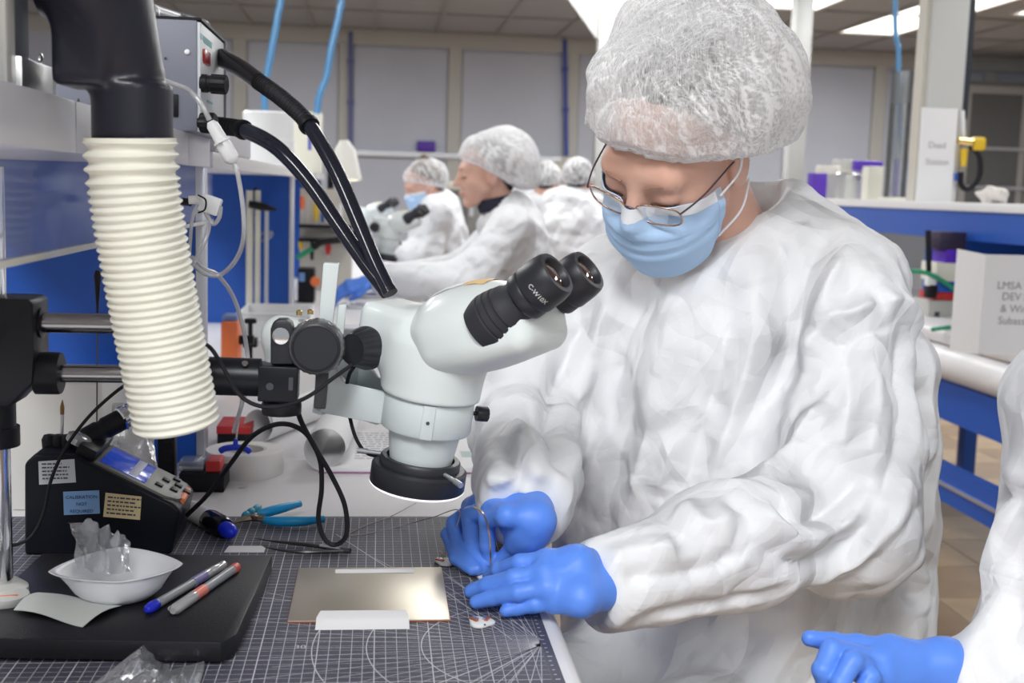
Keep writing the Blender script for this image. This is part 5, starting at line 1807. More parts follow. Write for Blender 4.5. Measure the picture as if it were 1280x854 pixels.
# clear cylinder
XT = XRS + 0.16
c = onx(1121, 240, XT)
ty = c.y
tx = at(1121, 200, ty).x
r = 13.5 * ty / FPX
zt_ = at(1121, 89, ty).z
gc = thing('clear_cylinder', 'tall clear acrylic cylinder standing on the right shelf', 'cylinder', (tx, ty, ZR))
MB().lathe([(r, 0.012), (r, zt_ - ZR), (r * 0.93, zt_ - ZR), (r * 0.93, 0.012), (r, 0.012)], T(tx, ty, ZR), 32, cap=False).build('wall', film('cyl_clear', (0.90, 0.92, 0.93), 0.30, 0.05, 0.06), gc)
MB().lathe([(r * 0.98, zt_ - ZR - 0.14), (r * 0.98, zt_ - ZR - 0.005)], T(tx, ty, ZR), 32, cap=False).build('collar', film('cyl_milky', (0.85, 0.86, 0.86), 0.2, 0.1, 0.30), gc)
MB().lathe([(r * 1.5, 0), (r * 1.5, 0.008), (r * 1.05, 0.014)], T(tx, ty, ZR), 32).build('foot', CREAM, gc)
BT = film('blue_air', (0.35, 0.60, 0.85), 0.15, 0.2, 0.7, (0.12, 0.40, 0.75))
P = spline([(at(1108, -30, ty).x, ty, CEIL), at(1119, 20, ty), at(1123, 60, ty), at(1123, 100, ty), at(1126, 160, ty), at(1133, 238, ty)], 8)
tag(MB().tube(P, 0.011, 10).build('air_hose', BT), 'blue air hose dropping from the ceiling into the clear cylinder', 'hose')
for lab, pts_ in (('blue air hose hanging from the ceiling behind the ribbed gooseneck', [(352, -30), (347, 20), (338, 70), (331, 110), (331, 142)]),
                  ('pale blue air hose hanging from the ceiling right of the first, down to the carton', [(428, -30), (424, 15), (414, 60), (408, 95), (399, 120), (396, 142)])):
    P = [at(a_, b_, 4.6) for a_, b_ in pts_]
    P[0].z = min(max(P[0].z, 1.9), CEIL)
    P.insert(0, Vector((P[0].x + 0.02, P[0].y, CEIL)))
    tag(MB().tube(spline(P, 8), 0.013, 10).build('air_hose', BT), lab, 'hose')
# valve with hose
vY = pm - 0.075
v0_ = at(1208, 185, vY)
va = thing('gas_valve', 'yellow valve with black hose beside the station card', 'valve', (v0_.x, vY, ZR))
MB().box(tuple(at(1222, 180, vY)), (0.055, 0.05, 0.055)).build('body', YELLOW, va, bevel=0.01)
MB().tube([at(1205, 186, vY), at(1204, 208, vY)], [0.018, 0.012], 12).build('spout', YELLOW, va)
MB().tube([at(1198, 176, vY - 0.02), at(1215, 178, vY - 0.02)], 0.014, 12).build('lever', BRASS, va)
MB().tube([at(1204, 172, vY), at(1203, 138, vY)], 0.009, 12).build('stem', WPLAS, va)
MB().tube(spline([at(1212, 182, vY), at(1224, 196, vY), at(1224, 220, vY), at(1212, 236, vY), at(1202, 232, vY), at(1201, 215, vY)], 8), 0.012, 12).build('hose', RUBBER, va)
# tins, purple rack, boxes
def tin(label, px, w_, yt, X, m, m2):
    c = onx(px, 240, X)
    x = at(px, 230, c.y).x
    r_ = w_ / 2 * c.y / FPX
    h = at(px, yt, c.y).z - ZR
    t = thing('tin', label, 'tin', (x, c.y, ZR))
    MB().lathe([(r_, 0), (r_, h * 0.72), (r_ * 1.03, h * 0.73)], T(x, c.y, ZR), 28).build('can', m, t)
    MB().lathe([(r_ * 1.05, h * 0.73), (r_ * 1.05, h * 0.93), (r_ * 0.9, h)], T(x, c.y, ZR), 28).build('lid', m2, t)


tin('squat grey tin at the left end of the right shelf group', 1034, 30, 207, XRS + 0.24, mat('tin_grey', (0.45, 0.45, 0.43), 0.35, 0.4), BEIGE)
tin('pale lidded tin behind the squat grey one', 1052, 26, 199, XRS + 0.42, BEIGE, mat('tin_lid', (0.42, 0.42, 0.40), 0.4))
tin('bright steel tin in front on the right shelf', 1060, 30, 216, XRS + 0.12, mat('tin_steel', (0.62, 0.62, 0.60), 0.3, 0.7), STEEL)
c = onx(1082, 240, XRS + 0.30)
pr_ = thing('purple_rack', 'purple plastic rack behind the tins on the right shelf', 'rack', (c.x, c.y, ZR))
u = c.y / FPX
MB().box((at(1083, 225, c.y).x, c.y, at(1083, 207, c.y).z), (36 * u, 0.06, 12 * u)).build('top_bar', PURPLE, pr_, bevel=0.006)
for px_ in (1070, 1098):
    MB().span((at(px_ - 4, 225, c.y).x, c.y - 0.02, ZR), (at(px_ + 4, 225, c.y).x, c.y + 0.02, at(px_, 212, c.y).z)).build('upright', mat('violet_grey', (0.25, 0.22, 0.4), 0.5), pr_)
c = onx(1093, 240, XRS + 0.10)
rbox('white_bottle_box', 'narrow white box left of the clear cylinder', 'box', (at(1086, 225, c.y).x, c.y, ZR), (at(1104, 225, c.y).x, c.y + 0.08, at(1093, 208, c.y).z), CREAM)
c = onx(1134, 240, XRS + 0.40)
rbox('purple_box', 'dark purple box behind the clear cylinder', 'box', (at(1124, 225, c.y).x, c.y, ZR), (at(1140, 225, c.y).x, c.y + 0.08, at(1134, 198, c.y).z), PURPLE)
c = onx(1014, 240, XRS + 0.08)
rbox('violet_carton', 'small violet carton peeking out over the gowned shoulder', 'carton', (at(1016, 225, c.y).x, c.y, ZR), (at(1034, 225, c.y).x, c.y + 0.08, at(1014, 216, c.y).z), PURPLE)
c = onx(1241, 243, XRS + 0.15)


def f_rag(P):
    d = d_ell(P, (at(1241, 236, c.y).x, c.y, ZR + 0.028), (0.055, 0.05, 0.032))
    return d + 0.008 * np.sin(P[:, 0] * 90) * np.sin(P[:, 1] * 80 + 1) + 0.004 * np.sin(P[:, 2] * 160 + P[:, 0] * 60)


v_, q_ = nets(f_rag, (at(1241, 236, c.y).x - 0.09, c.y - 0.09, ZR - 0.02), (at(1241, 236, c.y).x + 0.09, c.y + 0.09, ZR + 0.09), 0.006)
v_[:, 2] = np.maximum(v_[:, 2], ZR)
tag(skin('wiping_cloth', (v_, q_), mat('rag_white', (0.7, 0.66, 0.63), 0.8)), 'crumpled whitish wiping cloth on the right shelf beside the valve', 'cloth')
# shallow rack at the far right, dark cabinet standing in for a dark alcove
ca = at(1205, 100, 11.9)
cab = thing('alcove_stand_in', 'dark glazed cabinet standing in for a dark alcove at the upper right', 'cabinet', (ca.x + 0.6, 12.1, 0))
cz0, cz1 = 0.0, 2.45
MB().span((ca.x, 11.95, cz0), (ca.x + 1.5, 12.35, cz1)).build('carcass', mat('alcove_dark', (0.16, 0.155, 0.15), 0.45), cab)
for k in range(2):
    x0 = ca.x + 0.04 + k * 0.73
    d_ = MB().span((x0, 11.92, 0.9), (x0 + 0.69, 11.95, cz1 - 0.05)).build('door', mat('door_frame_grey', (0.30, 0.29, 0.28), 0.4), cab)
    MB().span((x0 + 0.07, 11.915, 0.98), (x0 + 0.62, 11.92, cz1 - 0.13)).build('pane', mat('dark_glass', (0.10, 0.10, 0.10), 0.08), d_)
for z in (1.35, 1.75):
    MB().span((ca.x + 0.05, 11.90, z), (ca.x + 1.45, 11.915, z + 0.03)).build('rail', ALU, cab)
# purple notice on the back wall ledge
c0__ = at(521, 189, YB - 0.05)
c1__ = at(544, 177, YB - 0.05)
tag(MB().span((c0__.x, YB - 0.075, c0__.z), (c1__.x, YB - 0.035, c1__.z)).build('purple_bin', PURPLE, bevel=0.01), 'small purple bin standing on the back wall ledge', 'bin')
c0__, c1__ = at(684, 216, YB - 0.05), at(713, 196, YB - 0.05)
tag(MB().span((c0__.x, YB - 0.06, c0__.z), (c1__.x, YB - 0.048, c1__.z)).build('wall_notice', mat('notice_cream', (0.58, 0.58, 0.54), 0.6)), 'pale notice sheet on the back wall left of the big hairnet', 'notice')

# under the right shelf: sign, boxes, cords
sY = onz(1232, 443, TABLE).y
sg = thing('bench_sign', 'tall folded white sign with four printed lines on the right-hand workbench', 'sign', (at(1245, 440, sY).x, sY, TABLE))
g0, g1, g2 = at(1206, 425, sY), at(1228, 436, sY - 0.02), at(1296, 447, sY - 0.02)
gz = at(1228, 318, sY).z
MB().add([(g0.x, sY + 0.08, TABLE), (g1.x, sY, TABLE), (g1.x, sY, gz), (g0.x, sY + 0.08, gz + 0.01), (g0.x, sY + 0.084, TABLE), (g1.x, sY + 0.004, TABLE), (g1.x, sY + 0.004, gz), (g0.x, sY + 0.084, gz + 0.01)],
         [[0, 1, 2, 3], [7, 6, 5, 4], [0, 4, 5, 1], [2, 6, 7, 3], [1, 5, 6, 2], [0, 3, 7, 4]]).build('side_leaf', PAPER, sg)
sf = MB().span((g1.x, sY, TABLE), (g2.x + 0.06, sY + 0.004, gz)).build('front_leaf', PAPER, sg)
for w_, yy, xx in (('LMSA 2', 361, 1246), ('DEV SU', 375, 1252), ('& Wire', 390, 1250), ('Subassem', 405, 1247)):
    c = at(xx, yy, sY - 0.001)
    text(w_, 0.030, frame((1, 0, -0.01), (0.01, 0, 1), (0, -1, 0), (c.x, sY - 0.0012, c.z)), GR, sf, 'lettering')
def under(name, label, cat, px0, px1, y0_, y1_, Y, m):
    a_, b_ = at(px0, y1_, Y), at(px1, y0_, Y)
    return tag(MB().span((a_.x, Y, a_.z), (b_.x, Y + 0.12, b_.z)).build(name, m, bevel=0.004), label, cat)


yu = 4.15
zb = TABLE
a_ = at(1164, 410, yu)
sp_ = thing('power_supply', 'pale grey power supply with small display under the right shelf', 'instrument', (at(1185, 400, yu).x, yu + 0.06, TABLE))
MB().span((at(1160, 395, yu).x, yu, TABLE), (at(1206, 395, yu).x, yu + 0.16, at(1180, 376, yu).z)).build('case', mat('supply_grey', (0.5, 0.5, 0.47), 0.45), sp_, bevel=0.004)
MB().span((at(1168, 395, yu).x, yu - 0.002, at(1168, 397, yu).z), (at(1174, 395, yu).x, yu, at(1168, 390, yu).z)).build('display', INK, sp_)
zz = at(1180, 376, yu).z
zr_ = at(1180, 366, yu).z
rbox('red_case', 'flat red case lying on the grey power supply', 'case', (at(1170, 370, yu).x, yu + 0.01, zz), (at(1206, 370, yu).x, yu + 0.14, zr_), RED)
z2_ = at(1180, 352, yu).z
rbox('blue_case', 'flat blue case on top of the red one', 'case', (at(1176, 360, yu).x, yu + 0.01, zr_), (at(1208, 360, yu).x, yu + 0.14, z2_), BLUE)
z3_ = at(1180, 329, yu).z
rbox('cream_case', 'cream plastic case in the middle of the stack under the right shelf', 'case', (at(1172, 345, yu).x, yu + 0.005, z2_), (at(1209, 345, yu).x, yu + 0.14, z3_), CREAM)
z4_ = at(1180, 312, yu).z
rbox('purple_case', 'bright purple case under dark boxes, on the cream one', 'case', (at(1184, 320, yu).x, yu + 0.01, z3_), (at(1209, 320, yu).x, yu + 0.12, z4_), mat('violet_bright', (0.10, 0.02, 0.50), 0.4))
rbox('dark_case', 'dark case topping the stack under the right shelf', 'case', (at(1176, 310, yu).x, yu + 0.01, z4_), (at(1209, 310, yu).x, yu + 0.12, at(1180, 290, yu).z), mat('case_dark', (0.03, 0.02, 0.05), 0.5))
pk = at(1161, 365, yu - 0.02)
pg = thing('power_plug', 'black plug on a cord hanging down the grey panel under the right shelf', 'plug', tuple(at(1163, 374, yu)))
MB().tube([at(1160, 288, yu), at(1161, 340, yu)], 0.010, 8).build('cord', RUBBER, pg)
MB().box(tuple(at(1163, 349, yu)), (0.03, 0.04, 0.05)).build('neck', WPLAS, pg, bevel=0.004)
MB().box(tuple(at(1163, 364, yu)), (0.035, 0.045, 0.05)).build('plug_body', BLACK, pg, bevel=0.006)
tag(MB().tube(spline([at(1135, 338, yu - 0.03), at(1160, 342, yu - 0.03), at(1185, 356, yu - 0.03), at(1205, 374, yu - 0.03), at(1215, 400, yu - 0.02)], 8), 0.008, 8).build('green_cord', GREEN), 'green cord curving down in front of the stacked cases', 'cable')
tag(MB().tube(spline([onz(a_, b_, TABLE + 0.009) for a_, b_ in ((1166, 412), (1180, 410), (1198, 409), (1212, 412))], 8), 0.007, 8).build('green_cord', GREEN), 'short green cord lying on the right-hand bench by the sign foot', 'cable')
# ================================================================== PEOPLE
SKIN = mat('skin_light', (0.70, 0.43, 0.335), 0.5, sss=0.12, var=(22, (0.66, 0.38, 0.29)))
HAIR = mat('hair_dark', (0.030, 0.024, 0.022), 0.5, bump=(220, 0.5, (1, 1, 0.15)))
HAIRB = mat('hair_brown', (0.12, 0.08, 0.055), 0.55)


def gown_material(name, col, seed=3):
    """crisp non-woven: straight creases (triangle waves) masked by noise, over a fine emboss"""
    mt = bpy.data.materials.new(name)
    mt.use_nodes = True
    nt = mt.node_tree
    L = nt.links.new
    b = nt.nodes['Principled BSDF']
    b.inputs['Base Color'].default_value = (*col, 1)
    b.inputs['Roughness'].default_value = 0.55
    b.inputs['Specular IOR Level'].default_value = 0.35
    tc = nt.nodes.new('ShaderNodeTexCoord')
    rr = random.Random(seed)
    total = None

    def math_(op, a, b_=None, c=None):
        n = nt.nodes.new('ShaderNodeMath')
        n.operation = op
        for i, x in enumerate((a, b_, c)):
            if x is None:
                continue
            if isinstance(x, (int, float)):
                n.inputs[i].default_value = x
            else:
                L(x, n.inputs[i])
        return n.outputs[0]

    for k, (per, amp) in enumerate(((0.22, 0.018), (0.16, 0.014), (0.13, 0.011), (0.10, 0.0080), (0.075, 0.0050), (0.055, 0.0034), (0.036, 0.0018))):
        mp = nt.nodes.new('ShaderNodeMapping')
        mp.inputs['Rotation'].default_value = (rr.uniform(-0.5, 0.5), rr.uniform(-0.75, 0.75), rr.uniform(0, 3.1))
        mp.inputs['Location'].default_value = (rr.uniform(0, 3), rr.uniform(0, 3), rr.uniform(0, 3))
        L(tc.outputs['Object'], mp.inputs[0])
        wv = nt.nodes.new('ShaderNodeTexWave')
        wv.wave_profile = 'TRI'
        wv.inputs['Scale'].default_value = 0.314 / per
        wv.inputs['Distortion'].default_value = 1.1
        wv.inputs['Detail'].default_value = 0.0
        wv.inputs['Detail Scale'].default_value = 0.8
        L(mp.outputs[0], wv.inputs['Vector'])
        nz = nt.nodes.new('ShaderNodeTexNoise')
        nz.inputs['Scale'].default_value = 0.9 / per
        nz.inputs['Detail'].default_value = 0.0
        L(mp.outputs[0], nz.inputs['Vector'])
        mr = nt.nodes.new('ShaderNodeMapRange')
        mr.inputs[1].default_value = 0.44
        mr.inputs[2].default_value = 0.60
        L(nz.outputs['Fac'], mr.inputs[0])
        h = math_('MULTIPLY', wv.outputs['Fac'], mr.outputs[0])
        h = math_('MULTIPLY', h, amp)
        total = h if total is None else math_('ADD', total, h)
    n = nt.nodes.new('ShaderNodeTexNoise')
    n.inputs['Scale'].default_value = 190
    n.inputs['Detail'].default_value = 3
    L(tc.outputs['Object'], n.inputs['Vector'])
    total = math_('MULTIPLY_ADD', n.outputs['Fac'], 0.0002, total)
    bp = nt.nodes.new('ShaderNodeBump')
    bp.inputs['Strength'].default_value = 1.0
    bp.inputs['Distance'].default_value = 1.0
    L(total, bp.inputs['Height'])
    L(bp.outputs[0], b.inputs['Normal'])
    return mt


GOWN = gown_material('gown_white', (0.77, 0.78, 0.80))
GLOVE = mat('glove_blue', (0.105, 0.265, 0.83), 0.46, bump=(90, 0.22), sss=0.05)
MASKM = mat('mask_blue', (0.44, 0.63, 0.89), 0.75, bump=(260, 0.12))
MASKW = mat('mask_white', (0.80, 0.82, 0.86), 0.75)
LIP = mat('lip', (0.50, 0.20, 0.17), 0.45)


def cap_material(name, base=0.40, fib=1.0, dens=55):
    mt = bpy.data.materials.new(name)
    mt.use_nodes = True
    nt = mt.node_tree
    nt.nodes.clear()
    L = nt.links.new
    out = nt.nodes.new('ShaderNodeOutputMaterial')
    tr = nt.nodes.new('ShaderNodeBsdfTransparent')
    df = nt.nodes.new('ShaderNodeBsdfDiffuse')
    df.inputs[0].default_value = (0.90, 0.90, 0.91, 1)
    tl = nt.nodes.new('ShaderNodeBsdfTranslucent')
    tl.inputs[0].default_value = (0.8, 0.8, 0.82, 1)
    m0 = nt.nodes.new('ShaderNodeMixShader')
    m0.inputs[0].default_value = 0.25
    L(df.outputs[0], m0.inputs[1])
    L(tl.outputs[0], m0.inputs[2])
    tc = nt.nodes.new('ShaderNodeTexCoord')
    # felted fibres: two stretched, distorted noises
    fac = None
    for k, (rot, sc) in enumerate((((0.3, 0.4, 0.6), (dens, dens * 6, dens)), ((1.2, 0.2, 1.9), (dens * 5, dens, dens)))):
        mp = nt.nodes.new('ShaderNodeMapping')
        mp.inputs['Rotation'].default_value = rot
        mp.inputs['Scale'].default_value = sc
        L(tc.outputs['Object'], mp.inputs[0])
        n = nt.nodes.new('ShaderNodeTexNoise')
        n.inputs['Scale'].default_value = 1.0
        n.inputs['Detail'].default_value = 3
        n.inputs['Distortion'].default_value = 2.0
        L(mp.outputs[0], n.inputs['Vector'])
        if fac is None:
            fac = n.outputs['Fac']
        else:
            mx = nt.nodes.new('ShaderNodeMath')
            mx.operation = 'MAXIMUM'
            L(fac, mx.inputs[0])
            L(n.outputs['Fac'], mx.inputs[1])
            fac = mx.outputs[0]
    mr = nt.nodes.new('ShaderNodeMapRange')
    mr.inputs[1].default_value = 0.42
    mr.inputs[2].default_value = 0.75
    mr.inputs[3].default_value = base - 0.16 * fib
    mr.inputs[4].default_value = base + 0.34 * fib
    L(fac, mr.inputs[0])
    lw = nt.nodes.new('ShaderNodeLayerWeight')
    lw.inputs[0].default_value = 0.35
    ad = nt.nodes.new('ShaderNodeMath')
    ad.operation = 'MULTIPLY_ADD'
    ad.inputs[1].default_value = 0.55
    L(lw.outputs['Facing'], ad.inputs[0])
    L(mr.outputs[0], ad.inputs[2])
    ad.use_clamp = True
    gm_ = nt.nodes.new('ShaderNodeAttribute')
    gm_.attribute_name = 'crease'
    pr_ = nt.nodes.new('ShaderNodeMapRange')
    pr_.inputs[1].default_value = 0.10
    pr_.inputs[2].default_value = 0.9
    pr_.inputs[4].default_value = 0.7
    L(gm_.outputs['Fac'], pr_.inputs[0])
    ad2 = nt.nodes.new('ShaderNodeMath')
    ad2.operation = 'ADD'
    ad2.use_clamp = True
    L(ad.outputs[0], ad2.inputs[0])
    L(pr_.outputs[0], ad2.inputs[1])
    ad = ad2
    m1 = nt.nodes.new('ShaderNodeMixShader')
    L(ad.outputs[0], m1.inputs[0])
    L(tr.outputs[0], m1.inputs[1])
    L(m0.outputs[0], m1.inputs[2])
    L(m1.outputs[0], out.inputs[0])
    return mt


CAPM = cap_material('cap_gauze', 0.31)
CAPM3 = cap_material('cap_gauze_thin', 0.18, 0.4, 30)
CAPM2 = cap_material('cap_gauze_far', 0.50, 0.5, 30)


def head_field(opts):
    nb = opts['neck']

    def f(P):
        Q = P.copy()
        Q[:, 0] = np.abs(Q[:, 0])
        d = d_ell(P, (0, -0.012, 0.026), (0.0745, 0.094, 0.086))
        d = smin(d, d_ell(P, (0, 0.034, -0.030), (0.060, 0.056, 0.074)), 0.03)
        d = smin(d, d_cap(P, (0, 0.040, -0.070), (0, 0.066, -0.098), 0.036, 0.021), 0.025)
        d = smin(d, d_cap(Q, (0.040, 0.052, -0.026), (0.050, 0.020, -0.045), 0.022, 0.024), 0.02)
        d = smin(d, d_cap(P, (-0.034, 0.071, 0.020), (0.034, 0.071, 0.020), 0.018, 0.018), 0.014)
        d = smax(d, -d_ell(Q, (0.032, 0.094, -0.001), (0.019, 0.013, 0.0115)), 0.010)
        d = smin(d, d_ell(Q, (0.032, 0.0755, -0.002), (0.0165, 0.0135, 0.0125)), 0.004)
        d = smin(d, d_cap(Q, (0.019, 0.0890, -0.0065), (0.045, 0.0810, -0.0075), 0.0018, 0.0016), 0.003)
        d = smin(d, d_cap(P, (0, 0.086, 0.010), (0, 0.108, -0.030), 0.0075, 0.0115), 0.010)
        d = smin(d, d_ell(Q, (0.011, 0.096, -0.034), (0.008, 0.010, 0.0075)), 0.006)
        d = smin(d, d_cap(Q, (0.0, 0.0935, -0.060), (0.018, 0.086, -0.061), 0.0062, 0.0035), 0.005)
        d = smin(d, d_cap(Q, (0.0, 0.0915, -0.069), (0.015, 0.086, -0.067), 0.0068, 0.0035), 0.005)
        e = d_ell(Q, (0.077, -0.010, -0.014), (0.0085, 0.020, 0.032))
        e = smax(e, -d_ell(Q, (0.086, -0.006, -0.008), (0.007, 0.010, 0.016)), 0.005)
        d = smin(d, e, 0.006)
        d = smin(d, d_cap(P, (0, -0.030, -0.045), nb, 0.050, 0.058), 0.025)
        for a_, b_, r1, r2 in opts.get('extra', ()):
            d = smin(d, d_cap(P, a_, b_, r1, r2), 0.04)
        return d
    return f


def radial(f, org, dirs, r1=0.18, n=120):
    """distance from org at which each direction leaves the surface"""
    t = np.linspace(r1, 0.02, n, dtype=np.float32)
    out = np.empty(len(dirs), np.float32)
    for i, (o, d) in enumerate(zip(org, dirs)):
        P = o[None] + t[:, None] * d[None]
        v = f(P)
        k = int(np.argmax(v < 0))
        if k == 0:
            out[i] = t[0] if v[0] < 0 else 0.02
        else:
            a, b = v[k - 1], v[k]
            out[i] = t[k - 1] + (t[k] - t[k - 1]) * a / (a - b)
    return out


def blur2(A, it=2):
    for _ in range(it):
        B = np.pad(A, 1, mode='edge')
        A = (B[:-2, 1:-1] + B[2:, 1:-1] + B[1:-1, :-2] + B[1:-1, 2:] + 2 * A) / 6
    return A


def make_mask(M, f, par, col=None):
    nz, nt_ = 26, 44
    zs = np.linspace(-0.006, -0.128, nz)
    th = np.linspace(rad(-72), rad(72), nt_)
    org, dirs = [], []
    for z in zs:
        for a in th:
            zz = z + 0.014 * (1 - math.cos(a)) * (-1 if z > -0.05 else 1.2)
            org.append((0, 0.005, zz))
            dirs.append((math.sin(a), math.cos(a), 0))
    org = np.array(org, np.float32)
    dirs = np.array(dirs, np.float32)
    R = radial(f, org, dirs).reshape(nz, nt_)
    # bridge over nose and chin
    R2 = R.copy()
    for i in range(nz):
        if zs[i] < -0.04:
            R2[i] = np.maximum(R2[i], 0.104 - 0.025 * np.abs(th) ** 1.6 - max(0, (-0.09 - zs[i])) * 0.5)
    raw = R.copy()
    R = blur2(np.maximum(R, R2), 5) + 0.005
    R = blur2(np.maximum(R, raw + 0.0045), 1)
    R = np.maximum(R, raw + 0.003)
    mid = np.abs(th)
    for i in range(nz):
        for c_ in (-0.045, -0.062, -0.079):
            R[i] += 0.0040 * np.exp(-((zs[i] - c_) / 0.0045) ** 2) * np.clip(1.2 - mid, 0, 1)
    for i in range(nz):
        R[i] += 0.0015 * np.sin(th * 9 + i * 0.7) * np.clip(mid - 0.3, 0, 1)
    pts = org.reshape(nz, nt_, 3) + dirs.reshape(nz, nt_, 3) * R[..., None]
    mk = MB(M).sheet([[tuple(p) for p in row] for row in pts], 0.0008).build('face_mask', col or MASKM, par, sharp=80)
    # white top band, side seams
    off = pts + dirs.reshape(nz, nt_, 3) * 0.0006
    MB(M).sheet([[tuple(p) for p in row] for row in off[0:4]], 0.0004).build('top_band', MASKW, mk, sharp=80)
    for sl_ in (slice(0, 3), slice(nt_ - 3, nt_)):
        MB(M).sheet([[tuple(p) for p in row[sl_]] for row in off], 0.0005).build('side_seam', MASKM, mk, sharp=80)
    for s, j in ((-1, 1), (1, nt_ - 2)):
        for a, (ex, ey, ez) in ((pts[2, j], (0.083, -0.012, 0.020)), (pts[nz - 5, j], (0.082, -0.022, -0.044))):
            p0 = Vector(a) + Vector((s * 0.001, 0, 0))
            p1 = Vector((s * ex, ey, ez))
            mid_ = p0.lerp(p1, 0.5) + Vector((s * 0.010, 0, 0))
            MB(M).tube(spline([p0, mid_, p1], 6), 0.0014, 8).build('ear_loop', MASKW, mk)
    return mk


def make_cap(M, par, seed=1, puff=0.022, back=0.03, material=None, front=0.042, n=(150, 88), wr=1.0, name='bouffant_cap'):
    """puffed hair net gathered at an elastic round the hairline"""
    r_ = np.random.RandomState(seed)
    nu, nv = n
    c = np.array((0, -0.018, 0.022))
    u = np.linspace(0, 2 * PI, nu, endpoint=False)          # 0 = forward
    v = np.linspace(0, 1, nv)
    ctl = np.radians([front * 0 + 69, 82, 108, 122, 126])
    edge = np.interp(np.abs(np.where(u > PI, u - 2 * PI, u)), np.radians([0, 50, 90, 130, 180]), ctl)
    U, V = np.meshgrid(u, v, indexing='ij')
    phi = V * edge[:, None]
    D = np.stack([np.sin(phi) * np.sin(U), np.sin(phi) * np.cos(U), np.cos(phi)], -1)
    rx, ry, rz = 0.0785, 0.098, 0.094
    base = 1 / np.sqrt((D[..., 0] / rx) ** 2 + (D[..., 1] / ry) ** 2 + (D[..., 2] / rz) ** 2)
    backness = np.clip(-D[..., 1] * 0.8 + 0.25, 0, 1)
    prof = np.sin(np.clip(V, 0, 1) ** 0.9 * PI * 0.93) ** 0.7
    prof = np.where(V > 0.96, prof * 0.4, prof)
    R = base + 0.005 + (puff * (0.45 + 0.55 * prof) + back * backness) * np.clip((1 - V) / 0.10, 0, 1) ** 0.6
    # folds: creased triangle waves running mostly from the band to the crown
    P = D * R[..., None]
    W = np.zeros_like(R)
    for k in range(13):
        f_ = r_.uniform(3, 13)
        ph = r_.rand() * 7
        tw = r_.uniform(-3.0, 3.0)
        x = (U * f_ / (2) + V * tw + ph + 0.5 * np.sin(V * r_.uniform(2, 6) + U * round(r_.uniform(1, 3))))
        # periodic in U: use integer frequencies
        fi = max(2, int(round(f_)))
        x = (U * fi / (2 * PI) * 2 + V * tw + ph + 0.35 * np.sin(V * r_.uniform(2, 6) + U * int(r_.randint(1, 4))))
        tri = np.abs((x % 2) - 1) - 0.5
        sel = np.clip(np.sin(U * int(r_.randint(1, 4)) + r_.rand() * 6) * 0.5 + 0.5 + 0.3 * np.sin(V * 5 + r_.rand() * 6), 0, 1)
        W += tri * r_.uniform(0.002, 0.0065) * sel
    gather = np.sin(U * 46) * 0.0016 * np.clip((V - 0.72) / 0.28, 0, 1) + np.sin(U * 31 + 1) * 0.0012 * np.clip((V - 0.6) / 0.4, 0, 1)
    W = W * np.clip(V * 3 - 0.4, 0, 1) * 0.7
    Pn = (D * R[..., None]).reshape(-1, 3).astype(np.float32)
    W = W + (tri_noise(Pn, seed * 7 + 1, 0.045, 0.011, 9) + tri_noise(Pn, seed * 7 + 2, 0.022, 0.0045, 9)).reshape(R.shape)
    R = R + W * wr * (0.3 + 0.7 * np.clip(np.sin(V * PI), 0, 1)) + gather
    P = c + D * R[..., None]
    # the loose back sags
    sag = np.clip(-D[..., 1], 0, 1) * np.clip(V - 0.35, 0, 1)
    P[..., 2] -= sag * 0.03
    lap = np.roll(W, 1, 0) + np.roll(W, -1, 0) - 2 * W
    lap[:, 1:-1] += W[:, 2:] + W[:, :-2] - 2 * W[:, 1:-1]
    lap = np.abs(lap)
    lap = lap / (np.percentile(lap, 97) + 1e-9)
    lap[:, :4] *= 0.3
    ii, jj = np.meshgrid(np.arange(nu), np.arange(nv - 1), indexing='ij')
    i2 = (ii + 1) % nu
    quads = np.stack([ii * nv + jj, i2 * nv + jj, i2 * nv + jj + 1, ii * nv + jj + 1], -1).reshape(-1, 4)
    cap = skin(name, (P.reshape(-1, 3), quads), material or CAPM, par, M)
    at_ = cap.data.attributes.new('crease', 'FLOAT', 'POINT')
    at_.data.foreach_set('value', np.clip(lap, 0, 1).astype(np.float32).ravel())
    pe = [Vector(P[i, nv - 1]) for i in range(nu)]
    return cap, pe


def make_hair(M, par, m, bun=None, line=0.04):
    def f(P):
        d = d_ell(P, (0, -0.016, 0.029), (0.0785, 0.097, 0.090))
        d = smin(d, d_ell(P, (0, -0.055, -0.030), (0.062, 0.050, 0.055)), 0.02)
        n = np.array((0, 0.80, -0.60), np.float32)
        d = smax(d, (P - np.array((0, 0.034, 0.084), np.float32)) @ n, 0.006)
        if bun:
            d = smin(d, d_ell(P, bun[0], (bun[1],) * 3), 0.01)
        return d + 0.0012 * np.sin(P[:, 0] * 300 + P[:, 2] * 90)
    return skin('hair', nets(f, (-0.11, -0.17, -0.11), (0.11, 0.13, 0.18), 0.0045), m, par, M)


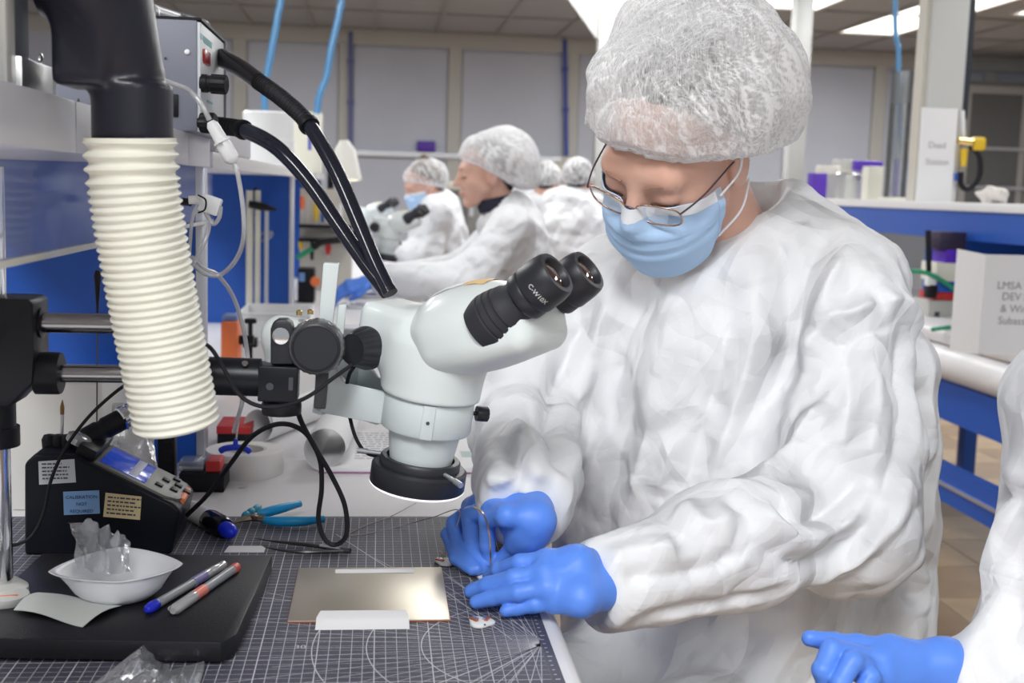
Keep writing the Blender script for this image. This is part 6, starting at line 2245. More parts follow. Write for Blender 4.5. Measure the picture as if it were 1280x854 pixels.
def make_glasses(M, par, rim_m, rim2_m=None, far_m=None):
    g = None
    zc, yc = -0.012, 0.104
    root = None
    for s in (-1, 1):
        pts = []
        for k in range(28):
            a = 2 * PI * k / 28
            ca, sa = math.cos(a), math.sin(a)
            e = 2.8
            x = 0.0265 * abs(ca) ** (2 / e) * (1 if ca > 0 else -1)
            z = 0.0165 * abs(sa) ** (2 / e) * (1 if sa > 0 else -1)
            wrap = -0.010 * ((s * 0.034 + x) / 0.06) ** 2
            pts.append(Vector((s * 0.034 + x, yc + wrap + z * 0.16, zc + z)))
        fr = MB(M).tube(pts, 0.0011, 8, closed=True).build('rim' if root else 'glasses', rim_m, root or par, sharp=80)
        if root is None:
            root = fr
        n = len(pts)
        cpt = sum(pts, Vector()) / n
        MB(M).add([tuple(cpt)] + [tuple(p) for p in pts], [[0, i + 1, (i + 1) % n + 1] for i in range(n)]).build('lens', film('lens_clear', (0.97, 0.97, 0.98), 0.10, 0.03, 0.02), root)
        hinge = Vector((s * 0.063, yc - 0.010, zc + 0.010))
        MB(M).tube(spline([Vector((s * 0.0600, yc - 0.006, zc + 0.010)), hinge, Vector((s * 0.073, 0.06, zc + 0.012)), Vector((s * 0.080, -0.002, zc + 0.014)), Vector((s * 0.080, -0.028, zc - 0.010))], 6), 0.0011, 8).build('temple', rim2_m or rim_m, root)
    MB(M).tube(spline([Vector((-0.0085, yc + 0.001, zc + 0.004)), Vector((0, yc + 0.004, zc + 0.008)), Vector((0.0085, yc + 0.001, zc + 0.004))], 5), 0.0012, 8).build('bridge', rim2_m or rim_m, root)
    return root


# ------------------------------------------------------------------ cloth wrinkles
def tri_noise(P, seed, wl, amp, n=7, warp=0.25):
    """creased facets: sum of warped triangle waves"""
    r_ = np.random.RandomState(seed)
    out = np.zeros(len(P), np.float32)
    for k in range(n):
        d = r_.randn(3)
        d /= np.linalg.norm(d)
        e = np.cross(d, r_.randn(3))
        e /= np.linalg.norm(e)
        w_ = wl * r_.uniform(0.7, 1.5)
        x = (P @ d) / w_ + warp * np.sin((P @ e) / w_ * 2.1 + r_.rand() * 6) + r_.rand() * 9
        tri = np.abs((x % 2) - 1)
        tri = np.minimum(tri, r_.uniform(0.45, 1.0))
        sel = np.clip(0.5 + 0.8 * np.sin((P @ e) / (wl * 2.3) + r_.rand() * 6), 0, 1)
        out += (tri - 0.4) * sel
    return out * amp / math.sqrt(n)


def trace(f, px, py, t0=0.8, t1=2.4):
    d = (F0 + RV * ((px - 640) / FPX) - UV * ((py - 427) / FPX)).normalized()
    t = t0
    for _ in range(90):
        p = CAM + d * t
        v = float(f(np.array([p], np.float32))[0])
        if v < 0.0008:
            return p
        t += max(0.0008, v * 0.8)
        if t > t1:
            return None
    return CAM + d * t


def fold_disp(v, f, folds):
    out = np.zeros(len(v), np.float32)
    for px, width, h in folds:
        pts = [trace(f, a, b) for a, b in px]
        pts = [p for p in pts if p is not None]
        if len(pts) < 2:
            continue
        sp = spline(pts, 6)
        A = np.array([[p.x, p.y, p.z] for p in sp], np.float32)
        lo, hi = A.min(0) - width * 1.2, A.max(0) + width * 1.2
        sel = np.where(((v > lo) & (v < hi)).all(1))[0]
        if not len(sel):
            continue
        V = v[sel]
        best = np.full(len(V), 9, np.float32)
        tt = np.zeros(len(V), np.float32)
        n = len(A) - 1
        for i in range(n):
            a, b = A[i], A[i + 1]
            ab = b - a
            t = np.clip(((V - a) @ ab) / (ab @ ab + 1e-12), 0, 1)
            q = V - a - t[:, None] * ab
            d = np.sqrt((q * q).sum(1))
            m_ = d < best
            best[m_] = d[m_]
            tt[m_] = (i + t[m_]) / n
        taper = np.clip(np.sin(np.clip(tt, 0.02, 0.98) * PI) * 2.2, 0, 1)
        x = np.clip(1 - best / width, 0, 1)
        out[sel] += 1.7 * h * (x ** 1.2) * taper
    return out


# ------------------------------------------------------------------ hands
def glove(name, par, wrist, chains, thumb, palm_r=0.0145, fr=0.0092, res=0.0016, cuff=None, seed=0):
    """gloved hand; chains = 4 fingers of (mcp, pip, dip, tip); thumb of 4 points; all world points"""
    W = [tuple(w) for w in wrist] if isinstance(wrist, list) else [tuple(wrist)]

    def f(P):
        palm = None
        for k, ch in enumerate(chains):
            w_ = W[0] if len(W) == 1 else tuple(Vector(W[0]).lerp(Vector(W[1]), k / 3))
            d = d_cap(P, w_, tuple(ch[0]), palm_r * 1.08, palm_r * 0.86)
            palm = d if palm is None else smin(palm, d, 0.014)
        for a, b in zip(chains[:-1], chains[1:]):
            palm = smin(palm, d_cap(P, tuple(a[0]), tuple(b[0]), palm_r * 0.80, palm_r * 0.80), 0.008)
        palm = smin(palm, d_cap(P, W[0], tuple(thumb[1]), palm_r * 1.1, fr * 1.25), 0.016)
        d = palm
        fing = None
        for k, ch in enumerate(chains):
            s = (0.98, 1.02, 0.97, 0.86)[k]
            fg = d_cap(P, tuple(ch[0]), tuple(ch[1]), fr * 1.12 * s, fr * 1.03 * s)
            fg = smin(fg, d_cap(P, tuple(ch[1]), tuple(ch[2]), fr * 1.03 * s, fr * 0.95 * s), 0.003)
            fg = smin(fg, d_cap(P, tuple(ch[2]), tuple(ch[3]), fr * 0.95 * s, fr * 0.80 * s), 0.003)
            fing = fg if fing is None else smin(fing, fg, 0.0012)
        d = smin(d, fing, 0.0045)
        th = d_cap(P, tuple(thumb[1]), tuple(thumb[2]), fr * 1.25, fr * 1.10)
        th = smin(th, d_cap(P, tuple(thumb[2]), tuple(thumb[3]), fr * 1.10, fr * 0.88), 0.003)
        d = smin(d, th, 0.0035)
        for a, b, r1, r2 in (cuff or ()):
            d = smin(d, d_cap(P, tuple(a), tuple(b), r1, r2), 0.012)
        return d
    allp = [Vector(p) for ch in chains for p in ch] + [Vector(p) for p in thumb] + [Vector(w) for w in W]
    for a, b, r1, r2 in (cuff or ()):
        allp += [Vector(a), Vector(b)]
    lo = [min(p[i] for p in allp) - 0.045 for i in range(3)]
    hi = [max(p[i] for p in allp) + 0.045 for i in range(3)]
    v, q = nets(f, lo, hi, res)
    v = relax(v, q, 1)
    n = vert_normals(v, q)
    v = v + n * (tri_noise(v, 40 + seed, 0.012, 0.0009, 6) + tri_noise(v, 60 + seed, 0.005, 0.00035, 5))[:, None]
    return skin(name, (v, q), GLOVE, par), f


def H(px, py, h):
    return onz(px, py, MT + h)


# ================================================================== THE WORKER AT THE MICROSCOPE
def cam_vec(r, u, t):
    return (RV * r + UV * u - F0 * t).normalized()


wk = thing('person', 'worker in white gown, hairnet, glasses and blue mask bent over the near bench', 'person', (0.43, 1.50, 0.0))
E_ = cam_vec(0.80, -0.31, 0.50)
NH = E_.cross(Vector((UV))).normalized()
NH = (UV.cross(E_)).normalized() * -1
UPH = NH.cross(E_).normalized()
BOW = rad(47)
HN = NH * math.cos(BOW) - UPH * math.sin(BOW)
HU = UPH * math.cos(BOW) + NH * math.sin(BOW)
BRIDGE = at(791, 244, 1.345)
MH = frame(E_, HN, HU, (0, 0, 0))
MH.translation = BRIDGE - (MH.to_3x3() @ Vector((0, 0.096, 0.004)))
MHi = MH.inverted()

J = dict(neck=at(925, 300, 1.52), ns=at(1050, 382, 1.42), ne=at(1058, 655, 1.27), nw=at(738, 736, 1.135),
         fs=at(772, 365, 1.63), fe=at(655, 530, 1.52), fw=at(656, 634, 1.225))
LAT = (J['ns'] - J['fs'])
LAT.z = 0
LAT.normalize()
FAC = Vector((0, 0, 1)).cross(LAT) * -1
if FAC.y > 0:
    FAC = -FAC
RT = np.array([list(LAT), list(FAC), [0, 0, 1]], np.float32).T
CH = (J['ns'] + J['fs']) / 2
nb_l = MHi @ (J['neck'] + Vector((0, 0, -0.04)))
opts = {'neck': tuple(nb_l), 'extra': [(tuple(nb_l), tuple(MHi @ Vector((CH.x, CH.y, 0.80))), 0.06, 0.13), (tuple(MHi @ (J['ns'] - LAT * 0.05 - Vector((0, 0, 0.03)))), tuple(MHi @ (J['fs'] + LAT * 0.05 - Vector((0, 0, 0.03)))), 0.05, 0.05)]}
fh = head_field(opts)
v_, q_ = nets(fh, (-0.26, -0.55, -0.50), (0.26, 0.14, 0.13), 0.0042)
skin('body', (v_, q_), SKIN, wk, MH)
make_hair(MH, wk, HAIR, bun=((0.0, -0.075, 0.075), 0.035))
for s in (-1, 1):
    # brows and lash lines
    MB(MH).tube(spline([Vector((s * 0.016, 0.0905, 0.017)), Vector((s * 0.032, 0.0885, 0.022)), Vector((s * 0.048, 0.0775, 0.018))], 5), 0.0032, 8, flat=0.35).build('eyebrow', mat('brow', (0.30, 0.16, 0.11), 0.8), wk)
    MB(MH).tube(spline([Vector((s * 0.019, 0.0905, -0.0075)), Vector((s * 0.032, 0.0905, -0.0105)), Vector((s * 0.046, 0.0815, -0.0085))], 5), 0.0011, 8).build('eyelashes', mat('lash', (0.05, 0.03, 0.025), 0.6), wk)
make_mask(MH, fh, wk)
make_glasses(MH, wk, mat('rose_gold', (0.55, 0.36, 0.28), 0.25, 0.9), mat('frame_dark', (0.10, 0.08, 0.10), 0.3, 0.5))
cap, pe = make_cap(MH, wk, seed=5, puff=0.026, back=0.040, n=(220, 130), wr=1.7)
make_cap(MH, wk, seed=9, puff=0.014, back=0.022, n=(120, 70), wr=1.0, material=cap_material('cap_gauze_inner', 0.10, 0.6), name='cap_lining')
MB(MH).tube(pe[::2], 0.0026, 8, closed=True).build('cap_elastic', MASKW, wk)


def f_gown(P):
    c = (CH.x, CH.y)
    torso = d_ell(P, (c[0] - FAC.x * 0.01, c[1] - FAC.y * 0.01, 0.94), (0.205, 0.150, 0.26), RT)
    low = d_box(P, (c[0] - FAC.x * 0.03, c[1] - FAC.y * 0.03, 0.70), (0.200, 0.165, 0.26), RT, 0.12)
    back = d_cap(P, tuple(at(1092, 470, 1.53)), tuple(at(1082, 900, 1.54)), 0.085, 0.088)
    d = smin(torso, low, 0.08)
    d = smin(d, back, 0.05)
    yoke = d_cap(P, tuple(J['fs'] + LAT * 0.01), tuple(J['ns'] - LAT * 0.02), 0.072, 0.076)
    d = smin(d, yoke, 0.06)
    nk = d_cap(P, tuple(CH + Vector((0.01, 0.0, 0.01))), tuple(J['neck'] + Vector((0.010, 0.02, 0.012))), 0.10, 0.068)
    d = smin(d, nk, 0.05)
    d = smin(d, d_cap(P, tuple(at(985, 276, 1.51)), tuple(at(1066, 338, 1.46)), 0.046, 0.052), 0.04)
    # near sleeve
    a1 = d_cap(P, tuple(J['ns']), tuple(J['ne']), 0.082, 0.078)
    d = smin(d, a1, 0.035)
    a2 = d_cyl(P, tuple(J['ne'] + (J['ne'] - J['nw']).normalized() * 0.02), tuple(J['nw']), 0.076, 0.046, 0.010)
    a2 = smin(a2, d_ell(P, tuple(J['ne']), (0.078, 0.078, 0.078)), 0.03)
    d = smin(d, a2, 0.022)
    # far sleeve
    b1 = d_cap(P, tuple(J['fs']), tuple(J['fe']), 0.082, 0.074)
    d = smin(d, b1, 0.03)
    b2 = d_cyl(P, tuple(J['fe']), tuple(J['fw']), 0.074, 0.052, 0.014)
    d = smin(d, b2, 0.02)
    # lap
    for s in (-1, 1):
        k0 = Vector((c[0], c[1], 0.54)) + LAT * (s * 0.09)
        d = smin(d, d_cap(P, tuple(k0), tuple(k0 + FAC * 0.34), 0.095, 0.08), 0.04)
    # hollow the neck
    d = smax(d, -d_cap(P, tuple(J['neck'] + FAC * 0.02 + Vector((0, 0, -0.02))), tuple(J['neck'] + FAC * 0.01 + Vector((0, 0, 0.20))), 0.050, 0.075), 0.012)
    d = smax(d, 0.44 - P[:, 2], 0.01)
    # clear the bench edge
    return d


FOLDS = [
    ([(1044, 283), (1015, 322), (1003, 362), (985, 440), (955, 520)], 0.030, -0.010),
    ([(1070, 300), (1040, 350), (1020, 395), (1005, 450)], 0.026, 0.008),
    ([(1000, 468), (1035, 408), (1062, 398), (1092, 386)], 0.026, 0.011),
    ([(1092, 386), (1115, 384), (1140, 418)], 0.022, 0.009),
    ([(1005, 395), (1035, 425), (1075, 420), (1110, 410)], 0.022, -0.008),
    ([(1085, 400), (1092, 470), (1085, 545), (1078, 610)], 0.024, 0.008),
    ([(1120, 400), (1128, 480), (1118, 560), (1096, 630)], 0.020, -0.009),
    ([(1145, 420), (1158, 500), (1150, 570), (1120, 650)], 0.020, 0.008),
    ([(1060, 430), (1062, 500), (1050, 570)], 0.022, -0.006),
    ([(940, 612), (985, 590), (1010, 545), (1030, 500)], 0.026, 0.011),
    ([(950, 640), (1000, 655), (1045, 625), (1085, 585)], 0.022, -0.012),
    ([(930, 650), (975, 672), (1030, 665), (1075, 640)], 0.024, 0.011),
    ([(960, 690), (1010, 705), (1060, 680), (1105, 640)], 0.020, -0.009),
    ([(1010, 740), (1060, 715), (1100, 670), (1130, 610)], 0.018, 0.008),
    ([(845, 645), (880, 668), (925, 655)], 0.024, 0.010),
    ([(905, 640), (915, 675), (900, 705)], 0.018, -0.007),
    ([(735, 722), (800, 722), (860, 716), (930, 694)], 0.014, -0.006),
    ([(760, 700), (800, 690), (850, 690)], 0.02, 0.006),
    ([(750, 770), (830, 766), (920, 752), (1000, 720)], 0.014, -0.005),
    ([(865, 350), (838, 440), (815, 540), (800, 640)], 0.035, 0.010),
    ([(905, 345), (905, 430), (880, 530), (860, 620)], 0.032, -0.009),
    ([(950, 330), (945, 420), (925, 500), (900, 590)], 0.030, 0.010),
    ([(970, 300), (985, 350), (975, 430), (950, 520)], 0.024, -0.009),
    ([(810, 360), (775, 450), (750, 560)], 0.032, -0.008),
    ([(780, 340), (745, 420), (722, 500), (712, 600)], 0.028, 0.008),
    ([(735, 390), (700, 470), (690, 540)], 0.022, -0.010),
    ([(830, 620), (850, 560), (900, 500)], 0.03, 0.008),
    ([(720, 640), (760, 600), (800, 590)], 0.03, -0.007),
    ([(640, 520), (665, 560), (670, 610)], 0.018, 0.008),
    ([(612, 545), (640, 575), (650, 615)], 0.016, -0.007),
    ([(605, 600), (640, 600), (672, 628)], 0.014, 0.006),
    ([(655, 500), (690, 545), (695, 600)], 0.02, -0.008),
    ([(1130, 690), (1150, 720), (1140, 770)], 0.02, 0.007),
    ([(1100, 720), (1135, 745), (1165, 735)], 0.016, -0.007),
]
v_, q_ = nets(f_gown, (0.02, 1.06, 0.42), (0.84, 1.86, 1.27), 0.0040)
n_ = vert_normals(v_, q_)
soft = relax(n_, q_, 3)
soft /= np.linalg.norm(soft, axis=1)[:, None] + 1e-9
dsp = tri_noise(v_, 3, 0.125, 0.0330, 5) + tri_noise(v_, 5, 0.055, 0.0210, 7) + tri_noise(v_, 8, 0.022, 0.0075, 8)
for w_ in (J['nw'], J['fw']):
    dw = np.sqrt(((v_ - np.array(w_, np.float32)) ** 2).sum(1))
    dsp *= np.clip((dw - 0.045) / 0.10, 0.12, 1)
dsp *= 1 - 0.6 * np.clip((v_[:, 0] - 0.56) / 0.08, 0, 1) * np.clip((v_[:, 1] - 1.40) / 0.06, 0, 1)
dn = np.sqrt(((v_ - np.array(J['neck'], np.float32)) ** 2).sum(1))
dsp *= np.clip((dn - 0.05) / 0.10, 0.25, 1)
dsp += fold_disp(v_, f_gown, FOLDS)
v_ = v_ + soft * dsp[:, None]
v_ = relax(v_, q_, 1, 0.15)
v_[:, 2] = np.maximum(v_[:, 2], 0.44)
# nothing may sink into the bench
inb = (v_[:, 0] < XR + 0.004) & (v_[:, 2] < MT + 0.003) & (v_[:, 2] > 0.66)
v_[inb, 2] = MT + 0.003
skin('gown', (v_, q_), GOWN, wk)

# gloves ---------------------------------------------------------------------
nh, _ = glove('glove', wk, [H(722, 704, 0.052), H(726, 752, 0.024)],
              [(H(684, 701, 0.052), H(650, 704, 0.047), H(625, 713, 0.032), H(611, 721, 0.018)),
               (H(682, 717, 0.044), H(643, 723, 0.037), H(610, 732, 0.023), H(589, 739, 0.013)),
               (H(684, 735, 0.033), H(648, 741, 0.028), H(616, 747, 0.017), H(595, 753, 0.010)),
               (H(694, 752, 0.020), H(669, 756, 0.017), H(648, 760, 0.012), H(632, 764, 0.009))],
              [H(722, 706, 0.046), H(692, 706, 0.032), H(664, 714, 0.018), H(636, 720, 0.012)],
              palm_r=0.0122, fr=0.0088,
              cuff=[(H(722, 708, 0.046), J['nw'] + (J['ne'] - J['nw']).normalized() * 0.05, 0.018, 0.028), (H(726, 748, 0.026), J['nw'] + (J['ne'] - J['nw']).normalized() * 0.05, 0.016, 0.028)], seed=1)
fh_, _ = glove('glove', wk, [H(668, 650, 0.072), H(660, 668, 0.052)],
               [(H(634, 645, 0.078), H(609, 650, 0.064), H(609, 682, 0.034), H(613, 705, 0.013)),
                (H(616, 634, 0.074), H(587, 644, 0.058), H(589, 680, 0.028), H(604, 709, 0.011)),
                (H(600, 630, 0.064), H(568, 654, 0.044), H(574, 686, 0.022), H(596, 712, 0.010)),
                (H(590, 634, 0.050), H(560, 668, 0.030), H(570, 698, 0.014), H(590, 713, 0.009))],
               [H(664, 662, 0.060), H(647, 680, 0.042), H(636, 693, 0.026), H(621, 705, 0.014)],
               palm_r=0.0125, fr=0.0088,
               cuff=[(H(668, 650, 0.070), J['fw'] + (J['fe'] - J['fw']).normalized() * 0.05, 0.022, 0.030), (H(660, 668, 0.054), J['fw'] + (J['fe'] - J['fw']).normalized() * 0.04, 0.019, 0.028)], seed=2)
# fine tweezer-like probe held in the far hand
pts = [H(613, 712, 0.006), H(613, 690, 0.042), at(611, 664, 1.19), at(604, 642, 1.175), at(592, 634, 1.19)]
tag(MB().tube(spline(pts, 6), 0.0011, 8).build('fine_probe', mat('probe_copper', (0.5, 0.38, 0.34), 0.3, 0.7)), 'fine curved metal probe held between the gloved finger and thumb', 'probe')
# ================================================================== STOOLS, LEGS AND THE OTHER WORKERS
SHOE = mat('shoe_black', (0.015, 0.015, 0.017), 0.5)
TROU = mat('trousers_navy', (0.02, 0.025, 0.05), 0.8)


def stool(label, x, y, z, r=0.19):
    t = thing('stool', label, 'stool', (x, y, 0))
    MB().lathe([(r * 0.85, z - 0.07), (r * 0.98, z - 0.055), (r, z - 0.03), (r * 0.95, z - 0.008), (r * 0.8, z), (0.0, z)], T(x, y, 0), 36).build('cushion', BLUE, t)
    MB().lathe([(r * 0.9, z - 0.085), (r * 0.9, z - 0.068), (0.0, z - 0.068)], T(x, y, 0), 36).build('pan', BLACK, t)
    MB().tube([(x, y, 0.09), (x, y, z - 0.08)], 0.025, 18).build('column', CHROME, t)
    for k in range(5):
        a = 2 * PI * k / 5 + 0.4
        e = Vector((x + 0.26 * math.cos(a), y + 0.26 * math.sin(a), 0.06))
        MB().tube([(x, y, 0.10), tuple(e)], [0.022, 0.014], 10).build('foot_arm', BLACK, t)
        MB().lathe([(0.012, -0.012), (0.027, -0.010), (0.027, 0.010), (0.012, 0.012)], aim((e.x, e.y, 0.0275), (-math.sin(a), math.cos(a), 0)), 14).build('caster', BLACK, t)
    return t


def legs(par, hip, fac, lat, z=0.52):
    """lower legs and shoes of a seated worker"""
    for s in (-1, 1):
        k = Vector(hip) + Vector(fac) * 0.36 + Vector(lat) * (s * 0.10)
        k.z = z
        a = Vector((k.x - fac[0] * 0.05, k.y - fac[1] * 0.05, 0.09))
        MB().tube(spline([k, k.lerp(a, 0.5), a], 5), [0.075, 0.072, 0.068, 0.064, 0.06, 0.056, 0.052, 0.05, 0.048, 0.047, 0.046], 16).build('trouser_leg', TROU, par)

        def fs_(P, a=a):
            d = d_cap(P, (a.x, a.y, 0.055), (a.x + fac[0] * 0.15, a.y + fac[1] * 0.15, 0.036), 0.045, 0.034)
            return smax(d, 0.002 - P[:, 2], 0.004)
        c = a + Vector(fac) * 0.07
        skin('shoe', nets(fs_, (c.x - 0.16, c.y - 0.16, -0.01), (c.x + 0.16, c.y + 0.16, 0.13), 0.008), SHOE, par)


legs(wk, (CH.x, CH.y, 0.5), tuple(FAC), tuple(LAT))
stool('stool under the gowned worker at the near bench, hidden by the gown', CH.x, CH.y + 0.02, 0.44, 0.17)


def bg_person(label, Hc, fwd, prims, box, cap=None, mask=False, hair=HAIR, bun=None, glasses=False, res=0.011, k=0.05, wr=1.0, seed=1, gloves=(), fold=None, neck=None, gown_m=None, capm=None):
    fwd = Vector(fwd).normalized()
    up = (Vector((0, 0, 1)) - fwd * fwd.z).normalized()
    le = up.cross(fwd)
    M = frame(le, fwd, up, Hc)
    Mi = M.inverted()
    t = thing('person', label, 'person', (Hc[0], Hc[1], 0))
    nbk = Vector(neck) if neck is not None else Vector(Hc) + Vector((0, 0, -0.20)) - fwd * 0.03
    nl = Mi @ nbk
    lo_ = Mi @ (nbk + Vector((0, 0, -0.28)))
    f = head_field({'neck': tuple(nl), 'extra': [(tuple(nl), tuple(lo_), 0.06, 0.09)]})
    L_ = [min(-0.11, nl.x - 0.1, lo_.x - 0.1), min(-0.14, nl.y - 0.1, lo_.y - 0.1), lo_.z - 0.11]
    U_ = [max(0.11, nl.x + 0.1, lo_.x + 0.1), 0.135, 0.13]
    skin('body', nets(f, L_, U_, 0.0055), SKIN, t, M)
    make_hair(M, t, hair, bun)
    for s in (-1, 1):
        MB(M).tube(spline([Vector((s * 0.016, 0.0905, 0.017)), Vector((s * 0.032, 0.0885, 0.022)), Vector((s * 0.048, 0.0775, 0.018))], 3), 0.0025, 6, flat=0.5).build('eyebrow', MATS['brow'], t)
        MB(M).tube(spline([Vector((s * 0.019, 0.0905, -0.0075)), Vector((s * 0.032, 0.0905, -0.0105)), Vector((s * 0.046, 0.0815, -0.0085))], 3), 0.0016, 6).build('eyelashes', MATS['lash'], t)
    if not mask:
        MB(M).tube(spline([Vector((-0.020, 0.0885, -0.064)), Vector((0, 0.098, -0.0645)), Vector((0.020, 0.0885, -0.064))], 4), [0.001] + [0.0026] * 7 + [0.001], 6).build('lips', LIP, t)
    if mask:
        make_mask(M, f, t)
    if glasses:
        make_glasses(M, t, MATS['frame_dark'])
    if cap:
        c_, pe_ = make_cap(M, t, seed=seed, puff=cap[0], back=cap[1], n=(90, 50), material=capm or CAPM2)
        MB(M).tube(pe_[::2], 0.003, 6, closed=True).build('cap_elastic', MASKW, t)

    def fg(P):
        d = None
        for p in prims:
            if p[0] == 'e':
                e = d_ell(P, p[1], p[2], p[3] if len(p) > 3 else None)
            else:
                e = d_cap(P, tuple(p[1]), tuple(p[2]), p[3], p[4])
            d = e if d is None else smin(d, e, k)
        d = smax(d, -d_cap(P, tuple(nbk), tuple(Vector(Hc) + Vector((0, 0, 0.05))), 0.055, 0.075), 0.015)
        return d
    v, q = nets(fg, box[0], box[1], res)
    n = vert_normals(v, q)
    n = relax(n, q, 2)
    n /= np.linalg.norm(n, axis=1)[:, None] + 1e-9
    dz = tri_noise(v, seed + 20, 0.11, 0.036 * wr, 6) + tri_noise(v, seed + 30, 0.055, 0.018 * wr, 7)
    for g in gloves:
        w0 = g[0][0] if isinstance(g[0], list) else g[0]
        dz *= np.clip((np.sqrt(((v - np.array(w0, np.float32)) ** 2).sum(1)) - 0.05) / 0.10, 0.15, 1)
    if fold:
        dz = dz + fold_disp(v, fg, fold)
    v = v + n * dz[:, None]
    skin('gown', (v, q), gown_m or GOWN, t)
    for i, g in enumerate(gloves):
        glove('glove', t, *g, res=0.004, seed=seed + i)
    return t


def simple_hand(w, d, up=(0, 0, 1), s=1.0, curl=0.3):
    """rest pose: wrist point, pointing direction; returns wrist, chains, thumb"""
    w, d, up = Vector(w), Vector(d).normalized(), Vector(up)
    side = up.cross(d).normalized()
    u2 = d.cross(side)
    ch = []
    for k, (o, L_) in enumerate(((0.028, 0.074), (0.009, 0.082), (-0.010, 0.076), (-0.028, 0.060))):
        m0 = w + d * (0.085 * s) + side * (o * s)
        p1 = m0 + d * (L_ * 0.45 * s) - u2 * (0.010 * curl * 3 * s)
        p2 = p1 + d * (L_ * 0.28 * s) - u2 * (0.016 * curl * 3 * s)
        p3 = p2 + d * (L_ * 0.16 * s) - u2 * (0.018 * curl * 3 * s)
        ch.append((m0, p1, p2, p3))
    th = [w, w + d * 0.035 * s + side * 0.032 * s, w + d * 0.065 * s + side * 0.046 * s - u2 * 0.012, w + d * 0.09 * s + side * 0.044 * s - u2 * 0.022]
    return w, ch, th


# -------- the seated woman in profile
Y2 = 4.30
hc = at(606, 217, Y2)
sh_n, sh_f = at(638, 290, Y2 - 0.17), at(634, 288, Y2 + 0.17)
el_n, el_f = at(590, 352, Y2 - 0.24), at(575, 345, Y2 + 0.22)
wr_n, wr_f = at(478, 352, Y2 - 0.16), at(490, 346, Y2 + 0.18)
tc_ = at(644, 352, Y2)
prims = [('e', (tc_.x, tc_.y, tc_.z), (0.135, 0.20, 0.30)), ('c', (tc_.x + 0.01, tc_.y, 0.66), (tc_.x - 0.28, tc_.y - 0.02, 0.54), 0.13, 0.09),
         ('c', sh_n, sh_f, 0.075, 0.075), ('c', at(632, 275, Y2), at(630, 258, Y2), 0.085, 0.066),
         ('c', sh_n, el_n, 0.085, 0.078), ('c', el_n, wr_n, 0.078, 0.05), ('c', sh_f, el_f, 0.08, 0.07), ('c', el_f, wr_f, 0.07, 0.05)]
p2 = bg_person('woman in profile with white hairnet and no mask, seated at the far bench', tuple(hc), (-1, -0.16, -0.10), prims,
               ((tc_.x - 0.62, Y2 - 0.42, 0.50), (tc_.x + 0.26, Y2 + 0.42, 1.30)), cap=(0.024, 0.060), seed=4, wr=1.0,
               gloves=[simple_hand(wr_n + Vector((-0.03, 0, 0)), (-1, -0.1, -0.25), (0, -0.5, 1)), simple_hand(wr_f + Vector((-0.03, 0, 0)), (-1, -0.3, -0.2), (0, 0.3, 1))],
               neck=at(628, 268, Y2),
               fold=[([(612, 270), (600, 300), (580, 330)], 0.05, 0.014), ([(640, 275), (632, 305), (610, 335)], 0.05, -0.014), ([(660, 290), (655, 320), (640, 345)], 0.04, 0.012), ([(560, 320), (580, 335), (600, 345)], 0.04, -0.012)])
stool('stool with round blue cushion under the seated woman in profile', tc_.x + 0.0, Y2, 0.535, 0.20)
legs(p2, (tc_.x, Y2, 0.5), (-1, 0, 0), (0, -1, 0))
MB().lathe([(0.066, 0), (0.070, 0.02), (0.064, 0.045), (0.058, 0.045), (0.060, 0.0), (0.066, 0)], aim(at(622, 262, Y2), (-0.25, 0, 1)), 24, cap=False).build('dark_collar', mat('navy_collar', (0.012, 0.012, 0.03), 0.7), p2)

# -------- the worker with the hair bun at the far microscope
Y3 = 6.3
hc = at(529, 232, Y3)
tc_ = at(548, 312, Y3 + 0.05)
prims = [('e', (tc_.x, tc_.y, tc_.z), (0.16, 0.20, 0.32)), ('c', at(545, 268, Y3 - 0.15), at(552, 266, Y3 + 0.2), 0.08, 0.08),
         ('c', at(545, 268, Y3 - 0.15), at(528, 318, Y3 - 0.22), 0.08, 0.07), ('c', at(528, 318, Y3 - 0.22), at(496, 316, Y3 - 0.2), 0.07, 0.05),
         ('c', at(552, 266, Y3 + 0.2), at(525, 310, Y3 + 0.25), 0.08, 0.07), ('c', at(543, 262, Y3), at(538, 252, Y3), 0.085, 0.065)]
p3 = bg_person('worker with brown hair bun and blue mask looking into the far microscope', tuple(hc), (-0.86, -0.30, -0.40), prims,
               ((tc_.x - 0.42, Y3 - 0.42, 0.62), (tc_.x + 0.3, Y3 + 0.46, 1.28)), cap=(0.010, 0.014), capm=CAPM3, mask=True, hair=HAIRB, bun=((0, -0.055, 0.115), 0.034), seed=6,
               gloves=[simple_hand(at(494, 316, Y3 - 0.2), (-1, 0, -0.4))], neck=at(540, 256, Y3))
stool('stool under the worker with the hair bun', tc_.x, Y3 + 0.05, 0.62, 0.17)
legs(p3, (tc_.x, Y3 + 0.05, 0.5), (-1, 0, 0), (0, -1, 0))

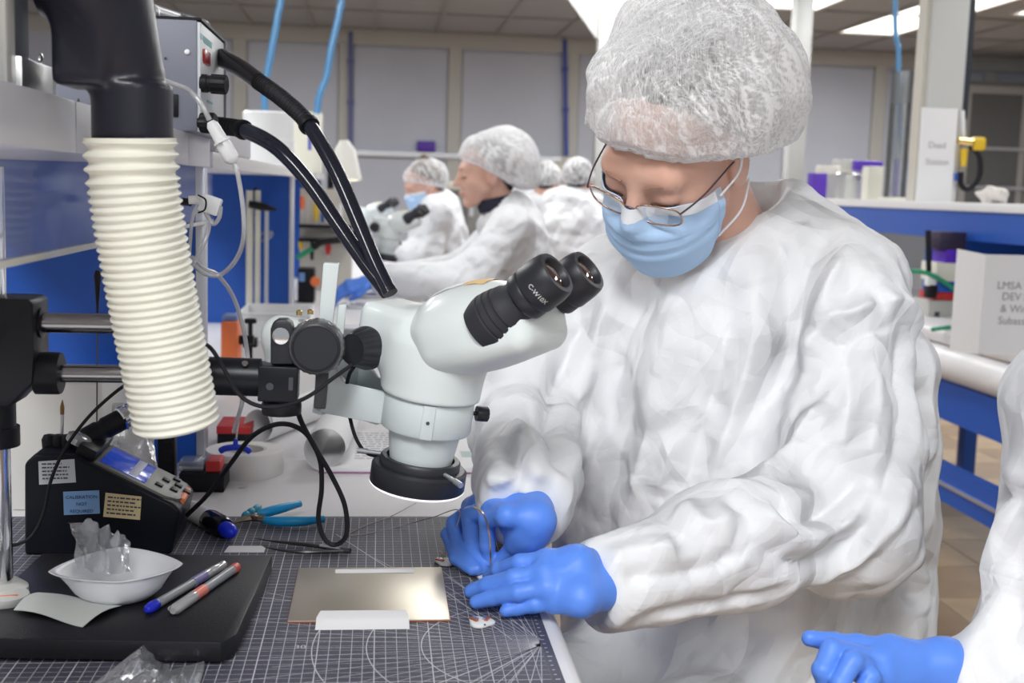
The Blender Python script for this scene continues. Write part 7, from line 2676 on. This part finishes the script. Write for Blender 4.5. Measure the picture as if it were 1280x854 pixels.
# -------- two workers seen from behind
for (hx, hy, Yb, tx, ty, lab, sd, rw) in ((683, 228, 7.7, 684, 312, 'dark-haired worker seen from behind, left one of the pair beyond the big gown', 12, 0.20), (722, 226, 7.0, 716, 305, 'dark-haired worker seen from behind, right one of the pair beside the big gown', 13, 0.22)):
    hc = at(hx, hy, Yb)
    tc_ = at(tx, ty, Yb - 0.05)
    prims = [('e', (tc_.x, tc_.y, tc_.z), (rw, 0.16, 0.34)), ('c', at(tx - 26, 258, Yb), at(tx + 24, 258, Yb), 0.08, 0.08),
             ('c', at(tx - 28, 260, Yb), at(tx - 34, 320, Yb + 0.1), 0.075, 0.07), ('c', at(tx + 26, 260, Yb), at(tx + 30, 320, Yb + 0.1), 0.075, 0.07),
             ('c', at(tx, 252, Yb), at(hx, 242, Yb), 0.09, 0.065)]
    p4 = bg_person(lab, tuple(hc), (0.25, 1, -0.35), prims, ((tc_.x - 0.36, Yb - 0.32, 0.55), (tc_.x + 0.36, Yb + 0.34, 1.33)), cap=(0.006, 0.012), capm=CAPM3, mask=True, seed=sd, neck=at(hx - 1, 246, Yb - 0.02))
    stool('stool under the worker seen from behind, %s of the pair' % ('left' if sd == 12 else 'right'), tc_.x, Yb - 0.05, 0.56, 0.17)
    legs(p4, (tc_.x, Yb, 0.5), (0.2, 1, 0), (1, -0.2, 0))

# -------- the standing colleague behind the woman's hairnet
Y5 = 8.4
hc = at(645, 199, Y5)
tc_ = at(646, 290, Y5)
prims = [('e', (tc_.x, tc_.y, tc_.z - 0.05), (0.20, 0.14, 0.42)), ('c', at(628, 238, Y5), at(664, 238, Y5), 0.075, 0.075), ('c', at(646, 234, Y5), at(645, 222, Y5), 0.08, 0.06),
         ('c', at(627, 240, Y5), at(622, 320, Y5), 0.07, 0.055), ('c', at(665, 240, Y5), at(668, 320, Y5), 0.07, 0.055)]
p5 = bg_person('brown-haired colleague with glasses, mostly hidden behind the hairnet of the seated woman', tuple(hc), (0.75, -0.66, -0.08), prims,
               ((tc_.x - 0.32, Y5 - 0.3, 0.30), (tc_.x + 0.32, Y5 + 0.3, 1.36)), hair=HAIRB, glasses=True, seed=17, neck=at(645, 226, Y5),
               gloves=[simple_hand(at(621, 326, Y5), (0, -0.2, -1), (1, 0, 0)), simple_hand(at(668, 326, Y5), (0, -0.2, -1), (-1, 0, 0))])
legs(p5, (tc_.x, Y5 + 0.34, 0.5), (0, -1, 0), (1, 0, 0), z=0.50)

# -------- the gowned colleague at the right edge of the frame
hc = at(1490, 215, 1.22)
shl, elb, wrs = at(1385, 520, 1.04), at(1345, 880, 1.02), at(1206, 848, 1.00)
tc_ = at(1500, 760, 1.24)
prims = [('e', (tc_.x, tc_.y, 0.86), (0.17, 0.20, 0.34)), ('c', shl, at(1540, 500, 1.40), 0.085, 0.085), ('c', at(1490, 440, 1.24), at(1490, 370, 1.24), 0.10, 0.066),
         ('c', shl, elb, 0.086, 0.078), ('c', elb, wrs + Vector((0.012, 0, 0)), 0.078, 0.046), ('c', at(1370, 640, 1.04), at(1330, 800, 1.03), 0.084, 0.080),
         ('c', (tc_.x, tc_.y, 0.58), (tc_.x - 0.05, tc_.y, 0.50), 0.17, 0.15)]
p6 = bg_person('gowned colleague cut off by the right edge, only sleeve and blue glove in view', tuple(hc), (-0.85, 0.45, -0.30), prims,
               ((wrs.x - 0.10, 0.78, 0.42), (tc_.x + 0.34, 1.62, 1.27)), cap=(0.02, 0.03), mask=True, seed=23, res=0.0065, k=0.04, wr=0.75, neck=at(1490, 350, 1.24),
               fold=[([(1265, 560), (1262, 640), (1240, 720), (1225, 800)], 0.03, 0.009), ([(1240, 600), (1265, 625), (1285, 640)], 0.022, -0.009), ([(1210, 700), (1250, 712), (1285, 730)], 0.02, 0.008), ([(1275, 690), (1270, 780), (1250, 850)], 0.03, -0.009)])
stool('stool under the gowned colleague at the right edge, out of view', tc_.x, tc_.y, 0.48, 0.17)
legs(p6, (tc_.x + 0.02, tc_.y - 0.05, 0.5), (-0.35, -0.93, 0), (0.93, -0.35, 0))
YH = 0.995
A_ = lambda x, y, d=0.0: at(x, y, YH + d)
glove('glove', p6, [A_(1180, 828, 0.0), A_(1180, 856, 0.01)],
      [(A_(1112, 812, -0.004), A_(1072, 806, -0.004), A_(1040, 803, -0.006), A_(1012, 798, -0.008)),
       (A_(1098, 826, -0.014), A_(1040, 812, -0.026), A_(1028, 838, -0.036), A_(1034, 868, -0.034)),
       (A_(1098, 842, -0.018), A_(1066, 826, -0.040), A_(1050, 854, -0.048), A_(1056, 884, -0.040)),
       (A_(1102, 858, -0.018), A_(1088, 846, -0.040), A_(1074, 872, -0.048), A_(1080, 896, -0.038))],
      [A_(1175, 850, 0.006), A_(1130, 850, 0.022), A_(1090, 846, 0.026), A_(1055, 836, 0.020)],
      palm_r=0.0145, fr=0.0092, res=0.0018,
      cuff=[(A_(1180, 830), wrs + (elb - wrs) * 0.25, 0.022, 0.030), (A_(1180, 852), wrs + (elb - wrs) * 0.25, 0.022, 0.030)], seed=7)

# ================================================================== FAR MACHINES
q = at(575, 300, 8.9)
fm = thing('test_machine', 'dark grey test machine with beige top far behind the seated workers', 'machine', (q.x, 8.9, 0))
MB().span((at(536, 300, 8.9).x, 8.9, 0), (at(622, 300, 8.9).x, 9.5, at(575, 238, 8.9).z)).build('cabinet', mat('machine_grey', (0.13, 0.13, 0.125), 0.45), fm, bevel=0.01)
MB().span((at(534, 300, 8.9).x, 8.88, at(575, 238, 8.9).z), (at(624, 300, 8.9).x, 9.52, at(575, 228, 8.9).z)).build('top', BEIGE, fm, bevel=0.01)
for k in range(2):
    x0, x1 = at(540 + k * 42, 300, 8.89).x, at(578 + k * 42, 300, 8.89).x
    d_ = MB().span((x0, 8.88, 0.35), (x1, 8.90, at(575, 244, 8.9).z)).build('door', mat('machine_door', (0.19, 0.19, 0.18), 0.4), fm, bevel=0.004)
    MB().span((x0 + 0.02, 8.865, at(575, 270, 8.9).z), (x0 + 0.05, 8.88, at(575, 258, 8.9).z)).build('handle', ALU, d_)
q = at(760, 300, 6.2)
rbox('blue_cabinet', 'blue cabinet end showing between the far workers and the big gown', 'cabinet', (at(740, 300, 8.2).x, 8.2, 0), (at(800, 300, 8.2).x, 8.8, at(760, 250, 8.2).z), BLUE, 0.006)
